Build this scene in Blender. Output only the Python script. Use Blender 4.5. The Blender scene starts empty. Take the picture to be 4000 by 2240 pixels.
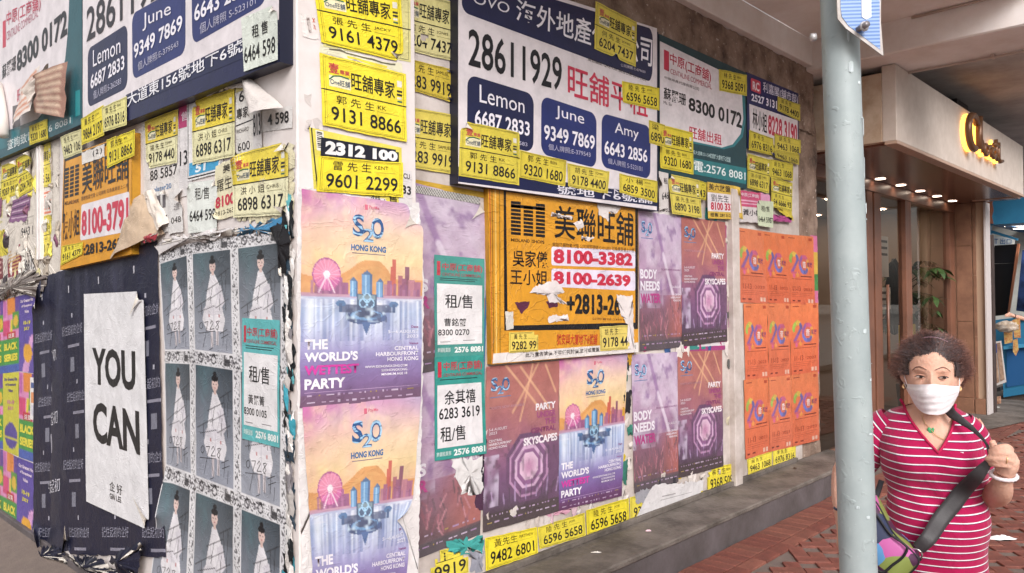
import bpy, bmesh, math, random
import numpy as np
from mathutils import Vector, Matrix
R = math.radians
sc = bpy.context.scene
col = sc.collection

# ------------------------------------------------------------------ camera
cam = bpy.data.cameras.new('camera')
cam.sensor_width = 36.0
cam.lens = 36.0 * 3003.4 / 4000.0
cam.clip_start = 0.05
cam.clip_end = 400
co = bpy.data.objects.new('camera', cam)
col.objects.link(co)
yaw, pitch, roll = R(43.6), R(0.817), R(-0.55)
fw = Vector((math.cos(yaw) * math.cos(pitch), math.sin(yaw) * math.cos(pitch), math.sin(pitch)))
rt = Vector((math.sin(yaw), -math.cos(yaw), 0))
up = rt.cross(fw)
rt2 = math.cos(roll) * rt + math.sin(roll) * up
up2 = -math.sin(roll) * rt + math.cos(roll) * up
m = Matrix((rt2, up2, -fw)).transposed().to_4x4()
m.translation = Vector((-1.6127, -2.70, 1.64))
co.matrix_world = m
sc.camera = co

# ------------------------------------------------------------------ world: overcast sky
w = bpy.data.worlds.new('World')
sc.world = w
w.use_nodes = True
nt = w.node_tree
nt.nodes.clear()
SUN_EL, SUN_AZ = R(34), R(236)      # direction towards the sun, azimuth from +X
sky = nt.nodes.new('ShaderNodeTexSky')
sky.sky_type = 'NISHITA'
sky.sun_disc = False
sky.sun_elevation = SUN_EL
sky.sun_rotation = math.pi / 2 - SUN_AZ
sky.dust_density = 5.0
sky.air_density = 1.0
hs = nt.nodes.new('ShaderNodeHueSaturation')
hs.inputs['Saturation'].default_value = 0.12
bg = nt.nodes.new('ShaderNodeBackground')
bg.inputs['Strength'].default_value = 0.15
wo = nt.nodes.new('ShaderNodeOutputWorld')
nt.links.new(sky.outputs[0], hs.inputs['Color'])
nt.links.new(hs.outputs[0], bg.inputs[0])
nt.links.new(bg.outputs[0], wo.inputs[0])
sun = bpy.data.lights.new('sun', 'SUN')
sun.energy = 1.2
sun.angle = R(28)
sun.color = (1.0, 0.965, 0.94)
so = bpy.data.objects.new('sun', sun)
col.objects.link(so)
sd = Vector((math.cos(SUN_EL) * math.cos(SUN_AZ), math.cos(SUN_EL) * math.sin(SUN_AZ), math.sin(SUN_EL)))
so.rotation_euler = sd.to_track_quat('Z', 'Y').to_euler()
sc.view_settings.view_transform = 'Standard'
sc.view_settings.look = 'None'
sc.view_settings.exposure = 0.4
sc.view_settings.gamma = 1
sc.render.engine = 'CYCLES'
sc.cycles.max_bounces = 6

# ------------------------------------------------------------------ helpers
def lin(h):
    h = h.lstrip('#')
    c = [int(h[i:i + 2], 16) / 255 for i in (0, 2, 4)]
    return tuple(x / 12.92 if x <= .04045 else ((x + .055) / 1.055) ** 2.4 for x in c)
HEX = {}
def C3(c):
    if isinstance(c, str):
        if c not in HEX: HEX[c] = lin(c)
        return HEX[c]
    return c

MATS = {}
def mat(name, color, rough=.6, bump=0, bscale=30, var=0, vscale=6, c2=None, metal=0, spec=.5, detail=6, coat=0):
    if name in MATS: return MATS[name]
    mt = bpy.data.materials.new(name)
    mt.use_nodes = True
    n = mt.node_tree.nodes
    l = mt.node_tree.links
    b = n['Principled BSDF']
    color = C3(color)
    b.inputs['Base Color'].default_value = (*color, 1)
    b.inputs['Roughness'].default_value = rough
    b.inputs['Metallic'].default_value = metal
    b.inputs['Specular IOR Level'].default_value = spec
    b.inputs['Coat Weight'].default_value = coat
    tc = n.new('ShaderNodeTexCoord')
    if var or c2:
        nz = n.new('ShaderNodeTexNoise')
        nz.inputs['Scale'].default_value = vscale
        nz.inputs['Detail'].default_value = detail
        nz.inputs['Roughness'].default_value = .65
        l.new(tc.outputs['Object'], nz.inputs['Vector'])
        rp = n.new('ShaderNodeValToRGB')
        rp.color_ramp.elements[0].position = .35
        rp.color_ramp.elements[1].position = .68
        cc = C3(c2) if c2 else tuple(x * (1 - var) for x in color)
        rp.color_ramp.elements[0].color = (*cc, 1)
        rp.color_ramp.elements[1].color = (*color, 1)
        l.new(nz.outputs[0], rp.inputs[0])
        l.new(rp.outputs[0], b.inputs['Base Color'])
    if bump:
        nb = n.new('ShaderNodeTexNoise')
        nb.inputs['Scale'].default_value = bscale
        nb.inputs['Detail'].default_value = 5
        l.new(tc.outputs['Object'], nb.inputs['Vector'])
        bp = n.new('ShaderNodeBump')
        bp.inputs['Strength'].default_value = bump
        bp.inputs['Distance'].default_value = .01
        l.new(nb.outputs[0], bp.inputs['Height'])
        l.new(bp.outputs[0], b.inputs['Normal'])
    MATS[name] = mt
    return mt

def emit(name, color, strength):
    mt = bpy.data.materials.new(name)
    mt.use_nodes = True
    b = mt.node_tree.nodes['Principled BSDF']
    b.inputs['Base Color'].default_value = (*C3(color), 1)
    b.inputs['Emission Color'].default_value = (*C3(color), 1)
    b.inputs['Emission Strength'].default_value = strength
    MATS[name] = mt
    return mt

def paper_mat(name, rough=.5, bump=.25, back=(.62, .56, .5), spec=.4, bscale=9, coat=0):
    mt = bpy.data.materials.new(name)
    mt.use_nodes = True
    n = mt.node_tree.nodes
    l = mt.node_tree.links
    b = n['Principled BSDF']
    b.inputs['Roughness'].default_value = rough
    b.inputs['Specular IOR Level'].default_value = spec
    b.inputs['Coat Weight'].default_value = coat
    b.inputs['Coat Roughness'].default_value = .25
    at = n.new('ShaderNodeAttribute')
    at.attribute_name = 'Col'
    geo = n.new('ShaderNodeNewGeometry')
    tc = n.new('ShaderNodeTexCoord')
    nz = n.new('ShaderNodeTexNoise')
    nz.inputs['Scale'].default_value = 7
    nz.inputs['Detail'].default_value = 8
    nz.inputs['Roughness'].default_value = .7
    l.new(tc.outputs['Object'], nz.inputs['Vector'])
    mr = n.new('ShaderNodeMapRange')
    mr.inputs['From Min'].default_value = .3
    mr.inputs['From Max'].default_value = .6
    mr.inputs['To Min'].default_value = .78
    mr.inputs['To Max'].default_value = 1.0
    l.new(nz.outputs[0], mr.inputs['Value'])
    mul = n.new('ShaderNodeMix')
    mul.data_type = 'RGBA'
    mul.blend_type = 'MULTIPLY'
    mul.inputs[0].default_value = 1
    l.new(at.outputs['Color'], mul.inputs[6])
    l.new(mr.outputs[0], mul.inputs[7])
    mx = n.new('ShaderNodeMix')
    mx.data_type = 'RGBA'
    l.new(geo.outputs['Backfacing'], mx.inputs[0])
    l.new(mul.outputs[2], mx.inputs[6])
    mx.inputs[7].default_value = (*back, 1)
    l.new(mx.outputs[2], b.inputs['Base Color'])
    nb = n.new('ShaderNodeTexNoise')
    nb.inputs['Scale'].default_value = bscale
    nb.inputs['Detail'].default_value = 3
    nb.inputs['Distortion'].default_value = 1.2
    l.new(tc.outputs['Object'], nb.inputs['Vector'])
    bp = n.new('ShaderNodeBump')
    bp.inputs['Strength'].default_value = bump
    bp.inputs['Distance'].default_value = .03
    l.new(nb.outputs[0], bp.inputs['Height'])
    nr = n.new('ShaderNodeTexNoise')
    nr.inputs['Scale'].default_value = bscale * .55
    nr.inputs['Detail'].default_value = 2
    nr.inputs['Distortion'].default_value = 2.5
    mp = n.new('ShaderNodeMapping'); mp.inputs['Scale'].default_value = (1, 1, 2.2)
    l.new(tc.outputs['Object'], mp.inputs[0]); l.new(mp.outputs[0], nr.inputs['Vector'])
    s1 = n.new('ShaderNodeMath'); s1.operation = 'SUBTRACT'; l.new(nr.outputs[0], s1.inputs[0]); s1.inputs[1].default_value = .5
    s2_ = n.new('ShaderNodeMath'); s2_.operation = 'ABSOLUTE'; l.new(s1.outputs[0], s2_.inputs[0])
    s3 = n.new('ShaderNodeMapRange'); s3.inputs['From Min'].default_value = 0; s3.inputs['From Max'].default_value = .025; s3.inputs['To Min'].default_value = 1; s3.inputs['To Max'].default_value = 0
    l.new(s2_.outputs[0], s3.inputs['Value'])
    b2 = n.new('ShaderNodeBump'); b2.inputs['Strength'].default_value = min(1, bump * 1.6); b2.inputs['Distance'].default_value = .004
    l.new(s3.outputs[0], b2.inputs['Height']); l.new(bp.outputs[0], b2.inputs['Normal'])
    l.new(b2.outputs[0], b.inputs['Normal'])
    MATS[name] = mt
    return mt
PAPER = paper_mat('printed_paper')
VINYL = paper_mat('printed_panel', rough=.35, bump=.06, bscale=3)
FILM = paper_mat('film_covered_panel', rough=.3, bump=.4, bscale=6, coat=.5)
GLOSS = paper_mat('glossy_paper', rough=.42, bump=.22, bscale=8)

def tag(o, label=None, cat=None, group=None, kind=None):
    if label: o['label'] = label
    if cat: o['category'] = cat
    if group: o['group'] = group
    if kind: o['kind'] = kind
    return o

def link(name, me, parent=None, mt=None):
    o = bpy.data.objects.new(name, me)
    col.objects.link(o)
    if parent: o.parent = parent
    if mt and not me.materials: me.materials.append(mt)
    return o

def mesh(name, verts, faces, mt, parent=None, smooth=False, colors=None):
    me = bpy.data.meshes.new(name)
    me.from_pydata([tuple(v) for v in verts], [], faces)
    if colors is not None:
        a = me.color_attributes.new('Col', 'FLOAT_COLOR', 'POINT')
        a.data.foreach_set('color', np.asarray(colors, dtype=np.float32).ravel())
    if smooth:
        me.polygons.foreach_set('use_smooth', [True] * len(me.polygons))
    me.update()
    return link(name, me, parent, mt)

def thing(name, loc=(0, 0, 0), label=None, cat=None, group=None, rotz=0):
    o = bpy.data.objects.new(name, None)
    o.empty_display_size = .1
    col.objects.link(o)
    o.location = loc
    o.rotation_euler = (0, 0, rotz)
    return tag(o, label, cat, group)

def box(name, x0, x1, y0, y1, z0, z1, mt, parent=None, bev=.004, kind=None):
    bm = bmesh.new()
    bmesh.ops.create_cube(bm, size=1)
    for v in bm.verts:
        v.co = Vector(((x0 + x1) / 2 + v.co.x * (x1 - x0), (y0 + y1) / 2 + v.co.y * (y1 - y0), (z0 + z1) / 2 + v.co.z * (z1 - z0)))
    if bev: bmesh.ops.bevel(bm, geom=bm.edges[:], offset=bev, segments=1, affect='EDGES')
    me = bpy.data.meshes.new(name)
    bm.to_mesh(me)
    bm.free()
    o = link(name, me, parent, mt)
    if kind: o['kind'] = kind
    return o

def tube(name, pts, rad, mt, parent=None, seg=10, closed=False):
    pts = [Vector(p) for p in pts]
    rs = rad if isinstance(rad, (list, tuple)) else [rad] * len(pts)
    V, F = [], []
    n = len(pts)
    prev = None
    for i, p in enumerate(pts):
        d = (pts[(i + 1) % n if closed else min(i + 1, n - 1)] - pts[(i - 1) % n if closed else max(i - 1, 0)]).normalized()
        if prev is None:
            a = d.orthogonal().normalized()
        else:
            a = (prev - d * prev.dot(d)).normalized()
        prev = a
        b = d.cross(a)
        for k in range(seg):
            t = 2 * math.pi * k / seg
            V.append(p + (a * math.cos(t) + b * math.sin(t)) * rs[i])
    for i in range(n if closed else n - 1):
        j = (i + 1) % n
        for k in range(seg):
            F.append((i * seg + k, i * seg + (k + 1) % seg, j * seg + (k + 1) % seg, j * seg + k))
    if not closed:
        F.append(tuple(range(seg))[::-1])
        F.append(tuple((n - 1) * seg + k for k in range(seg)))
    return mesh(name, V, F, mt, parent, True)

def vnoise(x, y, seed=0):
    xi, yi = np.floor(x).astype(int), np.floor(y).astype(int)
    xf, yf = x - xi, y - yi
    def h(a, b):
        n = (a * 374761393 + b * 668265263 + seed * 974711) & 0x7fffffff
        n = ((n ^ (n >> 13)) * 1274126177) & 0x7fffffff
        return ((n ^ (n >> 16)) & 0xffff) / 65535.0
    u, v = xf * xf * (3 - 2 * xf), yf * yf * (3 - 2 * yf)
    return (h(xi, yi) * (1 - u) + h(xi + 1, yi) * u) * (1 - v) + (h(xi, yi + 1) * (1 - u) + h(xi + 1, yi + 1) * u) * v
def fbm(x, y, seed=0, o=4):
    s = 0; a = .5; t = 0
    for i in range(o):
        s = s + a * vnoise(x * 2 ** i, y * 2 ** i, seed + i); t += a; a *= .5
    return s / t

# glyph outlines -> flat triangles in a unit box
TXT = {}
def text2d(s, bold=0.0, cut=0):
    if any(ord(ch) > 0x2e80 for ch in s): bold = min(bold, .010)
    k = (s, bold, cut)
    if k in TXT: return TXT[k]
    cu = bpy.data.curves.new('t', 'FONT')
    cu.body = s
    cu.resolution_u = 3
    cu.offset = bold
    cu.space_line = .92
    ob = bpy.data.objects.new('t', cu)
    me = ob.to_mesh()
    nv = len(me.vertices)
    a = np.empty(nv * 3); me.vertices.foreach_get('co', a)
    a = a.reshape(-1, 3)[:, :2]
    if nv:
        mn, mx = a.min(0), a.max(0)
        if cut:
            bm = bmesh.new(); bm.from_mesh(me)
            for ax in (0, 1):
                n = cut if ax else max(1, int(cut * (mx[0] - mn[0]) / (mx[1] - mn[1])))
                for i in range(1, n):
                    c = mn[ax] + (mx[ax] - mn[ax]) * i / n
                    bmesh.ops.bisect_plane(bm, geom=bm.verts[:] + bm.edges[:] + bm.faces[:], plane_co=(c, 0, 0) if ax == 0 else (0, c, 0), plane_no=(1, 0, 0) if ax == 0 else (0, 1, 0))
            a = np.array([v.co[:2] for v in bm.verts])
            bm.verts.index_update()
            F = [[v.index for v in f.verts] for f in bm.faces]
            bm.free()
        else:
            F = [list(p.vertices) for p in me.polygons]
        a = (a - mn) / (mx - mn)
    else:
        F = []
    ob.to_mesh_clear()
    bpy.data.objects.remove(ob); bpy.data.curves.remove(cu)
    a = np.column_stack([a[:, 0], 1 - a[:, 1]]) if nv else np.zeros((0, 2))
    TXT[k] = (a, F)
    return TXT[k]

# ------------------------------------------------------------------ walls that carry paper
WALL = {'R': ('y', .14), 'Rn': ('y', .079), 'Ro': ('y', .110), 'Rc': ('y', .12), 'Rb': ('y', .115), 'P': ('y', 0.), 'L': ('x', 0.), 'L1': ('x', -.05), 'L2': ('x', -.061), 'L3': ('x', -.045)}
def to3(wall, u, z, off):
    ax, v = WALL[wall]
    if ax == 'y': return np.stack([u, np.full_like(u, v) - off, z], -1)
    return np.stack([np.full_like(u, v) - off, u, z], -1)

class Canvas:
    """numpy picture painted in the sheet's own s,t coordinates (0..1, t down)."""
    def __init__(s, w, h, c='#ffffff'):
        s.w, s.h = w, h
        s.T, s.S = np.meshgrid(np.linspace(0, 1, h), np.linspace(0, 1, w), indexing='ij')
        s.asp = 1.0
        s.a = np.ones((h, w, 3)) * np.array(C3(c))
    def put(s, m, c, al=1.0):
        m = (np.clip(m, 0, 1) * al)[..., None]
        s.a = s.a * (1 - m) + np.array(C3(c)) * m
    def grad(s, stops, along=None, x=None):
        x = s.T if x is None else x
        ps = [p for p, c in stops]; cs = np.array([C3(c) for p, c in stops])
        g = np.stack([np.interp(x, ps, cs[:, i]) for i in range(3)], -1)
        s.a = g
    def rect(s, a, b, c, d, colr, al=1): s.put(((s.S >= a) & (s.S <= c) & (s.T >= b) & (s.T <= d)).astype(float), colr, al)
    def ell(s, x, y, rx, ry, colr, al=1, soft=0.0):
        d = np.sqrt(((s.S - x) / rx) ** 2 + ((s.T - y) / ry) ** 2)
        s.put(np.clip((1 - d) / soft, 0, 1) if soft else (d < 1).astype(float), colr, al)
    def ring(s, x, y, rx, ry, wd, colr, al=1):
        d = np.sqrt(((s.S - x) / rx) ** 2 + ((s.T - y) / ry) ** 2)
        s.put((np.abs(d - 1) < wd).astype(float), colr, al)
    def poly(s, pts, colr, al=1):
        ins = np.zeros(s.S.shape, bool)
        n = len(pts)
        for i in range(n):
            x1, y1 = pts[i]; x2, y2 = pts[(i + 1) % n]
            if y1 == y2: continue
            c = ((s.T > min(y1, y2)) & (s.T <= max(y1, y2)) & (s.S < (s.T - y1) * (x2 - x1) / (y2 - y1) + x1))
            ins ^= c
        s.put(ins.astype(float), colr, al)
    def seg(s, x1, y1, x2, y2, wd, colr, al=1):
        dx, dy = (x2 - x1), (y2 - y1) * s.asp
        L = dx * dx + dy * dy + 1e-9
        px, py = s.S - x1, (s.T - y1) * s.asp
        t = np.clip((px * dx + py * dy) / L, 0, 1)
        d = np.sqrt((px - t * dx) ** 2 + (py - t * dy) ** 2)
        s.put(np.clip((wd - d) / (wd * .5) , 0, 1), colr, al)
    def sample(s, u, v):
        x = np.clip(u * (s.w - 1), 0, s.w - 1).round().astype(int)
        y = np.clip(v * (s.h - 1), 0, s.h - 1).round().astype(int)
        return s.a[y, x]

COUNT = [0]
def sheet(name, wq, lay, label, cat, paint=None, base='#f2f0ee', ops=(), wr=.0016, curl=(), res=None, seed=None, group=None, parent=None, mt=None, rip=.0, bite=(), lo=None, fold=None, tilt=0):
    """one sheet of paper (or printed panel) on a wall: warped grid + print, a single mesh."""
    wall, q = wq
    COUNT[0] += 1
    sd = seed if seed is not None else COUNT[0] * 7
    q = np.array(q, float)
    Wm = (np.linalg.norm(q[1] - q[0]) + np.linalg.norm(q[2] - q[3])) / 2
    Hm = (np.linalg.norm(q[3] - q[0]) + np.linalg.norm(q[2] - q[1])) / 2
    if paint is not None:
        nu, nv = paint.w - 1, paint.h - 1
    else:
        cell = res or .016
        nu, nv = max(6, int(Wm / cell)), max(6, int(Hm / cell))
    T, S = np.meshgrid(np.linspace(0, 1, nv + 1), np.linspace(0, 1, nu + 1), indexing='ij')
    off0 = .0015 + .0024 * lay
    def surf(s, t):
        u = (1 - t) * ((1 - s) * q[0, 0] + s * q[1, 0]) + t * ((1 - s) * q[3, 0] + s * q[2, 0])
        z = (1 - t) * ((1 - s) * q[0, 1] + s * q[1, 1]) + t * ((1 - s) * q[3, 1] + s * q[2, 1])
        x, y = s * Wm, t * Hm
        h = off0 + wr * (fbm(x * 7 + sd, y * 7, sd, 2) - .5) * 2
        if rip:
            ed = np.minimum(np.minimum(s, 1 - s) * Wm, np.minimum(t, 1 - t) * Hm)
            e = np.exp(-ed / .02)
            u = u + rip * e * (vnoise(x * 23, y * 23, sd + 3) - .5)
            z = z + rip * e * (vnoise(x * 23, y * 23, sd + 9) - .5)
        for (cs, ct, rad, ht) in curl:
            d = np.sqrt(((s - cs) * Wm) ** 2 + ((t - ct) * Hm) ** 2)
            k = np.clip(1 - d / rad, 0, 1)
            h = h + ht * k ** 1.6
            u = u + (q[:, 0].mean() - u) * .35 * k ** 2
            z = z + (q[:, 1].mean() - z) * .25 * k ** 2
        if tilt: h = h + tilt * (1 - t)
        if fold:
            fs, amp, fr = fold
            h = h + amp * (np.sin(s * fr + 2 * t + sd) * .5 + .5) * np.clip(t * 1.4, 0, 1)
        return u, z, h
    u, z, h = surf(S, T)
    P = to3(wall, u, z, h)
    V = P.reshape(-1, 3)
    keep = np.ones((nv, nu), bool)
    for (bs, bt, br) in bite:
        sc_, tc_ = (S[:-1, :-1] + S[1:, 1:]) / 2, (T[:-1, :-1] + T[1:, 1:]) / 2
        d = np.sqrt(((sc_ - bs) * Wm) ** 2 + ((tc_ - bt) * Hm) ** 2)
        keep &= d > br * (.55 + .9 * fbm(sc_ * Wm * 25, tc_ * Hm * 25, sd + 5, 3))
    F = []
    W1 = nu + 1
    ii, jj = np.nonzero(keep)
    a = ii * W1 + jj
    F = np.stack([a, a + W1, a + W1 + 1, a + 1], -1).tolist()
    if paint is not None:
        cc = paint.a[::1].reshape(-1, 3)
    else:
        cc = np.tile(np.array(C3(base)), (len(V), 1))
    allV, allC, off = [V], [cc], len(V)
    rt_ = random.Random(sd * 3 + 1)
    fade, dim_ = rt_.uniform(0, .13) if label else 0, rt_.uniform(.90, 1.0) if label else 1
    # grid normals by finite differences, for raising the ink just above the paper
    def onsurf(st, k):
        s_, t_ = np.clip(st[:, 0], -.2, 1.2), np.clip(st[:, 1], -.2, 1.2)
        fi, fj = np.clip(t_ * nv, 0, nv - 1e-6), np.clip(s_ * nu, 0, nu - 1e-6)
        i0, j0 = fi.astype(int), fj.astype(int)
        a_, b_ = (fi - i0)[:, None], (fj - j0)[:, None]
        p00, p01, p10, p11 = P[i0, j0], P[i0, j0 + 1], P[i0 + 1, j0], P[i0 + 1, j0 + 1]
        p = (1 - a_) * ((1 - b_) * p00 + b_ * p01) + a_ * ((1 - b_) * p10 + b_ * p11)
        n = np.cross(p10 - p00, p01 - p00)
        n /= np.linalg.norm(n, axis=1)[:, None] + 1e-12
        ok = keep[i0, j0]
        return p + n * (.0006 + .0005 * k), ok
    def add(v3, faces, c):
        nonlocal off
        allV.append(v3); allC.append(np.tile(np.array(C3(c)), (len(v3), 1)))
        F.extend([[i + off for i in f] for f in faces])
        off += len(v3)
    def strip(p, q2, wd, c, k):
        n = max(1, int(math.hypot((q2[0] - p[0]) * Wm, (q2[1] - p[1]) * Hm) / .02))
        dx, dy = (q2[0] - p[0]) * Wm, (q2[1] - p[1]) * Hm
        L = math.hypot(dx, dy) or 1
        nx, ny = -dy / L * wd / 2 / Wm, dx / L * wd / 2 / Hm
        st = []
        for i in range(n + 1):
            f = i / n
            x, y = p[0] + (q2[0] - p[0]) * f, p[1] + (q2[1] - p[1]) * f
            st += [(x + nx, y + ny), (x - nx, y - ny)]
        v3, ok = onsurf(np.array(st), k)
        fs = [[2 * i, 2 * i + 1, 2 * i + 3, 2 * i + 2][::-1] for i in range(n) if ok[2 * i] and ok[2 * i + 3]]
        add(v3, fs, c)
    for k, op in enumerate(ops):
        t = op[0]
        if t in ('t', 'tv'):
            _, s, a0, b0, a1, b1, c = op[:7]
            bold = op[7] if len(op) > 7 else 0
            hm = abs(b1 - b0) * Hm
            st, fs = text2d(s, bold, int(hm / .03) if hm > .05 and wr > 0 else 0)
            if not len(st): continue
            st2 = np.column_stack([a0 + st[:, 0] * (a1 - a0), b0 + st[:, 1] * (b1 - b0)])
            v3, ok = onsurf(st2, 2)
            add(v3, [f for f in fs if ok[f].all()], c)
        elif t == 'r':
            _, a0, b0, a1, b1, c = op[:6]
            n1, n2 = max(1, int(abs(a1 - a0) * Wm / .02)), max(1, int(abs(b1 - b0) * Hm / .02))
            if wr == 0: n1 = n2 = 1
            g = np.array([(a0 + (a1 - a0) * i / n1, b0 + (b1 - b0) * j / n2) for j in range(n2 + 1) for i in range(n1 + 1)])
            v3, ok = onsurf(g, op[6] if len(op) > 6 else 0)
            fs = []
            for j in range(n2):
                for i in range(n1):
                    a_ = j * (n1 + 1) + i
                    f = [a_, a_ + n1 + 1, a_ + n1 + 2, a_ + 1]
                    if ok[f].all(): fs.append(f)
            add(v3, fs, c)
        elif t == 'f':
            _, a0, b0, a1, b1, wd, c = op
            for p_, q_ in (((a0, b0), (a1, b0)), ((a1, b0), (a1, b1)), ((a1, b1), (a0, b1)), ((a0, b1), (a0, b0))):
                strip(p_, q_, wd, c, 1)
        elif t == 'l':
            _, pl, wd, c = op
            for p_, q_ in zip(pl, pl[1:]): strip(p_, q_, wd, c, 1)
        elif t == 'p':
            _, pl, c = op[:3]
            st = np.array(pl)
            v3, ok = onsurf(st, op[3] if len(op) > 3 else 1)
            A = sum(pl[i][0] * pl[(i + 1) % len(pl)][1] - pl[(i + 1) % len(pl)][0] * pl[i][1] for i in range(len(pl)))
            f = list(range(len(pl)))
            add(v3, [f if A < 0 else f[::-1]], c)
        elif t in ('T', 'Q', 'RR', 'PP'):       # measured straight on the flat panel
            wk = op[-1] if False else None
            if t == 'T':
                _, s, qq, c = op[:4]
                st, fs = text2d(s, op[4] if len(op) > 4 else 0)
                if not len(st): continue
            elif t == 'Q':
                _, qq, c = op[:3]
                st, fs = np.array([(0, 0), (0, 1), (1, 1), (1, 0)], float), [[0, 1, 2, 3]]
            elif t == 'RR':
                _, qq, c, rr = op[:4]
                qa = np.array(qq, float)
                w_, h_ = np.linalg.norm(qa[1] - qa[0]), np.linalg.norm(qa[3] - qa[0])
                ra, rb = rr / w_, rr / h_
                st = []
                for cx, cy, a0 in ((ra, rb, -90), (ra, 1 - rb, 180), (1 - ra, 1 - rb, 90), (1 - ra, rb, 0)):
                    for i in range(7):
                        an = R(a0 - i * 15)
                        st.append((cx + ra * math.cos(an), cy + rb * math.sin(an)))
                st = np.array(st)
                fs = [list(range(len(st)))]
            else:
                _, qq, c = op[:3]
                qa = np.array(qq, float)
                kk = op[3] if len(op) > 3 else 1
                v3 = to3(wall, qa[:, 0], qa[:, 1], np.full(len(qa), off0 + .0006 + .0005 * kk))
                vv = v3[:, [0, 2]] if WALL[wall][0] == 'y' else np.column_stack([-v3[:, 1], v3[:, 2]])
                A = sum(vv[i][0] * vv[(i + 1) % len(vv)][1] - vv[(i + 1) % len(vv)][0] * vv[i][1] for i in range(len(vv)))
                f = list(range(len(vv)))
                add(v3, [f if A > 0 else f[::-1]], c)
                continue
            qa = np.array(qq, float)
            s_, t_ = st[:, 0], st[:, 1]
            uz = ((1 - t_) * (1 - s_))[:, None] * qa[0] + ((1 - t_) * s_)[:, None] * qa[1] + (t_ * s_)[:, None] * qa[2] + (t_ * (1 - s_))[:, None] * qa[3]
            kk = {'T': 5, 'RR': 1, 'Q': 0}[t]
            if t != 'T' and len(op) > (4 if t == 'RR' else 3): kk = op[-1]
            v3 = to3(wall, uz[:, 0], uz[:, 1], np.full(len(uz), off0 + .0006 + .0005 * kk))
            add(v3, fs, c)
    V = np.concatenate(allV)
    Cc = np.concatenate(allC)
    if fade:
        gy = (Cc @ np.array([.3, .5, .2]))[:, None] * .6 + .4 * .45
        Cc = (Cc * (1 - fade) + gy * np.array([1.04, 1.0, .93]) * fade) * dim_
    me = bpy.data.meshes.new(name)
    me.vertices.add(len(V)); me.vertices.foreach_set('co', V.astype(np.float32).ravel())
    ls = np.array([len(f) for f in F]); li = np.fromiter((i for f in F for i in f), dtype=np.int32)
    me.loops.add(len(li)); me.loops.foreach_set('vertex_index', li)
    me.polygons.add(len(F))
    me.polygons.foreach_set('loop_start', np.concatenate([[0], np.cumsum(ls)[:-1]]).astype(np.int32))
    me.update(calc_edges=True)
    at = me.color_attributes.new('Col', 'FLOAT_COLOR', 'POINT')
    at.data.foreach_set('color', np.column_stack([Cc, np.ones(len(Cc))]).astype(np.float32).ravel())
    me.validate()
    o = link(name, me, parent, mt or PAPER)
    if label: tag(o, label, cat, group)
    return o

ACC = {}
def flush(key, name, kind='stuff', label=None, cat=None):
    V, F, Cc = ACC.pop(key)
    o = mesh(name, V, F, PAPER, None, True, Cc)
    tag(o, label, cat, None, kind); return o
def scrap(name, wall, poly, lay, c, label, cat, group=None, rough=.006, h=.0, seed=0, ops=(), thick=0, into=None):
    """a torn bit of paper with a ragged outline, bulging h off the wall in its middle."""
    rnd = random.Random(seed + 11)
    P2 = []
    n = len(poly)
    for i in range(n):
        a, b = poly[i], poly[(i + 1) % n]
        L = math.hypot(b[0] - a[0], b[1] - a[1]); k = max(1, int(L / .015))
        for j in range(k):
            f = j / k
            P2.append((a[0] + (b[0] - a[0]) * f + rnd.uniform(-rough, rough), a[1] + (b[1] - a[1]) * f + rnd.uniform(-rough, rough)))
    cx = sum(p[0] for p in P2) / len(P2); cz = sum(p[1] for p in P2) / len(P2)
    V, F = [], []
    m = len(P2)
    rings = 4
    base = .0015 + .0024 * lay
    for r in range(rings):
        f = 1 - r / rings
        for i, p in enumerate(P2):
            hh = h * (1 - f) ** .8 + (rnd.uniform(0, .25) * h if r == 0 else rnd.uniform(-.12, .12) * h)
            V.append((cx + (p[0] - cx) * f, cz + (p[1] - cz) * f, base + max(0, hh)))
    V.append((cx, cz, base + h))
    uu = np.array(V)
    v3 = to3(wall, uu[:, 0], uu[:, 1], uu[:, 2])
    flip = 1
    A = sum(P2[i][0] * P2[(i + 1) % m][1] - P2[(i + 1) % m][0] * P2[i][1] for i in range(m))
    if WALL[wall][0] == 'x': A = -A
    for r in range(rings - 1):
        for i in range(m):
            f = (r * m + i, r * m + (i + 1) % m, (r + 1) * m + (i + 1) % m, (r + 1) * m + i)
            F.append(f if A > 0 else f[::-1])
    for i in range(m):
        f = ((rings - 1) * m + i, (rings - 1) * m + (i + 1) % m, rings * m)
        F.append(f if A > 0 else f[::-1])
    c0 = np.array(C3(c))
    cols = np.array([[*(c0 * rnd.uniform(.93, 1.0)), 1] for _ in V])
    if into:
        A_ = ACC.setdefault(into, ([], [], [])); k0 = len(A_[0])
        A_[0].extend([tuple(p) for p in v3]); A_[1].extend([tuple(i + k0 for i in f) for f in F]); A_[2].extend(cols.tolist())
        return
    o = mesh(name, v3, F, PAPER, None, True, cols)
    tag(o, label, cat, group)
    return o

# ================================================================== the setting
def gz(x): 
    t = min(1, max(0, (x - 5) / 4)); return -.13 * t * t * (3 - 2 * t)
M_white = mat('painted_plaster', '#d6cbc6', .75, .3, 18, c2='#a99b92', vscale=3.2)
M_whiteclean = mat('white_plaster', '#e0d8d6', .7, .18, 14, c2='#cfc4c0', vscale=4)
M_pinkwhite = mat('soffit_paint', '#efe7e4', .85, .5, 7, c2='#dccfc8', vscale=2.2)
M_dark = mat('dark_plinth_paint', '#665e60', .7, .5, 22, c2='#4d4645', vscale=3)
M_conc = mat('ledge_concrete', '#7d736c', .85, .9, 40, c2='#4d453f', vscale=3.6)
M_mortar = mat('mortar', '#75675f', .95, .5, 80, c2='#6a5d57', vscale=12)

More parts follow.
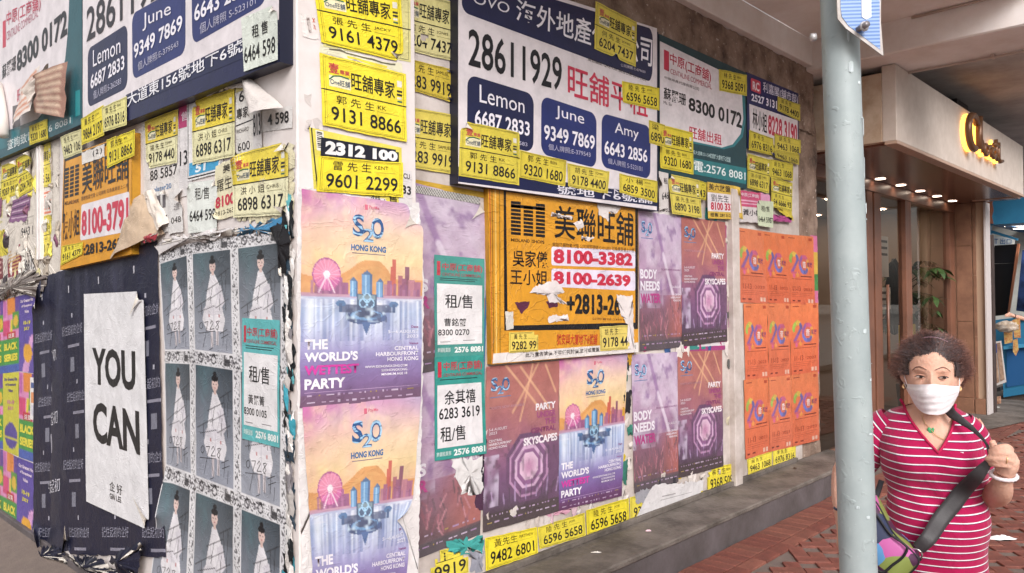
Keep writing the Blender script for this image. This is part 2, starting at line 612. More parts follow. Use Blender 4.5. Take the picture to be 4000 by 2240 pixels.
# pavement sheet
V, F = [], []
xs = [-60, -20, -8, -4, -2, 0, 2, 4, 5, 5.6, 6.2, 6.8, 7.4, 8, 8.6, 9.2, 12, 20, 40, 120]
ys = [-60, -25, -12, -7.2, -5, -3.5, -2, -.5, .5, 3, 10, 40]
for x in xs:
    for y in ys: V.append((x, y, gz(x) - .012 - (.75 if (x < -1 and y > .4) else 0)))
for i in range(len(xs) - 1):
    for j in range(len(ys) - 1):
        a = i * len(ys) + j
        F.append((a, a + len(ys), a + len(ys) + 1, a + 1))
g = mesh('pavement', V, F, M_mortar); g['kind'] = 'structure'
rd = mesh('road', [(-60, -60, .001), (120, -60, .001), (120, -3.45, .001), (-60, -3.45, .001)], [(0, 1, 2, 3)], mat('road_concrete', '#a5a29e', .85, .3, 20, c2='#8f8c88', vscale=1.5)); rd['kind'] = 'structure'  # unseen pale road, added to bounce light up under the canopy
box('kerb', -60, 120, -3.5, -3.35, -.1, .02, mat('kerb_stone', '#9b9692', .8), None, .01, 'structure')

# bricks: a header course along the plinth, then herringbone
M_br = []
for i, (a, b) in enumerate((('#8a5044', '#70443a'), ('#864c40', '#683c34'), ('#925b4c', '#76483c'), ('#824a3e', '#6a3d34'), ('#875245', '#6c4338'))):
    M_br.append(mat('pavement_brick_%s' % 'abcde'[i], a, .72, .5, 60, c2=b, vscale=9))
def brick_mesh(mi, l=.2, w=.1):
    bm = bmesh.new()
    bmesh.ops.create_cube(bm, size=1)
    for v in bm.verts: v.co = Vector((v.co.x * (l - .005), v.co.y * (w - .005), v.co.z * .05))
    bmesh.ops.bevel(bm, geom=[e for e in bm.edges if all(v.co.z > 0 for v in e.verts)], offset=.003, segments=1, affect='EDGES')
    me = bpy.data.meshes.new('brick'); bm.to_mesh(me); bm.free(); me.materials.append(M_br[mi]); return me
BM = [brick_mesh(i) for i in range(5)]
rnd = random.Random(4)
spots = []
for i in range(-5, 160):                     # header course: bricks side by side, long side across
    x = .65 + i * .1
    spots.append((x, -.232 - .105, 90))
for i in range(0, 90):
    x = .6 + i * .2
    spots.append((x, -.232 - .21 - .054, 0))
L_, W_ = .2, .1
for a in range(-70, 90):                     # herringbone at 45 degrees
    for b in range(-45, 45):
        bx, by = a * W_ + 2 * b * 0, 0
        # unit: horizontal brick at (i,j) and vertical brick
        i, j = a, b
        if (i - j) % 4 == 0: c = ((i + 1) * W_, (j + .5) * W_, 0)
        elif (i - j) % 4 == 3: c = ((i + .5) * W_, (j + 0.0) * W_, 90)
        else: continue
        X, Y = c[0], c[1]
        ca = math.cos(R(38)); sa = math.sin(R(38))
        x, y = 3.5 + X * ca - Y * sa, -2.6 + X * sa + Y * ca
        if y > -.60 or x < -2.2 or x > 12.5 or y < -3.3: continue
        spots.append((x, y, c[2] + 38))
cpos = Vector((-1.6127, -2.7, 1.64))
def inview(x, y):
    d = Vector((x, y, gz(x))) - cpos
    z = d.dot(fw)
    if z < .5: return False
    X, Y = d.dot(rt2) / z * 3003.4 / 2000, d.dot(up2) / z * 3003.4 / 1120
    return abs(X) < 1.03 and abs(Y) < 1.06
vis = [s for s in spots if inview(s[0], s[1]) and s[1] < -.2 and not (s[0] < 1.2)]
vis.sort(key=lambda s: (s[0] - cpos.x) ** 2 + (s[1] - cpos.y) ** 2)
near = vis[:300]; nearset = set(near)
for (x, y, a) in near:
    o = bpy.data.objects.new('brick', rnd.choice(BM)); col.objects.link(o); o.parent = g
    o.location = (x, y, gz(x) - .023 + rnd.uniform(-.0025, .002)); o.rotation_euler = (R(rnd.uniform(-.6, .6)), R(rnd.uniform(-.6, .6)), R(a + rnd.uniform(-.8, .8)))
V, F, MI = [], [], []
far = [s for s in spots if s not in nearset and s[1] < -.2]
for (x, y, a) in far:
    ca, sa = math.cos(R(a)), math.sin(R(a)); z = gz(x) - .001 + rnd.uniform(-.003, .002); k = len(V)
    for px_, py_ in ((-.0975, -.0475), (.0975, -.0475), (.0975, .0475), (-.0975, .0475)):
        V.append((x + px_ * ca - py_ * sa, y + px_ * sa + py_ * ca, z))
    for px_, py_ in ((-.098, -.048), (.098, -.048), (.098, .048), (-.098, .048)):
        V.append((x + px_ * ca - py_ * sa, y + px_ * sa + py_ * ca, z - .012))
    F += [(k, k + 1, k + 2, k + 3), (k + 4, k + 5, k + 1, k), (k + 5, k + 6, k + 2, k + 1), (k + 6, k + 7, k + 3, k + 2), (k + 7, k + 4, k, k + 3)]
    MI += [rnd.randrange(5)] * 5
fb = mesh('paving_bricks', V, F, M_br[0], g)
for q in M_br[1:]: fb.data.materials.append(q)
fb.data.polygons.foreach_set('material_index', MI)
fb['kind'] = 'stuff'
# concrete apron in front of the far shops
ap = mesh('concrete_apron', [(9.3, .45, -.122), (9.9, -.30, -.122), (11.4, -.62, -.122), (13.5, -.75, -.122), (30, -.8, -.122), (30, 1.5, -.122), (9.3, 1.5, -.122)], [(0, 1, 2, 3, 4, 5, 6)], M_conc)
ap['kind'] = 'structure'

# ---- corner building
t = thing('corner_pillar', (.3, .3, 0), 'white plastered corner pillar covered in yellow stickers and posters', 'pillar')
def pbox(name, x0, x1, y0, y1, z0, z1, mt, p, bev=.004):
    o = box(name, x0, x1, y0, y1, z0, z1, mt, None, bev); o.parent = p
    o.matrix_parent_inverse = Matrix.Translation(-p.location); return o
pbox('shaft', 0, .603, 0, .7, -.1, 4.6, M_whiteclean, t, .006)
side = thing('side_street_wall', (.3, 3, 0), 'white wall of the side street behind the boards left of the corner', 'wall')
pbox('plaster', 0, .3, .7, 14, .02, 5, M_whiteclean, side)
pbox('plinth', -.03, .3, .7, 14, -1.2, .02, M_dark, side)
for y in (3.27, 3.33): pbox('batten', -.03, 0, y, y + .035, 1.93, 2.72, M_whiteclean, side)
front = thing('shopfront_wall', (3, .3, 0), 'closed shopfront wall under flaking brown concrete, covered in posters', 'wall')
pbox('panel', .603, 5.06, .142, .4, .2, 3.14, M_white, front, 0)
# chipped concrete band over the boards and down the far end of the wall
def rough_slab(name, u0, u1, z0, z1, y, amp, sd, parent, mt, cell=.03, ragged=.03):
    nu, nv = int((u1 - u0) / cell), int((z1 - z0) / cell)
    T, S = np.meshgrid(np.linspace(0, 1, nv + 1), np.linspace(0, 1, nu + 1), indexing='ij')
    x = u0 + S * (u1 - u0); z = z0 + T * (z1 - z0)
    n = fbm(x * 3, z * 3, sd, 5); n2 = fbm(x * 14, z * 14, sd + 4, 4)
    yy = y - amp * (n - .5) * 2 - amp * .7 * np.maximum(0, n2 - .5) * 2
    e = np.minimum(T, 1 - T) * (z1 - z0); z = z + ragged * np.exp(-e / .02) * (fbm(x * 9, z * 0 + 3, sd + 8, 4) - .5) * 2
    e = np.minimum(S, 1 - S) * (u1 - u0); x = x + ragged * np.exp(-e / .02) * (fbm(z * 9, x * 0 + 3, sd + 2, 4) - .5) * 2
    V = np.stack([x, yy, z], -1).reshape(-1, 3); W1 = nu + 1
    F = [(i * W1 + j, i * W1 + j + 1, (i + 1) * W1 + j + 1, (i + 1) * W1 + j) for i in range(nv) for j in range(nu)]
    o = mesh(name, V, F, mt, None, True); o.parent = parent; o.matrix_parent_inverse = Matrix.Translation(-parent.location); return o
def chipped():
    mt = bpy.data.materials.new('chipped_concrete'); mt.use_nodes = True
    n, l = mt.node_tree.nodes, mt.node_tree.links
    b = n['Principled BSDF']; b.inputs['Roughness'].default_value = .9
    tc = n.new('ShaderNodeTexCoord')
    def noise(s, d=8, r=.6):
        z = n.new('ShaderNodeTexNoise'); z.inputs['Scale'].default_value = s; z.inputs['Detail'].default_value = d; z.inputs['Roughness'].default_value = r
        l.new(tc.outputs['Object'], z.inputs['Vector']); return z
    a = noise(5); rp = n.new('ShaderNodeValToRGB')
    for i, (p, c) in enumerate(((.3, '#4c3d35'), (.45, '#80695b'), (.6, '#9a8374'), (.75, '#b39d8f'))):
        e = rp.color_ramp.elements[i] if i < 2 else rp.color_ramp.elements.new(p)
        e.position = p; e.color = (*lin(c), 1)
    l.new(a.outputs[0], rp.inputs[0])
    c2 = noise(22, 6, .7); r2 = n.new('ShaderNodeValToRGB'); r2.color_ramp.elements[0].position = .62; r2.color_ramp.elements[1].position = .67
    l.new(c2.outputs[0], r2.inputs[0])
    mx = n.new('ShaderNodeMix'); mx.data_type = 'RGBA'; l.new(r2.outputs[0], mx.inputs[0]); l.new(rp.outputs[0], mx.inputs[6]); mx.inputs[7].default_value = (*lin('#cdbfb4'), 1)
    c3 = noise(11, 7, .7); r3 = n.new('ShaderNodeValToRGB'); r3.color_ramp.elements[0].position = .64; r3.color_ramp.elements[1].position = .7
    l.new(c3.outputs[0], r3.inputs[0])
    m2 = n.new('ShaderNodeMix'); m2.data_type = 'RGBA'; l.new(r3.outputs[0], m2.inputs[0]); l.new(mx.outputs[2], m2.inputs[6]); m2.inputs[7].default_value = (*lin('#3f332d'), 1)
    l.new(m2.outputs[2], b.inputs['Base Color'])
    bp = n.new('ShaderNodeBump'); bp.inputs['Strength'].default_value = .8; bp.inputs['Distance'].default_value = .02
    l.new(c2.outputs[0], bp.inputs['Height']); l.new(bp.outputs[0], b.inputs['Normal'])
    return mt
M_chip = chipped()
pbox('lintel_core', .603, 5.48, .17, .4, 3.2, 3.93, M_conc, front, 0)
rough_slab('lintel_band', .61, 5.42, 3.12, 3.70, .145, .007, 5, front, M_chip)
pbox('end_core', 5.06, 5.48, .17, .4, -.1, 3.2, M_conc, front, 0)
rough_slab('end_strip', 5.03, 5.5, .18, 3.3, .160, .012, 17, front, M_chip, .03, .05)
pbox('soffit_trim', .603, 5.30, .085, .2, 3.70, 3.935, M_pinkwhite, front)
pbox('door_post', 3.75, 3.86, .095, .15, .2, 2.45, M_white, front, .004)
pbox('door_rail', .603, 4.9, .112, .15, .2, .235, M_conc, front, .004)
ledge = thing('concrete_ledge', (3, -.05, 0), 'grey concrete ledge with dark painted front below the posters', 'ledge')
pbox('ledge_top', .603, 5.6, -.235, .14, .165, .2, M_conc, ledge, .008)
pbox('ledge_front', .603, 5.6, -.225, .12, -.2, .165, M_dark, ledge, 0)
# canopy: ceiling, cross beam
ce = box('ceiling', .0, 5.27, -1.6, .085, 3.935, 4.15, M_pinkwhite, None, 0, 'structure')
ce2 = box('ceiling_far_bay', 5.98, 26, -1.3, 2.5, 3.99, 4.2, mat('grey_soffit', '#b5adac', .9, .5, 12, c2='#8f8786', vscale=1.5), None, 0, 'structure')
bmn = thing('cross_beam', (5.6, -1, 3.8), 'thick painted ceiling beam crossing the canopy above the beige shop sign', 'beam')
pbox('beam_body', 5.27, 5.98, -1.6, .6, 3.665, 4.2, M_pinkwhite, bmn, .012)
M_pipe = mat('pipe_paint', '#b9a69c', .6, .2, 30)
def tubew(name, pts, rad, mt, parent, seg=8):
    o = tube(name, pts, rad, mt, None, seg)
    if parent: o.parent = parent; o.matrix_parent_inverse = Matrix.Translation(-parent.location)
    return o
cd = thing('conduit_pipe', (5.95, -1, 3.65), 'thin painted conduit running along the far bottom edge of the ceiling beam', 'pipe')
tubew('pipe', [(5.93, .45, 3.645), (5.93, -.6, 3.648), (5.94, -1.2, 3.645), (5.93, -1.58, 3.645)], .012, M_pipe, cd)
for y in (.1, -.5, -1.2): pbox('clip', 5.9, 5.96, y, y + .025, 3.63, 3.668, M_pipe, cd, .003)
cd2 = thing('short_ceiling_pipe', (5.2, -1, 3.9), 'short rusty-ended pipe at the top of the ceiling beam', 'pipe')
tubew('pipe', [(5.25, -.75, 3.915), (5.25, -1.3, 3.925), (5.25, -1.58, 3.925)], .011, M_pipe, cd2)
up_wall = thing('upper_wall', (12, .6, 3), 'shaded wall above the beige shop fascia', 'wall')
pbox('face', 5.98, 20, .62, .8, 2.95, 4.2, mat('shaded_wall', '#6f686a', .9, .5, 12, c2='#504a4c', vscale=3), up_wall, 0)  # the shade under the far ceiling is put into this dark grey

# the street side opposite, seen only in reflections
opp = thing('opposite_building', (10, -16, 0), 'plain building across the road reflected in the shop glass', 'building')
pbox('facade', -20, 60, -26, -24, -.5, 9, mat('far_facade', '#d0ccc8', .8, 0, 5, c2='#a39e9a', vscale=.25), opp, 0)

# ================================================================== beige shop beyond the wall
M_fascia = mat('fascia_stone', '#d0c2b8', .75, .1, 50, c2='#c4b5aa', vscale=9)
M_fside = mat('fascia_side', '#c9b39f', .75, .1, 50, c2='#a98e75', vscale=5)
M_brown = mat('brown_metal', '#8a5c48', .35, .05, 10, c2='#6d4a3b', vscale=2)
M_soff = mat('brown_soffit', '#7c5040', .22, .03, 6, c2='#5f4036', vscale=1.5, spec=.6)
M_tile = mat('tan_tile', '#9a7058', .5, .15, 30, c2='#7b5744', vscale=5)
M_grout = mat('tile_grout', '#b89a82', .8)
shop = thing('beige_shop', (8, .5, 0), 'beige and brown shop front with glass doors and glowing script sign', 'shop')
def sp(name, *a, **k): return pbox(name, *a, shop, **k)
sp('fascia', 5.58, 10.93, -.52, -.40, 2.985, 3.66, M_fascia, bev=.006)
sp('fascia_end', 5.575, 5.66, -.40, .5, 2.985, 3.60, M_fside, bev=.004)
sp('fascia_trim', 5.57, 10.94, -.525, -.42, 2.955, 2.985, mat('fascia_trim', '#b39684', .6), bev=.003)
sp('fascia_trim', 10.90, 10.94, -.42, .1, 2.955, 2.985, MATS['fascia_trim'], bev=.003)
sp('soffit', 5.66, 11.25, -.42, .52, 2.965, 3.03, M_soff, bev=0)
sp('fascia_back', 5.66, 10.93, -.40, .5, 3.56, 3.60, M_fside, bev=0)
M_led = emit('lamp_disc', '#ffe9d2', 10)
for x in (6.99, 7.71, 8.44, 9.21, 9.96, 10.73):
    o = thing('downlight', (x, .31, 2.965)); o.parent = shop; o.matrix_parent_inverse = Matrix.Translation(-shop.location)
    V = [(.056 * math.cos(R(a)), .056 * math.sin(R(a)), -.004) for a in range(0, 360, 20)]
    mesh('lamp_disc', V, [tuple(range(18))[::-1]], M_led, o)
    V = [(r * math.cos(R(a)), r * math.sin(R(a)), -.003 if r > .065 else -.006) for r in (.058, .070) for a in range(0, 360, 20)]
    mesh('rim', V, [(i, (i + 1) % 18, 18 + (i + 1) % 18, 18 + i) for i in range(18)], mat('lamp_rim', '#e8e0da', .4), o)
# glazing line Y=.45: header, mullions, panes
sp('header', 5.66, 11.23, .40, .50, 2.83, 2.965, M_brown)
for x0, x1 in ((5.66, 5.8), (7.55, 7.74), (7.80, 8.02), (8.93, 9.10), (9.1, 9.16), (10.95, 11.2)):
    sp('mullion', x0, x1, .41, .50, -.13, 2.83, M_brown)
sp('bottom_rail', 5.66, 11.2, .42, .49, -.13, .02, M_brown)
def glass():
    mt = bpy.data.materials.new('shop_glass'); mt.use_nodes = True
    n, l = mt.node_tree.nodes, mt.node_tree.links; n.clear()
    o = n.new('ShaderNodeOutputMaterial'); mx = n.new('ShaderNodeMixShader'); tr = n.new('ShaderNodeBsdfTransparent'); gl = n.new('ShaderNodeBsdfGlossy'); fr = n.new('ShaderNodeFresnel')
    tr.inputs[0].default_value = (.66, .62, .58, 1); gl.inputs['Roughness'].default_value = .01; fr.inputs[0].default_value = 1.5
    gl.inputs[0].default_value = (1, .98, .95, 1)
    l.new(fr.outputs[0], mx.inputs[0]); l.new(tr.outputs[0], mx.inputs[1]); l.new(gl.outputs[0], mx.inputs[2]); l.new(mx.outputs[0], o.inputs[0])
    return mt
M_glass = glass()
for x0, x1 in ((5.8, 7.55), (8.02, 8.93), (9.16, 10.95)):
    o = mesh('glass_pane', [(x0, .46, .02), (x1, .46, .02), (x1, .46, 2.83), (x0, .46, 2.83)], [(0, 1, 2, 3)], M_glass); o.parent = shop; o.matrix_parent_inverse = Matrix.Translation(-shop.location)
tubew('door_handle', [(8.12, .38, .75), (8.12, .38, 1.75)], .018, M_brown, shop)
# interior
M_in = mat('interior_wall', '#c0ab9a', .8, 0, 5, c2='#b39e8d', vscale=1)
sp('interior_back', 5.4, 11.5, 3.4, 3.5, -.13, 2.96, M_in, bev=0)
sp('interior_side', 11.2, 11.3, .5, 3.4, -.13, 2.96, M_in, bev=0)
sp('interior_floor', 5.4, 11.3, .5, 3.4, -.2, -.11, mat('interior_floor', '#6a544a', .5), bev=0)
sp('interior_ceiling', 5.4, 11.3, .5, 3.4, 2.90, 2.96, mat('interior_ceiling', '#8b7a6d', .8), bev=0)
sp('interior_side', 5.35, 5.45, .5, 3.4, -.13, 2.96, M_in, bev=0)
for i, (x, y) in enumerate(((8.6, 1.2), (9.7, 1.1), (10.4, 1.2), (9.2, 2.3), (10.5, 2.2))):
    V = [(x + .09 * math.cos(R(a)), y + .09 * math.sin(R(a)), 2.893) for a in range(0, 360, 30)]
    o = mesh('ceiling_spot', V, [tuple(range(12))[::-1]], MATS.get('spot_disc') or emit('spot_disc', '#ffeeda', 45)); o.parent = shop; o.matrix_parent_inverse = Matrix.Translation(-shop.location)
# tiled jamb facing the camera side: tiles one by one
sp('jamb_core', 11.245, 11.45, .03, .5, -.2, 2.965, M_grout, bev=0)
cols_ = [(.405, .50, (-.15, 1.15, 1.9, 2.965)), (.185, .40, (.10, .6, 1.22, 2.34, 2.965)), (.135, .18, (.10, 1.0, 1.9, 2.965))]
for y0, y1, zs in cols_:
    for z0, z1 in zip(zs, zs[1:]):
        sp('tile', 11.225, 11.25, y0 + .003, y1 - .003, z0 + .003, z1 - .003, M_tile, bev=.002)
for y0, y1 in ((.18, .5), (.04, .175)):
    sp('tile', 11.18, 11.25, y0 + .003, y1 - .003, -.16, .097, M_tile, bev=.003)
sp('white_edge', 11.2, 11.46, .0, .03, -.2, 2.96, mat('white_metal_edge', '#cfc5c3', .4), bev=.003)
sp('dark_post', 11.46, 11.60, -.02, .1, -.2, 2.5, mat('rusty_post', '#4a3a36', .8, .4, 30, c2='#332826', vscale=6), bev=.004)

# glowing script sign: raised dark letters with a lit rim behind
M_glow = emit('sign_glow', '#ffb648', 3)
M_letter = mat('sign_letter', '#6d4b33', .35, metal=.3)
sign = thing('script_sign', (7.6, -.52, 3.2), 'dark script letters on the beige fascia, lit warm yellow from behind', 'sign')
def stroke(pts, rad, yoff, mt, name):
    o = tube(name, [(x, -.52 - yoff, z) for x, z in pts], rad, mt, None, 8); o.parent = sign; o.matrix_parent_inverse = Matrix.Translation(-sign.location); return o
def arc(cx, cz, rx, rz, a0, a1, n=14): return [(cx + rx * math.cos(R(a0 + (a1 - a0) * i / n)), cz + rz * math.sin(R(a0 + (a1 - a0) * i / n))) for i in range(n + 1)]
script = [arc(7.90, 3.39, .21, .18, 40, 285), [(8.16, 3.60), (8.15, 3.4), (8.15, 3.24)],
          [(8.14, 3.27)] + arc(8.24, 3.28, .07, .07, 150, 0) + [(8.32, 3.22)], arc(8.46, 3.27, .075, .06, 90, 450), [(8.56, 3.26), (8.6, 3.33)] + arc(8.66, 3.28, .05, .06, 120, 0) + [(8.72, 3.22)],
          arc(8.82, 3.28, .06, .055, 60, 360) , [(8.95, 3.46), (8.95, 3.26), (9.0, 3.22)], [(8.84, 3.385), (9.08, 3.385)], [(9.08, 3.44), (9.08, 3.25), (9.14, 3.215), (9.27, 3.24)]]
for pl in script:
    big = pl is script[0] or pl is script[1]
    stroke(pl, .038 if big else .022, .075, M_letter, 'letter')
    stroke(pl, (.028 if big else .016), .022, M_glow, 'glow_tube')

# ================================================================== printed matter
K = '#17151a'; YEL = '#f0dc34'; PALE = '#efe3a4'; REDT = '#c8324e'; NAVY = '#1e2247'; NAVB = '#27306a'
def ops_full(nm, en, num, ybody=YEL, big=1):
    # logo block, headline, rule, name, number
    return [('f', .035, .03, .965, .97, .0016, K), ('f', .055, .048, .945, .952, .0008, K),
            ('t', '壹', .09, .10, .20, .24, '#d03a50', .03), ('t', '專業', .21, .17, .32, .235, '#d03a50', .02),
            ('r', .09, .275, .33, .43, '#efe6c0', 0), ('l', [(.09, .34), (.14, .28), (.21, .262), (.31, .275)], .006, '#2f6b4a'),
            ('t', 'One旺舖', .10, .315, .32, .405, '#27486a', .015),
            ('t', '旺舖專家', .335, .16, .855, .41, K, .03),
            ('r', .885, .13, .945, .22, '#e9e4d8', 0), ('r', .882, .27, .948, .30, '#2c2a2c', 0), ('r', .882, .32, .948, .35, '#2c2a2c', 0), ('r', .885, .37, .94, .40, '#e9e4d8', 0), ('r', .885, .42, .945, .445, '#3a6a5a', 0),
            ('l', [(0.0, .487), (1.0, .487)], .0045, K),
            ('t', nm, .16, .535, .60, .655, K, .0), ('t', en, .64, .555, .64 + .035 * len(en) + .03, .61, K), ('l', [(.64, .645), (.90, .645)], .0014, '#7a7140'),
            ('t', num, .10, .70, .925, .90, K, .012)]
def ops_half(nm, en, num):
    return [('f', .03, .04, .97, .955, .0016, K), ('f', .05, .075, .95, .92, .0008, K),
            ('t', nm, .16, .10, .60, .36, K, .0), ('t', en, .64, .15, .64 + .035 * len(en) + .03, .25, K), ('l', [(.64, .34), (.90, .34)], .0012, '#7a7140'),
            ('t', num, .09, .46, .925, .86, K, .012)]
YP = Canvas(4, 4)
def ysticker(wq, lay, nm, en, num, label, full=True, c=YEL, head=None, group='yellow phone-number stickers', **k):
    if full and head:
        hops = [('r', 0, 0, 1, .487, head, -1)]
        o = ops_full(nm, en, num)
        o = hops + o
    else: o = ops_full(nm, en, num) if full else ops_half(nm, en, num)
    return sheet('phone_sticker', wq, lay, label, 'sticker', base=c, ops=o, rip=.004, group=group, **k)

# ---------------- festival poster art
def soften(c, k=.25, t='#c9b9bb'):
    c.a = c.a * (1 - k) + np.array(lin(t)) * k
    return c
def art_harbour(w=150, h=212):
    c = Canvas(w, h); c.asp = 1.41
    n = fbm(c.S * 4, c.T * 5, 3, 5); n2 = fbm(c.S * 9, c.T * 11, 8, 4)
    c.grad([(0, '#cf94bc'), (.08, '#e0b8bc'), (.17, '#efceac'), (.30, '#f1d298'), (.40, '#ecb78a'), (.47, '#cf949a'), (.488, '#bc96b4'), (.49, '#b4bcda'), (.56, '#a8bcde'), (.66, '#b0b8de'), (.73, '#9c98ca'), (.80, '#7f6dac'), (.9, '#6f4a8c'), (1, '#571f5c')])
    c.put(np.clip(1.2 - c.S * 3.2 - c.T * 5, 0, 1), '#c850a0', .8)
    c.put(np.clip(n * 3 - 1.4, 0, 1) * (c.T < .35) * (c.S < .5), '#f0b0a8', .7)
    c.put(np.clip(c.S * 3 - 2 - c.T * 9, 0, 1), '#b7a8c8', .9)
    c.put(np.clip(n2 * 3 - 1.6, 0, 1) * (c.T < .4), '#fbe6b8', .6)
    # falls
    st = vnoise(c.S * 46, c.T * 2, 4)
    c.put(((c.T > .50)) * np.clip(1 - (c.T - .62) * 7, 0, 1) * np.clip(st * 2 - .8, 0, 1), '#eaf1fb', .8)
    c.put(((c.T > .49) & (c.T < .54)) * np.clip(fbm(c.S * 5, c.T * 50, 6, 4) * 4 - 1.9, 0, 1), '#eef0fa', .8)
    c.put(((c.T > .52)) * np.clip(1 - (c.T - .62) * 6, 0, 1) * np.clip(1.3 - np.abs(c.S - .51) * 4.2, 0, 1) * np.clip(vnoise(c.S * 40, c.T * 5, 19) * 2 - .7, 0, 1), '#2c4f8c', .7)
    c.put(((c.T > .5) & (c.T < .70)) * np.clip(vnoise(c.S * 60, c.T * 3, 9) * 2 - 1.1, 0, 1), '#4a68a8', .7)
    # mountain
    mt = .40 - .075 * np.exp(-((c.S - .5) / .13) ** 2) - .05 * np.exp(-((c.S - .64) / .08) ** 2) - .02 * vnoise(c.S * 12, c.S * 0, 2)
    c.put(((c.T > mt) & (c.T < .47)).astype(float), '#d8923f', .9)
    c.put(((c.T > mt + .03) & (c.T < .47)) * np.clip(n2 * 2 - .6, 0, 1), '#e7b56a', .7)
    # skyline
    for i, (x, y, ww, cc) in enumerate(((.74, .29, .018, '#c9563f'), (.73, .33, .024, '#c9563f'), (.855, .325, .02, '#8a4a63'), (.795, .37, .02, '#b0606c'), (.70, .40, .02, '#a0577a'), (.83, .385, .02, '#9a5477'), (.90, .39, .03, '#c07a8a'), (.95, .40, .03, '#a8607e'), (.18, .40, .02, '#b06a94'), (.28, .395, .03, '#a85c90'), (.22, .41, .03, '#8f4b86'), (.14, .41, .02, '#b873a0'), (.33, .42, .03, '#96507f'))):
        c.rect(x - ww, y, x + ww, .475, cc)
    for i in range(26):
        x = .08 + .9 * ((i * 0.618) % 1); y = .415 + .03 * ((i * .37) % 1)
        if .36 < x < .66: continue
        c.rect(x - .012, y, x + .012, .475, '#8b4a7c' if i % 2 else '#a86a92', .8)
    # wheel
    c.ell(.19, .385, .105, .075, '#dd5fa8', .75)
    c.ring(.19, .385, .105, .075, .05, '#b04a8c')
    for a in range(0, 180, 20):
        dx, dy = .105 * math.cos(R(a)), .075 * math.sin(R(a))
        c.seg(.19 - dx, .385 - dy, .19 + dx, .385 + dy, .004, '#f2b4d4', .6)
    c.ell(.19, .385, .025, .018, '#fbeef4')
    c.seg(.19, .39, .13, .47, .006, '#f0d8e4'); c.seg(.19, .39, .25, .47, .006, '#f0d8e4')
    # fountain tower
    for x, y0, y1, ww in ((.40, .41, .485, .03), (.51, .375, .48, .042), (.62, .41, .485, .03)):
        c.rect(x - ww, y0, x + ww, y1, '#5f9bcc'); c.rect(x - ww * .4, y0, x, y1, '#a9d2ee', .8); c.rect(x + ww * .6, y0, x + ww, y1, '#2f5a8a', .8)
        c.poly([(x - ww, y0), (x + ww, y0), (x, y0 - .02)], '#3f6b96')
    c.rect(.425, .47, .595, .56, '#365a7c'); c.rect(.30, .525, .72, .56, '#23406c', .8)
    c.rect(.44, .475, .58, .50, '#7d98a4')
    for x, y in ((.48, .515), (.54, .515), (.51, .49)): c.ring(x, y, .03, .021, .18, '#9fd0f0'); 
    c.ell(.51, .585, .17, .035, '#2c5288'); c.ell(.51, .575, .13, .024, '#6aa0d0'); c.ell(.51, .57, .09, .018, '#1f3c66')
    nn = vnoise(c.S * 34, c.T * 40, 12)
    ms = ((np.abs(c.S - .51) < .17) & (c.T > .53) & (c.T < .61))
    c.put(ms * np.clip(nn * 3 - 1.4, 0, 1), '#1d3a66', .8); c.put(ms * np.clip(vnoise(c.S * 40, c.T * 46, 15) * 3 - 1.9, 0, 1), '#cfe6f8', .9)
    for x in (.30, .74): c.ell(x, .52, .04, .016, '#4474a4'); c.rect(x - .015, .52, x + .015, .56, '#345a88')
    c.poly([(.47, .61), (.55, .61), (.51, .67)], '#36629a')
    c.rect(0, .945, 1, 1, '#5b2450', .6)
    return c
def art_crowd(w=90, h=128, dark=False):
    c = Canvas(w, h); c.asp = 1.41
    n = fbm(c.S * 4, c.T * 6, 31, 5); n2 = fbm(c.S * 12, c.T * 16, 33, 4)
    c.grad([(0, '#b79bc0'), (.2, '#c3a9c6'), (.4, '#b28cae'), (.55, '#94648c'), (.7, '#77405c'), (.85, '#5f2c38'), (1, '#1c1018')])
    c.put(np.clip(n * 3 - 1.3, 0, 1) * (c.T < .6), '#ded0e2', .7)
    c.put(np.clip(n2 * 4 - 2.2, 0, 1) * (c.T < .6), '#7c4f92', .75)
    c.seg(.35, 0, .55, .3, .04, '#8d5ca0', .7); c.seg(.55, .3, .8, .62, .035, '#e9dcec', .75); c.seg(.8, .62, .9, .75, .02, '#b9a6c8', .7)
    c.put(np.clip((c.S - .55) * 3, 0, 1) * ((c.T > .6) & (c.T < .92)), '#b4513c', .8)
    wv = vnoise(c.S * 9, c.T * 14, 41)
    c.put(((c.T > .56) & (c.T < .70) & (c.S < .55)) * np.clip(wv * 2.5 - .9, 0, 1), '#c5b9cf', .8)
    rnd = random.Random(5)
    for i in range(70):
        x, y = rnd.random(), rnd.uniform(.70, .93)
        c.seg(x, y, x + rnd.uniform(-.06, .06), y - rnd.uniform(.03, .09), .009, rnd.choice(['#8a3a4c', '#a8566a', '#5d2436', '#c07a86', '#3a1826']), .9)
    c.rect(0, .935, 1, 1, '#17121c')
    return c
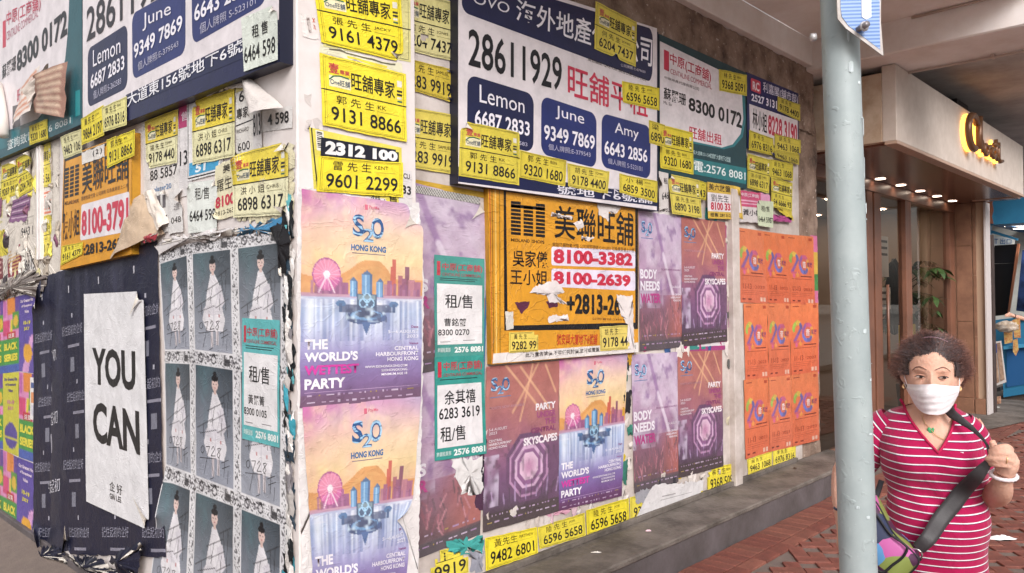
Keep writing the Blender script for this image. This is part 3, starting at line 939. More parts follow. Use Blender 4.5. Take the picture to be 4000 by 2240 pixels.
def art_stage(w=90, h=128):
    c = Canvas(w, h); c.asp = 1.41
    n = fbm(c.S * 5, c.T * 6, 51, 5)
    c.grad([(0, '#a8544a'), (.2, '#b4655c'), (.4, '#9f5668'), (.55, '#8b4f78'), (.7, '#6d3f74'), (.85, '#472a56'), (.92, '#1e1426'), (1, '#14101a')])
    c.put(np.clip(n * 3 - 1.4, 0, 1) * (c.T < .5), '#c77f6c', .5)
    for x0, y0, x1, y1 in ((.25, 0, .72, .30), (.45, .02, .9, .33), (.70, 0, .35, .3), (.62, 0, .45, .36), (.8, .02, .95, .2)):
        c.seg(x0, y0, x1, y1, .016, '#e9b083', .75)
    for k, (r, cc) in enumerate(((1.0, '#5a2f62'), (.86, '#b987b4'), (.78, '#6b3a72'), (.62, '#d8b0d4'), (.52, '#8a4f8c'), (.40, '#e6c3dc'))):
        pts = [(.58 + .33 * r * math.cos(R(a)), .66 + .235 * r * math.sin(R(a)) ) for a in range(22, 382, 45)]
        c.poly(pts, cc)
    c.ell(.58, .66, .12, .085, '#c47fae', .9, .8)
    c.put(((c.T > .5) & (c.T < .9) & (c.S > .85)) * .8, '#5a3060'); 
    for i in range(14): c.seg(.05 + i * .07, .86, .02 + i * .075, .80 - .03 * (i % 3), .01, '#b89acb' if i % 2 else '#2c1a3a', .8)
    c.put(((c.T > .55) & (c.T < .86) & (c.S < .18)) * np.clip(vnoise(c.S * 18, c.T * 20, 61) * 2 - .6, 0, 1), '#cbbcd8', .85)
    c.put(((c.T > .50)) * np.clip(vnoise(c.S * 26, c.T * 34, 62) * 3 - 2, 0, 1) * (c.T < .88), '#2a1638', .7)
    c.rect(0, .90, 1, 1, '#15101b')
    return c
ART_A = soften(art_harbour(), .12, '#d8ccd0'); ART_A2 = soften(art_harbour(90, 128), .06); ART_B = soften(art_crowd(), .16, '#cdb6c2'); ART_C = soften(art_stage(), .12, '#c9a8aa')  # crowd art is blended pale: a haze of reflections put into its colour
def logo(x0, y0, x1, y1):
    w_, h_ = x1 - x0, y1 - y0
    o = []
    for b, cc, dd in ((.035, '#2f5c93', 0), (-.0, '#a9d3f2', .0)):
        o += [('t', 'S', x0, y0, x0 + .36 * w_, y0 + .82 * h_, cc, b), ('t', '2', x0 + .34 * w_, y0 + .50 * h_, x0 + .66 * w_, y1, cc, b), ('t', 'O', x0 + .58 * w_, y0 + .04 * h_, x1, y0 + .85 * h_, cc, b)]
    return o
def logos_row(t, dark=False):
    o = []
    rnd = random.Random(int(t * 1000))
    x = .05
    while x < .93:
        w_ = rnd.choice([.012, .02, .035, .06])
        hh = rnd.uniform(.003, .010) if w_ > .03 else rnd.uniform(.006, .014)
        o.append(('r', x, t - hh / 2, x + w_, t + hh / 2, rnd.choice(['#b39ab8', '#c4b0c8', '#a585ac', '#bba0bc', '#a89050'] ), 0)); x += w_ + rnd.uniform(.012, .06)
    return o
OPS_A = logo(.385, .085, .645, .215) + [('t', 'PayMe', .52, .034, .605, .055, '#d86a84', .01), ('r', .485, .032, .51, .058, '#d86a84', 0),
    ('t', 'HONG KONG', .375, .232, .665, .262, '#3470a8', .04), ('r', .385, .272, .66, .276, '#8a7a86', 0),
    ('t', 'THE', .03, .688, .20, .735, '#f4eef6', .04), ('t', "WORLD'S", .03, .747, .44, .792, '#f4eef6', .04), ('t', 'WETTEST', .03, .808, .45, .853, '#d838a4', .04), ('t', 'PARTY', .03, .870, .34, .918, '#f4eef6', .04),
    ('t', 'Date', .90, .625, .965, .638, '#8c3f7a', .02), ('t', '5—6 AUGUST', .69, .648, .965, .664, '#eef', .01), ('t', '2023', .86, .672, .965, .688, '#eef', .01),
    ('t', 'Venue', .88, .71, .965, .722, '#8c3f7a', .02), ('t', 'CENTRAL', .75, .73, .965, .75, '#f4eef6', .02), ('t', 'HARBOURFRONT', .59, .757, .965, .777, '#f4eef6', .02), ('t', 'HONG KONG', .69, .784, .965, .804, '#f4eef6', .02),
    ('t', 'WWW.S2OHONGKONG.COM', .50, .822, .865, .834, '#f4eef6', .01), ('t', 'S2OHONGKONG', .64, .842, .865, .854, '#f4eef6', .01), ('t', 'MINIMUM AGE 18', .64, .862, .865, .874, '#f4eef6', .01),
    ('r', .03, .932, .97, .934, '#c9a8cc', 0)] + logos_row(.948) + logos_row(.98)
OPS_A = [(o[:6] + ('#eceaf6',) + o[7:]) if o[0] == 't' and o[6] == '#eef' else o for o in OPS_A]
OPS_B = logo(.06, .07, .30, .175) + [('r', .05, .19, .32, .195, '#5a7fae', 0), ('t', 'BODY', .02, .415, .40, .485, '#ece4ee', .04), ('t', 'NEEDS', .02, .50, .46, .57, '#ece4ee', .04), ('t', 'WATER', .02, .59, .48, .66, '#b83a86', .04),
    ('t', 'TICKETS NOW AVAILABLE', .50, .405, .97, .418, '#8a4a80', .01), ('t', '5-6 AUGUST', .76, .53, .97, .548, '#ece4ee', .01), ('t', 'CENTRAL', .82, .59, .97, .605, '#ece4ee', .02), ('t', 'HARBOURFRONT', .72, .612, .97, .627, '#ece4ee', .02), ('t', 'HONG KONG', .78, .634, .97, .649, '#ece4ee', .02)] + logos_row(.895) + logos_row(.955)
OPS_C = logo(.06, .07, .30, .175) + [('r', .05, .19, .32, .195, '#5a7fae', 0), ('t', 'PARTY', .66, .265, .95, .31, '#f2e8ee', .04), ('t', 'UNDER', .68, .32, .95, .36, '#a2457e', .04), ('t', 'THE', .79, .37, .95, .41, '#a2457e', .04), ('t', 'CENTRAL', .60, .42, .95, .455, '#8c3a6c', .04), ('t', 'SKYSCAPES', .50, .475, .97, .525, '#f2e8ee', .04),
    ('t', 'TICKETS NOW AVAILABLE', .05, .25, .50, .266, '#b98a9a', .01), ('t', '5-6 AUGUST', .05, .38, .28, .397, '#e8dce4', .01), ('t', '2023', .05, .403, .15, .42, '#e8dce4', .01), ('t', 'CENTRAL', .05, .45, .22, .465, '#e8dce4', .02), ('t', 'HARBOURFRONT', .05, .472, .34, .487, '#e8dce4', .02), ('t', 'HONG KONG', .05, .494, .28, .509, '#e8dce4', .02)] + logos_row(.915) + logos_row(.955)
FG = 'music festival posters'
def fest(kind, wq, lay, label, **k):
    art = {'A': ART_A, 'A2': ART_A2, 'B': ART_B, 'C': ART_C}[kind]
    return sheet('festival_poster', wq, lay, label, 'poster', paint=art, ops={'A': OPS_A, 'A2': OPS_A, 'B': OPS_B, 'C': OPS_C}[kind], group=FG, mt=GLOSS, wr=k.pop('wr', .0028), rip=.004, **k)

# ================================================================== pillar
scrap('white_backing_paper', 'P', ((-0.0007,2.086),(0.6169,2.07),(0.6414,1.732),(0.6265,1.192),(0.5905,0.3621),(0.0104,0.5217),(-0.0094,1.256)), 0, '#e4dedd', 'white backing paper showing round the festival posters on the corner pillar', 'paper', h=.002, rough=.004)
sheet('phone_sticker', ('P',((0.1023,2.927),(0.5755,2.99),(0.575,2.703),(0.121,2.669))), 0, 'pale yellow sticker edge showing behind the topmost pillar sticker', 'sticker', base='#e2d98a', ops=[('f', .03, .03, .97, .97, .0016, K), ('l', [(0, .49), (1, .49)], .004, K)], group='yellow phone-number stickers')
ysticker(('P',((0.0674,2.93),(0.5192,2.992),(0.532,2.691),(0.108,2.682))), 2, '張 先 生', 'JACKY', '9161 4379', 'bright yellow sticker with number 9161 4379 at the top of the pillar', curl=((0, 0, .05, .006), (1, 1, .05, .006)))
sheet('paper_strip', ('P',((0.1079,2.669),(0.523,2.683),(0.527,2.634),(0.1078,2.643))), 0, 'torn yellow and white strip between two yellow stickers high on the pillar', 'paper', base='#e5dfc0', ops=[('r', .1, .1, .9, .3, '#6c6550'), ('r', .3, .5, .8, .8, YEL)], rip=.02)
ysticker(('P',((0.0985,2.638),(0.5405,2.642),(0.542,2.336),(0.1094,2.344))), 3, '郭 先 生', 'KK', '9131 8866', 'bright yellow sticker with number 9131 8866 in the middle of the pillar stack')
sheet('yellow_flyer', ('P',((0.0525,2.329),(0.5194,2.31),(0.5214,2.057),(0.0743,2.058))), 0, 'yellow flyer with a barcode behind the white on black 2312 number', 'flyer', base='#e8d84a', ops=[('l', [(.02, 0), (.04, 1)], .006, K), ('r', .06, .02, .14, .32, '#efe9dc', 0)] + [('r', .07, .04 + i * .028, .125, .04 + i * .028 + (.012 if i % 3 else .02), K, 1) for i in range(9)] + [('t', '租 . 售', .62, .86, .93, .97, K, .02), ('l', [(.97, .3), (.97, 1)], .003, K)])
sheet('number_strip', ('P',((0.1053,2.296),(0.4993,2.295),(0.4988,2.239),(0.1011,2.22))), 2, 'black strip with white digits 2312 100 stuck across the pillar', 'sign', base='#1a1c2a', ops=[('t', '2312 100', .05, .14, .98, .9, '#f0ecea', .06)], bite=((1, 0, .014),))
ysticker(('P',((0.0919,2.217),(0.521,2.241),(0.5218,2.089),(0.0799,2.074))), 3, '雷 先 生', 'KENT', '9601 2299', 'bright yellow half sticker with number 9601 2299 just above the upper festival poster', full=False, c='#f4de20')
sheet('white_flyer', ('P',((0.503,2.214),(0.577,2.21),(0.5754,2.053),(0.5015,2.061))), 1, 'white torn flyer ending in 33 at the right edge of the pillar', 'flyer', base='#ddd6d6', ops=[('t', 'CU', .3, .1, .8, .25, K, .02), ('t', '33', .2, .45, .9, .7, K, .03)], rip=.01)
sheet('paper_tag', ('P',((0.0107,2.773),(0.0829,2.783),(0.097,2.696),(0.0244,2.688))), 0, 'small white torn tag with 9271 at the left edge of the pillar', 'tag', base='#e3dad6', ops=[('t', '9271', .4, .1, .6, .8, '#6c5550', .01), ('t', 'X', .75, .1, .95, .3, '#d0603a', .03), ('t', '及', .75, .4, .95, .6, '#d0603a', .03)], rip=.012)
for i in range(9):
    rr = random.Random(i)
    z0 = rr.uniform(2.1, 3.2); u0 = rr.uniform(.02, .12)
    scrap('paint_flake', 'P', [(u0, z0), (u0 + .03, z0 + .01), (u0 + .025, z0 - .05), (u0 + .005, z0 - .04)], 0, '#d3c8c4', None, None, rough=.008, seed=i, into='fl')
flush('fl', 'paint_flakes', label='flakes of peeling white paint on the left edge of the pillar', cat='paint flakes')
fest('A', ('P',((0.0151,2.078),(0.6377,2.058),(0.615,1.194),(0.0008,1.212))), 2, 'large sunset harbour festival poster, upper of two on the corner pillar', curl=((1, 0, .12, .006),), wr=.003)
fest('A', ('P',((0.0114,1.214),(0.615,1.199),(0.5045,0.2816),(0.0628,0.3501))), 3, 'crumpled sunset harbour festival poster, lower of two on the corner pillar', curl=((1, .6, .12, .012),), wr=.004, fold=(0, .006, 9))

# ================================================================== right wall, upper boards
def board(name, wk, q, depth, face_c, ops, label, frame_mt, lip=.012, base_z=1.0, face_mt=None, paint=None, **k):
    """flat sign box: a frame body with depth and a printed face."""
    q = np.array(q)
    u0, u1 = q[:, 0].min(), q[:, 0].max(); z0, z1 = q[:, 1].min(), q[:, 1].max()
    ax, v = WALL[wk]
    wall_v = {'R': .14, 'P': 0, 'L': 0}[wk[0]]
    loc = ((u0 + u1) / 2, wall_v, z0) if ax == 'y' else (wall_v, (u0 + u1) / 2, z0)
    t = thing(name, loc, label, 'sign')
    V = []
    for d in (v - wall_v + .0006, -.0004):
        for (u, z) in q:
            V.append((u - loc[0], d, z - loc[2]) if ax == 'y' else (d, u - loc[1], z - loc[2]))
    fr = mesh('frame', V, [(0, 3, 2, 1), (4, 5, 6, 7), (0, 1, 5, 4), (1, 2, 6, 5), (2, 3, 7, 6), (3, 0, 4, 7)], frame_mt, t)
    bm = bmesh.new(); bm.from_mesh(fr.data); bmesh.ops.recalc_face_normals(bm, faces=bm.faces); bm.to_mesh(fr.data); bm.free()
    s = sheet('face', (wk, [tuple(p) for p in q]), 0, None, None, base=face_c, ops=ops, wr=0, res=.3, mt=face_mt or VINYL, parent=t, paint=paint)
    s.matrix_parent_inverse = Matrix.Translation(Vector(loc)).inverted()
    return t
M_nf = mat('navy_frame', '#14162c', .35, .05, 8, spec=.5)
M_of = mat('ochre_frame', '#c08a20', .45, .1, 10, c2='#9a6c18', vscale=6)
M_tf = mat('teal_frame', '#17343c', .45, .1, 10, c2='#0f2228', vscale=9)
W_ = '#e2d9dc'
navy_ops = [('Q', ((0.9413,3.282),(2.714,3.406),(2.687,2.201),(0.9287,2.201)), W_, 0),
    ('RR', ((0.9702,3.255),(2.667,3.389),(2.649,3.035),(0.9599,3.054)), NAVY, .05, 1),
    ('T', 'OVO', ((1.042,3.172),(1.305,3.187),(1.298,3.131),(1.036,3.119)), '#e6e2ea'),
    ('T', '海外地產代理公司', ((1.357,3.231),(2.656,3.329),(2.642,3.128),(1.35,3.11)), '#eeeaf0', .03),
    ('T', '公司牌照 C-079430', ((2.297,3.085),(2.568,3.097),(2.567,3.076),(2.297,3.065)), '#cfc8d4'),
    ('T', '28611929', ((1.005,2.986),(1.728,2.994),(1.725,2.8),(1.002,2.795)), K, .015),
    ('T', '廣告編號 QRE-156  廣告日期:28-8-2020', ((1.966,3.051),(2.576,3.052),(2.575,3.023),(1.965,3.028)), '#3a3436'),
    ('T', '旺舖平租', ((1.781,2.979),(2.592,2.962),(2.589,2.791),(1.778,2.784)), REDT, .04),
    ('RR', ((0.9965,2.752),(1.489,2.742),(1.481,2.425),(0.9899,2.428)), NAVY, .06, 1), ('T', 'Lemon', ((1.078,2.716),(1.412,2.702),(1.411,2.625),(1.077,2.626)), '#efeaf2', .0), ('T', '6687 2833', ((1.044,2.586),(1.452,2.585),(1.45,2.507),(1.042,2.5)), '#efeaf2', .02), ('T', '個人牌照:S-262583', ((1.062,2.478),(1.431,2.474),(1.431,2.448),(1.061,2.45)), '#b9b6cc'),
    ('RR', ((1.551,2.747),(2.048,2.729),(2.038,2.403),(1.543,2.424)), NAVB, .06, 1), ('T', 'June', ((1.668,2.715),(1.926,2.711),(1.925,2.627),(1.667,2.637)), '#efeaf2', .0), ('T', '9349 7869', ((1.569,2.592),(2.026,2.595),(2.025,2.51),(1.567,2.506)), '#efeaf2', .02), ('T', '個人牌照:E-379543', ((1.604,2.49),(1.982,2.493),(1.982,2.46),(1.603,2.456)), '#b9b6cc'),
    ('RR', ((2.099,2.743),(2.624,2.742),(2.612,2.397),(2.089,2.418)), NAVB, .06, 1), ('T', 'Amy', ((2.228,2.71),(2.483,2.705),(2.482,2.621),(2.226,2.622)), '#efeaf2', .0), ('T', '6643 2856', ((2.12,2.583),(2.58,2.584),(2.578,2.501),(2.119,2.498)), '#efeaf2', .02), ('T', '個人牌照 S-523101', ((2.154,2.479),(2.519,2.474),(2.518,2.435),(2.153,2.445)), '#b9b6cc'),
    ('Q', ((0.9297,2.283),(2.689,2.3),(2.688,2.227),(0.9288,2.209)), NAVY, 1), ('T', '號地下6號舖', ((1.675,2.272),(2.633,2.285),(2.632,2.238),(1.674,2.218)), '#e4e0ea', .03), ('T', '下', ((2.175,2.307),(2.265,2.306),(2.264,2.262),(2.174,2.259)), '#e4e0ea', .03)]
board('letting_board', 'Rn', ((0.9413,3.282),(2.732,3.385),(2.706,2.197),(0.9287,2.201)), .06, '#1b1e38', navy_ops, 'big navy and white letting board with number 28611929, right of the pillar', M_nf)
cen_ops = [('Q', ((2.806,3.391),(4.053,3.389),(4.026,2.487),(2.785,2.457)), '#1d4148', 0),
    ('PP', ((2.81,3.344),(3.939,3.322),(4.016,3.243),(4.029,3.026),(3.978,2.878),(3.833,2.78),(3.671,2.74),(2.795,2.706))[::-1], '#2f7d86', 1),
    ('PP', ((2.81,3.354),(3.861,3.319),(3.97,3.25),(3.989,3.02),(3.94,2.894),(3.808,2.795),(3.64,2.748),(2.796,2.725))[::-1], W_, 2),
    ('Q', ((2.858,3.309),(2.922,3.307),(2.919,3.17),(2.855,3.173)), REDT, 3),
    ('T', '中原(工商舖)', ((2.932,3.307),(3.489,3.297),(3.486,3.196),(2.93,3.216)), REDT, .03), ('T', 'CENTALINE COMMERCIAL', ((2.935,3.195),(3.498,3.196),(3.497,3.157),(2.934,3.16)), '#c25468'),
    ('T', '中原地產代理有限公司', ((2.858,3.128),(3.314,3.137),(3.313,3.111),(2.858,3.112)), '#5c5558'),
    ('T', '蘇麗珊', ((2.847,3.053),(3.133,3.055),(3.131,2.97),(2.845,2.969)), K, .03), ('T', 'Ms. So', ((2.845,2.958),(2.944,2.96),(2.944,2.938),(2.844,2.937)), K),
    ('T', '8300 0172', ((3.17,3.042),(3.964,3.062),(3.96,2.937),(3.167,2.948)), K, .03),
    ('T', '旺舖出租', ((3.175,2.843),(3.637,2.843),(3.635,2.762),(3.173,2.752)), REDT, .02),
    ('T', '后大道東151-154號愛群大廈地下G號舖', ((3.22,2.674),(3.768,2.692),(3.767,2.65),(3.219,2.646)), '#b6d0d0', .02),
    ('Q', ((3.219,2.617),(4.031,2.638),(4.027,2.512),(3.216,2.504)), '#2c7a7e', 2), ('T', '電:2576 8081', ((3.229,2.602),(4.01,2.61),(4.008,2.535),(3.227,2.528)), '#e9efee', .04)]
board('letting_board', 'Rc', ((2.806,3.402),(4.053,3.395),(4.026,2.474),(2.785,2.446)), .02, '#1d4148', cen_ops, 'white and teal letting board with number 8300 0172 on the right wall', M_tf)
rc_ops = [('RR', ((4.127,3.372),(4.301,3.375),(4.298,3.27),(4.124,3.27)), '#d8465a', .02, 1), ('T', 'RC', ((4.154,3.352),(4.272,3.356),(4.27,3.285),(4.152,3.282)), '#f2e4ea', .03),
    ('T', '利嘉閣(舖市部)', ((4.337,3.385),(5.016,3.397),(5.013,3.308),(4.333,3.284)), '#dad6e8', .02), ('T', '2527 3131', ((4.13,3.246),(4.59,3.268),(4.588,3.197),(4.128,3.188)), '#e6e2f0', .03),
    ('Q', ((4.093,3.157),(5.008,3.171),(4.997,2.882),(4.099,2.892)), W_, 1), ('T', '林小姐', ((4.147,3.134),(4.401,3.126),(4.395,2.961),(4.142,2.974)), K, .02), ('T', '8228 3190', ((4.423,3.129),(4.99,3.129),(4.983,2.95),(4.417,2.964)), '#cf3f58', .03)]
board('letting_board', 'Rc', ((4.06,3.403),(5.033,3.414),(5.019,2.801),(4.056,2.804)), .02, '#252a62', rc_ops, 'small dark blue and white board with red number 8228 3190', M_nf)

# ---------------- orange framed board under plastic film
OR = '#dc9a2c'
def mid_logo(mk, o):
    return o
or_ops = [('Q', ((1.192,1.458),(2.503,1.452),(2.499,1.284),(1.184,1.301)), OR, 0), ('Q', ((1.188,2.222),(1.196,2.223),(1.199,1.302),(1.19,1.303)), '#9a7020', 1), ('Q', ((1.211,2.222),(1.222,2.224),(1.219,1.305),(1.21,1.305)), '#e8c06a', 1), ('Q', ((1.173,2.223),(1.179,2.223),(1.184,1.301),(1.181,1.301)), '#b04038', 1), ('Q', ((1.243,2.221),(1.252,2.222),(1.246,1.307),(1.237,1.308)), '#a87c24', 1),
    ('Q', ((1.279,2.214),(2.514,2.221),(2.498,1.431),(1.274,1.467)), K, 1), ('Q', ((1.296,2.197),(2.483,2.201),(2.468,1.473),(1.299,1.492)), OR, 2)]
or_ops += [('T', '美聯旺舖', ((1.686,2.159),(2.46,2.169),(2.455,1.953),(1.683,1.971)), K, .05), ('T', 'MIDLAND  SHOPS', ((1.329,1.954),(1.597,1.953),(1.597,1.936),(1.329,1.937)), '#3f2d14', .02),
    ('T', '美聯旺舖物業代理 公司牌照號碼 C-016851 旺角廣東道上六號', ((1.665,1.948),(2.464,1.946),(2.464,1.918),(1.665,1.923)), '#5a4320'),
    ('T', '吳家儀', ((1.341,1.895),(1.623,1.893),(1.622,1.799),(1.34,1.806)), K, .01), ('RR', ((1.658,1.923),(2.477,1.929),(2.475,1.817),(1.656,1.818)), '#e6dcec', .015, 3), ('T', '8100-3382', ((1.675,1.912),(2.446,1.912),(2.444,1.832),(1.673,1.829)), '#cb2f48', .05),
    ('T', '王小姐', ((1.321,1.791),(1.622,1.788),(1.621,1.702),(1.32,1.709)), K, .01), ('RR', ((1.656,1.8),(2.474,1.799),(2.472,1.675),(1.654,1.698)), '#e6dcec', .015, 3), ('T', '8100-2639', ((1.673,1.789),(2.421,1.776),(2.42,1.7),(1.672,1.711)), '#cb2f48', .05),
    ('T', '+2813-262', ((1.786,1.662),(2.38,1.65),(2.377,1.52),(1.784,1.544)), K, .04),
    ('T', '公司電話:2345123', ((2.02,1.517),(2.394,1.5),(2.394,1.485),(2.02,1.503)), '#6a3f18'),
    ('T', '號安興大廈地下6號舖', ((1.698,1.433),(2.073,1.418),(2.064,1.352),(1.694,1.371)), '#c43428', .03),
    ('Q', ((1.191,1.352),(2.5,1.345),(2.499,1.284),(1.184,1.301)), '#e4dcd8', 2), ('T', '此乃廣告牌價,不準任何討價,塗污或覆蓋,本公司將保留追究權利', ((1.432,1.342),(2.469,1.334),(2.469,1.306),(1.432,1.316)), '#3a3436', .02)]
for i in range(3):                       # the house mark: three ribbed bars
    x0 = 1286 + i * 31
    pass
orq = ((1.332,2.154),(1.607,2.158),(1.604,1.967),(1.33,1.97))
for i in range(3):
    for j in range(9):
        f0, f1 = i * .36, i * .36 + .28
        g0, g1 = j / 9 + .01, (j + 1) / 9 - .02
        if i == 1 and j == 0: continue
        A = np.array(orq)
        def bl(a, b): return tuple((1 - b) * ((1 - a) * A[0] + a * A[1]) + b * ((1 - a) * A[3] + a * A[2]))
        or_ops.append(('Q', (bl(f0, g0), bl(f1, g0), bl(f1, g1), bl(f0, g1)), K, 3))
or_ops.append(('Q', (bl(0, .1), bl(1, .1), bl(1, .19), bl(0, .19)), K, 3))
orb = board('letting_board', 'Ro', ((1.162,2.224),(2.519,2.229),(2.499,1.284),(1.178,1.297)), .03, OR, or_ops, 'orange framed board with red numbers 8100-3382 and 8100-2639, torn in places', M_of, face_mt=FILM)
tpl = ['over the fourth black character', 'beside the last digit of the lower number', 'below the second name row', 'across the second black character', 'at the bottom centre above the address line', 'small, on the third black character', 'tiny, under the third black character']
for ti_, (nm_, a) in enumerate((('torn_patch', ((2.079,2.21),(2.273,2.217),(2.323,2.191),(2.259,2.147),(2.178,2.16),(2.197,2.094),(2.137,2.119),(2.098,2.135))), ('torn_patch', ((2.262,1.651),(2.44,1.642),(2.451,1.302),(2.373,1.311),(2.385,1.456),(2.31,1.532))), ('torn_patch', ((1.518,1.702),(1.686,1.736),(1.772,1.669),(1.684,1.653),(1.789,1.6),(1.633,1.613),(1.606,1.653),(1.469,1.669))), ('torn_patch', ((1.657,2.115),(1.851,2.106),(1.836,2.089),(1.657,2.097))), ('torn_patch', ((1.631,1.536),(1.788,1.539),(1.805,1.507),(1.617,1.499))), ('torn_patch', ((1.851,2.071),(1.925,2.095),(1.954,2.054),(1.894,2.028))), ('torn_patch', ((1.93,1.992),(2.056,1.994),(1.998,1.972),(1.923,1.976))))):
    scrap(nm_, 'Ro', a, 1.5, '#e6dcda', 'torn white patch on the orange board, ' + tpl[ti_], 'paper', 'torn white patches on the orange board', h=.003, rough=.006, seed=len(nm_) + int(a[0][0] * 99))
for ri_, (a, cc) in enumerate(((((1.355,1.612),(1.468,1.619),(1.468,1.598),(1.41,1.552),(1.373,1.582)), '#5c2a42'), (((1.606,1.614),(1.701,1.617),(1.708,1.586),(1.632,1.58)), '#5c2a42'), (((1.282,1.565),(1.342,1.564),(1.341,1.473),(1.281,1.471)), '#d9d2c8'))):
    scrap('paper_remnant', 'Ro', a, 1.5, cc, ('purple pointed remnant of paper at the lower left of the orange board', 'small purple remnant of paper left of the lowest number on the orange board', 'pale square label in the lower left corner of the orange board')[ri_], 'paper', 'remnants on the orange board', rough=.004, seed=3)
ysticker(('Ro',((1.304,1.458),(1.537,1.453),(1.535,1.344),(1.303,1.349))), 2, '黃 先 生', '', '9282 99', 'faded torn yellow half sticker 9282 99 low on the orange board', full=False, c='#e9d060', bite=((1, 0, .03),))
ysticker(('Ro',((2.089,1.46),(2.402,1.46),(2.399,1.31),(2.094,1.312))), 2, '胡 先 生', '', '9178 44', 'faded torn yellow half sticker 9178 44 in the lower right of the orange board', full=False, c='#e9d060', bite=((1, 1, .03),))

# ---------------- stickers on the right wall
ysticker(('R',((0.6207,3.097),(0.9897,3.12),(0.9674,2.819),(0.618,2.808))), 1, '何 先 生', 'JONES', '6204 7437', 'pale faded full sticker ending 437 at the top, cut off by the pillar edge', c='#e2d89a', head='#e6dc96', bite=((.42, .72, .02),))
ysticker(('R',((0.6176,2.771),(0.9643,2.778),(0.9624,2.61),(0.6163,2.629))), 2, '黃 先 生', 'SAMUEL', '9283 9919', 'yellow half sticker ending 9919, second down beside the pillar', full=False, c='#d9bf3c', curl=((1, 0, .04, .01), (1, 1, .04, .01)))
ysticker(('R',((0.6155,2.54),(0.9966,2.556),(0.969,2.255),(0.6128,2.257))), 2, '黃 先 生', 'SAMUEL', '9283 9919', 'full yellow sticker ending 9919, lowest beside the pillar', c='#dfcb4e')
ysticker(('Rn',((0.9456,2.512),(1.369,2.516),(1.362,2.234),(0.9265,2.238))), 2, '郭 先 生', 'KK', '9131 8866', 'full yellow sticker 9131 8866 on the lower left corner of the navy board', curl=((0, 0, .05, .01),), c='#e0cd42')
ysticker(('Rn',((1.371,2.423),(1.761,2.414),(1.744,2.267),(1.359,2.276))), 2, '郭 先 生', 'BEN', '9320 1680', 'yellow half sticker 9320 1680 on the bottom band of the navy board', full=False, c='#e0cb40')
ysticker(('Rn',((1.764,2.401),(2.169,2.398),(2.146,2.261),(1.769,2.268))), 2, '胡 先 生', 'TOMMY', '9178 4400', 'yellow half sticker 9178 4400 on the bottom band of the front navy board', full=False, c='#e3ce44')
ysticker(('Rn',((2.267,2.397),(2.691,2.392),(2.684,2.25),(2.264,2.279))), 2, '小 楊', 'JOHN', '6859 3500', 'yellow half sticker 6859 3500 at the lower right corner of the navy board', full=False, c='#e3ce44')
ysticker(('Rn',((2.045,3.403),(2.475,3.385),(2.456,3.096),(2.028,3.113))), 2, '何 先 生', 'JONES', '6204 7437', 'full yellow sticker 6204 7437 hanging over the top of the navy board', c='#e8d438', bite=((.5, 1, .018),), curl=((.5, 1, .05, .008),))
ysticker(('Rn',((2.308,2.976),(2.729,3.014),(2.726,2.863),(2.313,2.845))), 2, '陸 先 生', 'JOE', '6596 5658', 'yellow half sticker 6596 5658 stuck over the red headline of the navy board', full=False, c='#ead63c')
ysticker(('Rn',((2.602,2.78),(2.796,2.78),(2.792,2.628),(2.604,2.633))), 1, '梁', '', '6890', 'torn yellow sticker stub starting 68 on the right edge of the navy board', full=False, c='#e3ce44', bite=((.9, .4, .03),))
ysticker(('Rc',((2.792,2.788),(3.218,2.798),(3.221,2.499),(2.791,2.497))), 2, '郭 先 生', 'BEN', '9320 1680', 'full yellow sticker 9320 1680 on the lower left of the teal board', c='#e6d23a')
ysticker(('Rc',((3.608,3.331),(4.053,3.376),(4.048,3.212),(3.604,3.169))), 2, '林 先 生', 'BEN', '9368 5091', 'yellow half sticker 9368 5091 at the upper right of the teal board', full=False, c='#e8d438')
ysticker(('Rc',((4.599,3.31),(5.055,3.319),(5.049,3.17),(4.596,3.188))), 2, '胡 先 生', '', '9178 4400', 'small yellow half sticker 9178 4400 on the dark blue board', full=False, c='#dcc838')
ysticker(('Rc',((4.074,2.945),(4.505,2.941),(4.515,2.796),(4.069,2.787))), 3, '李 先 生', '', '6976 8316', 'yellow half sticker 6976 8316 at the lower left of the dark blue board', full=False, c='#d9c73c', curl=((1, 1, .04, .01),))
ysticker(('Rc',((4.51,2.865),(5.03,2.865),(5.019,2.779),(4.552,2.784))), 1, '', '', '9463 1068', 'bent yellow sticker edge peeping out below sticker 9463 1068', full=False, c='#d0bd3c')
ysticker(('Rc',((4.529,2.984),(5.052,3.002),(5.047,2.864),(4.524,2.837))), 3, '胡 先 生', '', '9463 1068', 'yellow half sticker 9463 1068 at the lower right of the dark blue board', full=False, c='#dcc838', curl=((1, 1, .03, .01),))
ysticker(('Rb',((4.038,2.754),(4.444,2.757),(4.405,2.474),(4.03,2.483))), 1, '洪 小 姐', 'CHRIS', '6898 6317', 'full yellow sticker 6898 6317 below the dark blue board', c='#d9c73c')
ysticker(('Rb',((4.436,2.759),(4.884,2.773),(4.878,2.621),(4.432,2.611))), 1, '胡 先 生', '', '9463 1068', 'yellow half sticker 9463 1068 directly above sticker 94 6666 93', full=False, c='#d9c73c')
ysticker(('Rb',((4.447,2.612),(4.862,2.605),(4.845,2.356),(4.439,2.366))), 2, '李 先 生', '', '94 6666 93', 'full yellow sticker 94 6666 93 near the right end of the wall', c='#d9c73c')
ysticker(('Rb',((3.195,2.467),(3.4,2.46),(3.386,2.329),(3.192,2.332))), 1, '', 'JONES', '7 43', 'yellow sticker stub ending 43 beside sticker 6890 3198', full=False, c='#d9c73c')
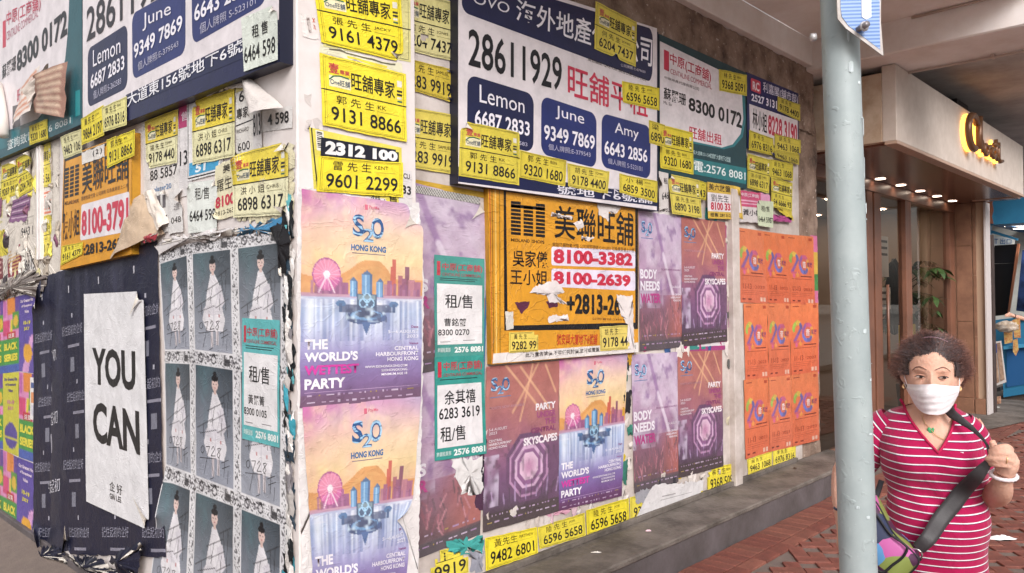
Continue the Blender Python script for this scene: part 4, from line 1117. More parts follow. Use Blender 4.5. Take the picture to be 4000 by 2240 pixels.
ysticker(('Rb',((2.865,2.467),(3.288,2.466),(3.315,2.194),(2.919,2.2))), 3, '梁 先 生', 'GARY', '6890 3198', 'leaning full yellow sticker 6890 3198 under the teal board', c='#dfcc44', curl=((0, 0, .05, .012),))
sheet('white_flyer', ('Rb',((2.768,2.473),(2.885,2.47),(2.88,2.24),(2.767,2.21))), 1, 'white torn flyer starting 646 under the teal board', 'flyer', base='#d8d0cc', ops=[('t', '646', .3, .55, 1, .75, K, .01), ('t', '租', .5, .15, .9, .32, K)], curl=((0, .3, .05, .02),))
sheet('agent_flyer', ('Rb',((3.401,2.466),(3.885,2.479),(3.949,2.228),(3.405,2.2))), 2, 'yellow bordered flyer with red number 8100 3334, its corner curling', 'flyer', base='#d9b33a', ops=[('r', .0, .28, .97, .80, '#e6dde0', 0), ('t', '美六放盤', .04, .03, .7, .22, K, .05), ('t', '劉先生', .1, .32, .62, .52, K, .0), ('t', '8100 3334', .08, .54, .82, .76, '#c9304a', .04), ('t', '租售 2813-2628', .06, .84, .8, .95, K, .02)], curl=((1, .15, .09, .05), (.9, 1, .05, .012)))
sheet('agent_flyer', ('Rb',((3.891,2.452),(4.427,2.466),(4.42,2.23),(3.897,2.206))), 1, 'pink and white torn flyer under the greenish 6464 5987 note', 'flyer', base='#ddd3d2', ops=[('r', 0, 0, .68, .5, '#d24a78', 0), ('r', .68, 0, 1, .4, '#e39abf', 0), ('t', '中原(工商舖)', .06, .06, .62, .2, '#f3dfe8', .02), ('r', .06, .28, .6, .33, '#eab0c8', 1), ('r', .06, .38, .6, .42, '#eab0c8', 1), ('t', '黃小姐', .1, .58, .7, .78, K, .02)], rip=.012)
sheet('paper_note', ('Rb',((4.176,2.399),(4.477,2.411),(4.462,2.193),(4.198,2.197))), 3, 'pale green note reading 6464 5987, near the right end of the wall', 'note', base='#cfd8b8', ops=[('t', '租/售', .25, .2, .75, .42, K), ('t', '6464 5987', .04, .62, .96, .84, K, .01)], curl=((0, 0, .03, .01),))
for i, a in enumerate((((4.422,2.309),(4.851,2.305),(4.834,2.263),(4.435,2.251)), ((4.49,2.373),(4.837,2.359),(4.883,2.28),(4.795,2.288)))):
    scrap('paper_strip', 'Rb', a, .5, ('#b04a86', '#d2bc40')[i], ('magenta strip of paper below sticker 94 6666 93', 'torn yellow strip edge below sticker 94 6666 93')[i], 'paper', rough=.004)
sheet('paper_strip', ('R',((2.631,2.238),(3.047,2.244),(3.02,2.19),(2.621,2.188))), 1, 'white strip with the bottom half of black characters right of the orange board', 'paper', base='#ddd6d4', ops=[('t', '美士林公館', .1, .1, .95, .6, K, .03)], rip=.01)

# ---------------- festival posters low on the right wall
sheet('checker_tape', ('R',((0.5142,2.184),(1.13,2.156),(1.13,2.119),(0.514,2.151))), 2, 'strip of black and white checkered tape above the purple posters', 'tape', base='#efeae4', ops=[('r', i / 60 + (j % 2) / 120, j / 4, i / 60 + (j % 2) / 120 + 1 / 120, (j + 1) / 4, K, 0) for i in range(60) for j in range(4)], wr=0, res=.1)
sheet('yellow_strip', ('R',((0.5145,2.213),(1.188,2.184),(1.187,2.155),(0.5142,2.18))), 0, 'ochre strip of board edge above the checkered tape', 'strip', base='#c9a23a', ops=())
fest('B', ('R',((0.4485,2.213),(1.193,2.137),(1.148,1.312),(0.4513,1.266))), 1, 'purple festival poster with large words, upper one beside the pillar', curl=((1, 0, .07, .015),))
fest('B', ('R',((0.4515,1.288),(1.154,1.308),(1.117,0.4342),(0.4332,0.4022))), 0, 'torn purple festival poster, lower one beside the pillar', )
sheet('blue_strip', ('R',((1.169,2.03),(1.192,2.027),(1.154,1.128),(1.137,1.13))), 0, 'blue edge strip between the purple poster and the orange board', 'strip', base='#2a6a9a')
TEAL = '#3a9a90'
def teal(wq, lay, l1, l2, num, label, group='teal agency flyers', c=TEAL, two=True, **k):
    o = [('r', .05, .06, .115, .20, '#c9344a', 0), ('t', '中原(工商舖)', .15, .07, .95, .155, '#c9344a', .02), ('t', 'CENTALINE COMMERCIAL', .15, .17, .93, .20, '#a84450', .01), ('r', .1, .222, .85, .229, '#1d3b3a', 0), ('r', .1, .24, .8, .247, '#1d3b3a', 0),
         ('r', .05, .28, .95, .88, '#ece8ea', 0), ('t', l1, .2, .38, .75, .52, K, .01), ('t', l2, .18, .62, .62, .70, K, .01), ('t', num, .06, .73, .68, .79, K, .015), ('r', .1, .85, .3, .856, '#7a7476', 1), ('r', .55, .84, .8, .846, '#7a7476', 1),
         ('t', '商舖租買部', .05, .91, .30, .955, '#d8ece8', .01), ('t', '2576 8081', .38, .905, .97, .965, '#eef4f2', .04)]
    return sheet('agency_flyer', wq, lay, label, 'flyer', base=c, ops=o, group=group, **k)
teal(('R',((0.8167,1.851),(1.157,1.84),(1.148,1.347),(0.8165,1.355))), 3, '租/售', '曹銘麟', '8300 0270', 'teal and white flyer with 8300 0270, upper of two over the purple poster')
sheet('agency_flyer', ('R',((0.8139,1.356),(1.145,1.347),(1.159,0.8398),(0.8111,0.8568))), 3, 'teal and white flyer with 6283 3619, lower of two over the purple poster', 'flyer', base=TEAL, group='teal agency flyers', ops=[('r', .06, .05, .13, .2, '#c9344a', 0), ('t', '中原(工商舖)', .17, .05, .95, .15, '#c9344a', .02), ('t', 'CENTALINE COMMERCIAL', .17, .165, .95, .195, '#a84450', .01), ('r', .1, .22, .85, .228, '#1d3b3a', 0),
    ('r', .05, .275, .93, .885, '#ece8ea', 0), ('t', '余其禧', .18, .33, .80, .47, K, .01), ('t', '6283 3619', .08, .50, .88, .61, K, .015), ('t', '租/售', .10, .68, .58, .83, K, .01), ('t', '商舖租買部', .03, .92, .30, .965, '#d8ece8', .01), ('t', '2576 8081', .35, .91, .97, .975, '#eef4f2', .04)])
scrap('torn_hole_paper', 'R', ((0.9212,0.847),(1.133,0.8255),(1.128,0.6481),(1.069,0.6432),(0.9881,0.6746),(0.9674,0.7335),(0.9311,0.7985)), 1.5, '#e2dedd', 'white torn area of paper hanging under the lower teal flyer', 'paper', h=.006, rough=.012)
fest('C', ('R',((1.165,1.284),(1.748,1.277),(1.728,0.4269),(1.128,0.4418))), 2, 'red and purple stage festival poster under the left of the orange board')
fest('A2', ('R',((1.749,1.283),(2.419,1.278),(2.338,0.3947),(1.728,0.4269))), 2, 'sunset harbour festival poster under the right of the orange board')
fest('B', ('R',((2.458,1.268),(3.008,1.254),(3.002,0.3646),(2.475,0.3883))), 2, 'purple crowd festival poster in the lower row, right of the yellow gap')
fest('C', ('R',((3.008,1.254),(3.636,1.232),(3.63,0.3642),(3.003,0.389))), 2, 'red and purple stage festival poster in the lower row beside the door post')
sheet('backing_sheet', ('R',((3.02,2.193),(3.736,2.195),(3.721,1.23),(2.997,1.249))), 0, 'teal and magenta backing sheet peeping out below the upper stage poster', 'paper', base='#a8387e', ops=[('r', 0, 0, .97, .5, '#2e7f96', 0), ('r', .0, .955, .55, .985, '#2e8f86', 0), ('r', .4, .94, .96, .965, '#e0d8dc', 1)])
fest('B', ('R',((2.558,2.196),(3.077,2.191),(3.071,1.283),(2.557,1.285))), 2, 'purple crowd festival poster in the upper row beside the orange board')
fest('C', ('R',((3.077,2.191),(3.705,2.192),(3.711,1.297),(3.065,1.286))), 3, 'red and purple stage festival poster in the upper row beside the door post')
# ---------------- the nine orange sheets
def art_orange(w=56, h=70):
    c = Canvas(w, h); c.asp = 1.4
    c.grad([(0, '#e07030'), (.4, '#e0662c'), (1, '#d45428')])
    for x0, cc in ((.16, '#e7b62c'), (.20, '#3f9a4a')): pass
    def band(cx, cy, rx, ry, a0, a1, cols, wd):
        n = 26
        for i in range(n):
            a = R(a0 + (a1 - a0) * i / (n - 1)); f = i / (n - 1) * (len(cols) - 1)
            c.ell(cx + rx * math.cos(a), cy + ry * math.sin(a), wd, wd * .72, cols[int(round(f))])
    band(.24, .36, .13, .085, -190, -10, ['#7ab23a', '#8ab83a', '#d9b22c', '#2c4a9c'], .045)
    c.seg(.36, .36, .16, .52, .045, '#2c3f9c'); c.seg(.24, .46, .13, .53, .045, '#7a3a9c')
    c.seg(.12, .545, .38, .545, .03, '#c23a6a'); c.ell(.2, .59, .04, .035, '#d8488a'); c.ell(.34, .57, .05, .035, '#e7902c')
    band(.60, .42, .16, .115, 0, 360, ['#e0a02c', '#2c4a9c', '#4a66c8', '#7a3a9c', '#c23a7a', '#e0a02c'], .042)
    c.ell(.60, .42, .11, .08, '#d2502e')
    return c
ART_O = soften(art_orange(), .14, '#e8b49a')
OPS_O = [('t', '音', .53, .37, .67, .47, '#f0dede', .04), ('t', '樂展', .72, .38, .92, .46, '#8a3a6a', .04), ('r', .45, .585, .9, .60, '#7a2a22', 0), ('r', .1, .63, .9, .637, '#9a3a26', 0),
         ('t', '11-13', .12, .74, .42, .81, '#8c3020', .0), ('t', '·2023', .5, .76, .9, .80, '#a43a24', .0), ('r', .08, .835, .92, .838, '#8c3020', 0), ('r', .08, .86, .8, .864, '#9c3822', 0), ('r', .08, .885, .7, .888, '#9c3822', 0), ('r', .72, .92, .80, .975, '#e4b7a4', 0), ('r', .84, .92, .92, .975, '#e4b7a4', 0), ('r', .08, .94, .18, .96, '#7a2a22', 0), ('r', .28, .94, .4, .96, '#7a2a22', 0), ('r', .08, .04, .3, .05, '#8c3020', 0), ('r', .8, .03, .93, .07, '#b8482a', 0)]
sheet('backing_sheet', ('R',((5.293,2.179),(5.445,2.18),(5.442,0.9157),(5.406,0.9186))), .5, 'strip of pink, yellow and green paper along the right side of the orange sheets', 'paper', base='#d86a9c', ops=[('r', 0, .12, 1, .28, '#d9b030', 0), ('r', 0, .28, 1, .4, '#3f8a3f', 0)])
OG = [(('R',((3.886,2.167),(4.326,2.161),(4.408,1.57),(3.934,1.585))), 'top row, left'), (('R',((4.326,2.161),(4.76,2.158),(4.843,1.562),(4.408,1.574))), 'top row, middle'), (('R',((4.76,2.158),(5.346,2.167),(5.358,1.544),(4.843,1.562))), 'top row, right'),
      (('R',((3.979,1.576),(4.393,1.571),(4.403,0.9643),(4.002,0.9785))), 'middle row, left'), (('R',((4.393,1.571),(4.827,1.565),(4.829,0.9499),(4.403,0.9643))), 'middle row, middle'), (('R',((4.827,1.565),(5.431,1.565),(5.425,0.9353),(4.829,0.9499))), 'middle row, right'),
      (('R',((3.969,0.9813),(4.403,0.9643),(4.405,0.3562),(3.983,0.3615))), 'bottom row, left'), (('R',((4.403,0.9643),(4.829,0.9499),(4.832,0.3358),(4.405,0.3562))), 'bottom row, middle'), (('R',((4.829,0.9499),(5.407,0.9367),(5.41,0.3126),(4.832,0.3358))), 'bottom row, right')]
for i, (wq, tx) in enumerate(OG):
    sheet('anniversary_poster', wq, 2 + (i % 3) * .4, 'orange poster with a rainbow 20, %s of the block of nine' % tx, 'poster', paint=ART_O, ops=OPS_O, group='orange anniversary posters', mt=GLOSS, wr=.003)
# ---------------- bottom row
ysticker(('R',((1.145,0.4116),(1.544,0.3778),(1.552,0.2346),(1.146,0.2413))), 2, '黃先生', 'MATTHEW', '9482 6801', 'yellow half sticker 9482 6801 just above the ledge, nearest the pillar', full=False)
ysticker(('R',((1.551,0.3763),(1.962,0.3691),(1.975,0.2333),(1.562,0.2517))), 2, '陸 先 生', 'JOE', '6596 5658', 'yellow half sticker 6596 5658 just above the ledge, left of its twin', full=False)
ysticker(('R',((1.978,0.3823),(2.41,0.3683),(2.419,0.2088),(1.986,0.2331))), 2, '陸 先 生', 'JOE', '6596 5658', 'yellow half sticker 6596 5658 just above the ledge, right of its twin', full=False)
ysticker(('R',((2.427,0.3675),(2.876,0.3524),(2.872,0.1928),(2.428,0.2144))), 1, '陸 先 生', 'JOE', '9368 5091', 'yellow sticker mostly hidden under the torn white sheet by the ledge', full=False)
sheet('yellow_strip', ('R',((2.477,0.2618),(3.325,0.2441),(3.335,0.1968),(2.481,0.2005))), 1.5, 'thin yellow edges of stickers below the torn white sheet', 'strip', base='#ddc630', ops=[('l', [(0, .5), (1, .5)], .0014, K)])
sheet('torn_white_sheet', ('R',((2.671,0.398),(3.333,0.3167),(3.33,0.2148),(2.481,0.2307))), 3, 'torn white sheet with small print low on the wall above the ledge', 'paper', base='#e0dbdc', ops=[('r', .28, .45, .5, .5, '#a8a2a4'), ('r', .28, .6, .8, .63, '#a8a2a4')], rip=.02, bite=((1, .9, .04), (.6, 0, .02)))
scrap('grey_torn_sheet', 'R', ((2.485,0.3967),(2.666,0.3834),(2.655,0.2974),(2.492,0.3144)), 2, '#a5a3aa', 'grey torn sheet at the lower left of the crowd poster', 'paper', rough=.008)
ysticker(('R',((3.391,0.398),(3.828,0.3588),(3.836,0.1877),(3.397,0.2019))), 2, '林 先 生', 'BEN', '9368 5091', 'torn yellow half sticker 9368 5091 by the foot of the door post', full=False, bite=((0, 0, .06),))
ysticker(('R',((4.016,0.3562),(4.449,0.3561),(4.445,0.2295),(4.026,0.2337))), 1, '胡 先 生', '', '9463 1068', 'yellow half sticker 9463 1068 under the orange posters, left one', full=False)
ysticker(('R',((4.464,0.3636),(4.913,0.3411),(4.909,0.2147),(4.467,0.2292))), 1, '李 先 生', '', '6976 8316', 'yellow half sticker 6976 8316 under the orange posters, right one', full=False)
ysticker(('R',((0.7742,0.4239),(1.025,0.4096),(1.032,0.2653),(0.7898,0.2573))), 1, '生', 'SAMUEL', '9919', 'torn yellow sticker ending 9919 at the very bottom beside the pillar', full=False, bite=((0, 0, .07), (1, .3, .03)))
scrap('teal_scrap', 'R', ((0.8804,0.4556),(1.128,0.4256),(1.127,0.3451),(0.9848,0.3996),(1.038,0.3529),(0.9056,0.3916)), 2, '#45a09a', 'torn teal scrap of paper at the bottom right of the purple poster', 'paper', h=.01, rough=.012)
scrap('grey_scrap', 'R', ((1.039,0.3727),(1.133,0.3699),(1.131,0.239),(1.043,0.2565)), 1.5, '#9a9aa6', 'grey torn scrap of paper left of sticker 9482 6801', 'paper', h=.004, rough=.012)
scrap('pink_scrap', 'R', ((1.615,0.4414),(1.86,0.4318),(1.823,0.3981),(1.631,0.4159)), 1, '#d9a0b4', 'faint pink scrap of paper under the stage poster', 'paper', rough=.008)
# torn leftovers on the bare strips of the wall
RS = random.Random(8)
zones = [((((3.705,2.192),(3.893,2.174),(3.94,0.2331),(3.712,0.2283))), 26, ['#e2d8d2', '#cfc4bc', '#2b2428', '#d7cbb0', '#b98aa0', '#5b5a58']), ((((2.355,1.256),(2.467,1.262),(2.458,0.3916),(2.35,0.3873))), 16, ['#d9c030', '#2c2a2e', '#e2d8d2', '#3a7a6a', '#c89a30']), ((((1.158,0.5164),(2.415,0.3999),(2.413,0.3127),(1.157,0.4252))), 14, ['#d9cfca', '#cdbfb8', '#c9a9b2']), ((((1.115,1.132),(1.16,1.127),(1.14,0.4392),(1.106,0.4468))), 10, ['#2a2230', '#d9cfca', '#50344a']), ((((2.548,1.306),(3.729,1.29),(3.703,1.219),(2.547,1.26))), 10, ['#d9c030', '#3a5a8a', '#b83a7a', '#e2d8d2']), ((((2.772,2.226),(3.882,2.25),(3.88,2.185),(2.771,2.186))), 8, ['#e2d8d2', '#3f9a9a', '#cdbfb8']), ((((2.504,0.4717),(3.703,0.3641),(3.701,0.275),(2.684,0.3877))), 14, ['#3b3a40', '#e2d8d2', '#cfc4bc', '#d9c030'])]
for zi, (q, n, cs) in enumerate(zones):
    q = np.array(q)
    for i in range(n):
        a, b = RS.random(), RS.random()
        p = (1 - b) * ((1 - a) * q[0] + a * q[1]) + b * ((1 - a) * q[3] + a * q[2])
        w_, h_ = RS.uniform(.015, .05), RS.uniform(.02, .09)
        scrap('paper_scrap', 'R', [(p[0] - w_, p[1] + h_ * RS.uniform(.3, 1)), (p[0] + w_, p[1] + h_), (p[0] + w_ * RS.uniform(.3, 1), p[1] - h_), (p[0] - w_, p[1] - h_ * RS.uniform(.2, 1))], .2 + .1 * (i % 4), RS.choice(cs), None, None, h=RS.uniform(0, .008), rough=.008, seed=i + zi * 31, into='front')
flush('front', 'torn_poster_scraps', label='torn scraps of old posters in the gaps between the posters on the front wall', cat='paper scraps')


# ================================================================== left wall: boards
lb1 = [('Q', ((4.451,4.167),(2.34,3.603),(2.345,2.714),(4.451,2.769)), '#1f5660', 0),
    ('PP', ((4.451,3.976),(3.988,3.942),(2.582,3.675),(2.575,3.498),(2.599,3.329),(2.653,3.167),(2.772,3.04),(2.978,2.944),(3.232,2.887),(4.451,2.949)), W_, 1),
    ('Q', ((4.122,3.781),(4.032,3.773),(4.032,3.568),(4.122,3.577)), REDT, 2), ('T', '中原(工商舖)', ((4.01,3.828),(3.158,3.716),(3.158,3.608),(4.01,3.702)), '#c4405c', .02), ('T', 'CENTALINE COMMERCIAL', ((4.01,3.671),(3.212,3.638),(3.212,3.584),(4.01,3.605)), '#b8607a'),
    ('T', '蘇麗珊', ((4.133,3.446),(3.754,3.445),(3.754,3.335),(4.133,3.336)), K, .02), ('T', '8300 0172', ((3.733,3.458),(2.606,3.481),(2.606,3.311),(3.733,3.307)), K, .04), ('T', '旺舖', ((3.723,3.186),(3.455,3.19),(3.455,3.098),(3.723,3.079)), '#d0506c', .02),
    ('Q', ((4.451,2.949),(2.503,2.789),(2.504,2.735),(4.451,2.823)), '#27707a', 2), ('T', '查詢致電 2576 8081', ((3.989,2.858),(2.541,2.791),(2.541,2.741),(3.989,2.775)), '#dfe8e8', .03), ('Q', ((3.848,3.084),(3.652,3.066),(3.652,2.906),(3.849,2.92)), '#3a3a44', 3),
    ('Q', ((2.459,2.928),(2.372,2.921),(2.373,2.767),(2.459,2.772)), '#2a8a90', 2)]
board('letting_board', 'L1', ((4.451,4.167),(2.34,3.603),(2.338,2.708),(4.451,2.751)), .05, '#1f5660', lb1, 'teal and white letting board at the far left of the side wall', M_tf)
lb2 = [('Q', ((2.29,3.728),(0.0207,3.068),(0.025,2.648),(2.295,2.728)), W_, 0),
    ('T', '28611929', ((2.216,3.369),(0.9698,3.326),(0.9713,3.136),(2.217,3.167)), '#262028', .015),
    ('RR', ((2.204,3.126),(1.587,3.12),(1.589,2.776),(2.205,2.779)), NAVY, .06, 1), ('T', 'Lemon', ((2.11,3.095),(1.684,3.075),(1.685,2.985),(2.11,2.998)), '#efeaf2', .0), ('T', '6687 2833', ((2.15,2.96),(1.628,2.963),(1.628,2.886),(2.151,2.876)), '#efeaf2', .02), ('T', '個人牌照:S-262583', ((2.104,2.858),(1.674,2.853),(1.674,2.814),(2.105,2.807)), '#b9b6cc'),
    ('RR', ((1.526,3.155),(0.8701,3.125),(0.8728,2.8),(1.518,2.804)), NAVB, .06, 1), ('T', 'June', ((1.377,3.116),(1.031,3.087),(1.031,3.006),(1.378,3.026)), '#efeaf2', .0), ('T', '9349 7869', ((1.495,2.987),(0.9016,2.991),(0.9022,2.916),(1.495,2.908)), '#efeaf2', .02), ('T', '個人牌照:E-379543', ((1.442,2.88),(0.9466,2.881),(0.9468,2.847),(1.442,2.834)), '#b9b6cc'),
    ('RR', ((0.806,3.144),(0.1169,3.035),(0.1253,2.832),(0.8003,2.821)), NAVB, .06, 1), ('T', '6643 2856', ((0.7737,2.998),(0.2211,2.97),(0.2217,2.908),(0.7744,2.921)), '#efeaf2', .02), ('T', '個人牌照 S-523101', ((0.717,2.899),(0.2022,2.88),(0.2026,2.847),(0.7174,2.848)), '#b9b6cc'),
    ('Q', ((1.612,2.725),(0.0244,2.708),(0.0251,2.636),(1.613,2.652)), NAVY, 1),
    ('T', '大道東156號地下6號舖', ((1.601,2.718),(0.2236,2.721),(0.2242,2.656),(1.601,2.646)), '#eceaf0', .02)]
lb2[-2] = ('Q', ((1.612,2.742),(0.024,2.739),(0.025,2.645),(1.613,2.678)), NAVY, 1)
lb2[-1] = ('T', '大道東156號地下6號舖', ((1.59,2.746),(0.1743,2.735),(0.1749,2.68),(1.59,2.67)), '#eceaf0', .02)
board('letting_board', 'L2', ((2.29,3.728),(0.0207,3.068),(0.0257,2.573),(2.296,2.609)), .06, '#1e2048', lb2, 'big navy and white letting board on the side wall left of the corner', M_nf)
lb3 = [('Q', ((2.704,2.551),(1.579,2.538),(1.583,1.953),(2.762,1.863)), OR, 0), ('Q', ((2.688,2.544),(1.613,2.535),(1.613,2.52),(2.688,2.524)), K, 1), ('Q', ((1.635,2.524),(1.619,2.523),(1.622,1.977),(1.639,1.974)), K, 1), ('Q', ((2.688,2.524),(2.665,2.526),(2.706,2.143),(2.729,2.139)), K, 1),
    ('T', '美聯旺舖', ((2.355,2.471),(1.619,2.485),(1.62,2.297),(2.356,2.28)), K, .04), ('T', 'MIDLAND SHOPS', ((2.674,2.271),(2.413,2.264),(2.413,2.242),(2.674,2.248)), '#3f2d14', .02), ('T', '美聯物業代理 公司牌照 旺角廣東道上二樓', ((2.37,2.274),(1.62,2.273),(1.62,2.252),(2.37,2.245)), '#5a4320'),
    ('RR', ((2.37,2.223),(1.609,2.227),(1.611,2.014),(2.393,2.009)), '#e4dcdf', .02, 2), ('T', '8100-3791', ((2.363,2.184),(1.621,2.199),(1.622,2.032),(2.364,2.029)), '#cb3a52', .04),
    ('T', '陳小姐', ((2.697,2.203),(2.399,2.207),(2.4,2.043),(2.714,2.027)), K, .01), ('T', ':2813-2639', ((2.329,1.981),(1.633,1.99),(1.634,1.931),(2.329,1.914)), K, .04)]
lq = np.array(((2.665,2.481),(2.405,2.478),(2.413,2.285),(2.682,2.287)))
for i in range(3):
    for j in range(8):
        f0, f1, g0, g1 = i * .36, i * .36 + .27, j / 8 + .01, (j + 1) / 8 - .025
        def bl(a, b): return tuple((1 - b) * ((1 - a) * lq[0] + a * lq[1]) + b * ((1 - a) * lq[3] + a * lq[2]))
        lb3.append(('Q', (bl(f0, g0), bl(f1, g0), bl(f1, g1), bl(f0, g1)), K, 3))
board('letting_board', 'L3', ((2.704,2.556),(1.579,2.541),(1.584,1.89),(2.778,1.843)), .045, OR, lb3, 'ochre board with red number 8100-3791 on the side wall', M_of)

# ---------------- small notices on the left wall
GL = 'yellow phone-number stickers'
ysticker(('L1',((3.417,2.868),(3.003,2.849),(2.995,2.716),(3.408,2.733))), 2, '郭 先 生', 'BEN', '9320 1680', 'yellow half sticker 9320 1680 on the bottom of the far left teal board', full=False)
ysticker(('L2',((2.309,2.73),(1.932,2.748),(1.927,2.574),(2.303,2.572))), 2, '黃 先 生', 'JOHN', '9864 2197', 'yellow half sticker 9864 2197 on the lower left of the side navy board', full=False)
ysticker(('L2',((1.957,2.735),(1.584,2.73),(1.585,2.577),(1.933,2.591))), 3, '李 先 生', 'FAI', '6976 8316', 'pale half sticker 6976 8316 on the bottom band of the side navy board', full=False, c='#e8e094')
ysticker(('L3',((1.931,2.55),(1.514,2.545),(1.526,2.408),(1.919,2.389))), 3, '郭 先 生', 'KK', '9131 8866', 'yellow half sticker 9131 8866 at the top of the ochre board', full=False, curl=((.5, 0, .07, .02),))
ysticker(('L3',((2.767,2.695),(2.361,2.682),(2.355,2.541),(2.696,2.54))), 1, '胡 先 生', 'SUNNY', '9463 106', 'cream half sticker 9463 106 above the left end of the ochre board', full=False, c='#e6dfa8')
sheet('white_scrap', ('L3',((2.348,2.533),(1.968,2.535),(1.969,2.461),(2.348,2.463))), 2, 'white torn strip across the top edge of the ochre board', 'paper', base='#e2dcd6', ops=[('t', '( 2 )', .5, .2, .9, .7, K, .02)], rip=.012)
sheet('white_flyer', ('L',((1.558,2.589),(1.074,2.579),(1.092,2.143),(1.518,2.142))), 1, 'white layered flyers behind the cream 9178 44 sticker', 'flyer', base='#e4dedb', ops=[('t', '88 5857', .2, .60, .95, .72, K, .01), ('t', 'elater20', .3, .80, .8, .86, '#6f8fb8', .02)], rip=.01)
ysticker(('L',((1.504,2.591),(1.088,2.585),(1.099,2.319),(1.479,2.336))), 3, '胡 先 生', 'TOMMY', '9178 440', 'cream full sticker 9178 440 right of the ochre board', c='#e9e3b4', head='#ead048', curl=((0, 1, .05, .01),))
sheet('white_flyer', ('L',((1.088,2.599),(0.9445,2.592),(0.9483,2.149),(1.092,2.147))), 1, 'white flyer with a magenta top and 13, behind the blue edged sheet', 'flyer', base='#e2dcdc', ops=[('r', 0, 0, 1, .25, '#b8356e', 0), ('t', '售', .2, .08, .85, .18, '#e8ccd8', .03), ('t', '13', .1, .5, .7, .66, K, .01)])
sheet('agency_flyer', ('L',((0.9929,2.601),(0.4746,2.583),(0.6471,2.216),(0.9917,2.216))), 2, 'white flyer with black frame and bright blue foot on the side wall', 'flyer', base='#e6e2e2', ops=[('f', .03, .03, .97, .97, .006, K), ('r', .06, .78, .9, .94, '#2f9fd0', 0), ('t', '51', .25, .81, .55, .92, '#eef4f8', .04)])
ysticker(('L',((0.9228,2.592),(0.4966,2.574),(0.4994,2.27),(0.9211,2.287))), 4, '洪 小 姐', 'CHRIS', '6898 6317', 'cream full sticker 6898 6317 under the side navy board', c='#e9e3b4', head='#ecd448', curl=((0, 0, .05, .012),))
sheet('white_flyer', ('L',((0.4928,2.587),(0.3403,2.584),(0.3364,2.281),(0.492,2.282))), 2, 'white flyer half covered, to the right of the upper cream 6898 6317 sticker', 'flyer', base='#e3ded8', ops=[('r', 0, .0, 1, .12, '#e6d890', 0), ('t', '68', .2, .12, .85, .28, K, .01), ('t', '專家', .05, .36, .75, .52, K, .02), ('l', [(0, .60), (1, .58)], .005, K), ('t', 'RICHARD', .05, .66, .75, .72, K), ('t', '600', .1, .86, .8, .98, K)], rip=.006)
sheet('white_flyer', ('L',((0.3414,2.465),(0.2737,2.463),(0.2622,2.277),(0.3364,2.277))), 3, 'narrow strip of white flyer with 813 on the side wall', 'flyer', base='#e0dad8', ops=[('t', '813', .05, .2, .95, .7, K, .01)])
sheet('white_flyer', ('L',((0.2908,2.432),(0.0275,2.412),(0.0284,2.323),(0.2816,2.344))), 1, 'small white flyer ending 4 598 near the corner, under a curled scrap', 'flyer', base='#e4dfdd', ops=[('t', '4 598', .25, .2, .9, .75, K, .02)])
ysticker(('L',((0.514,2.278),(0.044,2.272),(0.0531,1.978),(0.5093,2.002))), 5, '洪 小 姐', 'CHRIS', '6898 6317', 'big cream sticker 6898 6317 with a curled top, closest to the corner', c='#efe9c0', head='#f0d840', curl=((0, 0, .12, .05), (1, 0, .05, .02), (1, 1, .05, .02)))
scrap('backing_sheet', 'L', ((0.5213,2.291),(0.0172,2.261),(0.0264,1.953),(0.4875,1.981)), 1, '#ddd4b4', 'torn cream backing paper behind the curled 6898 6317 sticker', 'paper', h=.01, rough=.012)
sheet('paper_note', ('L',((0.9917,2.209),(0.6668,2.189),(0.6768,1.958),(0.9761,1.963))), 3, 'white note reading 6464 598 above the grey portrait posters', 'note', base='#e7eae4', ops=[('t', '租/售', .28, .12, .75, .36, K), ('t', '6464 598', .08, .56, .96, .78, K, .01)], curl=((0, 0, .05, .02), (1, 0, .04, .01)))
sheet('paper_note', ('L2',((0.3172,2.818),(0.0264,2.802),(0.0227,2.579),(0.2988,2.59))), 3, 'white note reading 6464 598 pasted on the side navy board near the corner', 'note', base='#dfe4da', ops=[('t', '租 售', .3, .22, .75, .46, K, .01), ('t', '6464 598', .04, .56, .94, .86, K, .01)], curl=((1, 0, .04, .01),))
sheet('agent_flyer', ('L',((0.6899,2.254),(0.4958,2.27),(0.4764,2.011),(0.6961,1.998))), 3, 'cream flyer with red 8100 between the white note and the curled sticker', 'flyer', base='#e6ddba', ops=[('t', '美', .4, .06, .75, .2, K, .02), ('t', '羅生', .1, .28, .8, .5, K, .0), ('t', '8100', .05, .58, .9, .78, '#c9304a', .04), ('t', '2813-2639', .05, .84, .95, .92, K)], rip=.008, curl=((0, 1, .05, .03),))
sheet('white_flyer', ('L',((1.475,2.201),(1.194,2.205),(1.21,1.986),(1.404,1.982))), 3, 'creased white note ending 987 right of the curled brown paper', 'note', base='#e2dedb', ops=[('t', '5987', .25, .60, .95, .78, K, .01), ('r', .45, .1, .6, .4, '#6c666a'), ('r', .7, .12, .85, .42, '#6c666a')], rip=.012, curl=((1, 0, .06, .03), (0, 0, .05, .03)))
sheet('white_flyer', ('L',((1.19,2.185),(1.037,2.188),(1.029,1.974),(1.201,1.97))), 4, 'creased narrow white note ending 048', 'note', base='#dcd8d6', ops=[('t', '048', .2, .62, .9, .76, K), ('t', '造', .4, .3, .8, .46, '#8a8486')], rip=.012, curl=((1, .2, .05, .04),))
ysticker(('L3',((2.73,1.995),(2.329,1.998),(2.344,1.922),(2.754,1.872))), 2, '張 先 生', 'JACKY', '9161 4379', 'yellow half sticker 9161 4379 at the lower left of the ochre board', full=False)
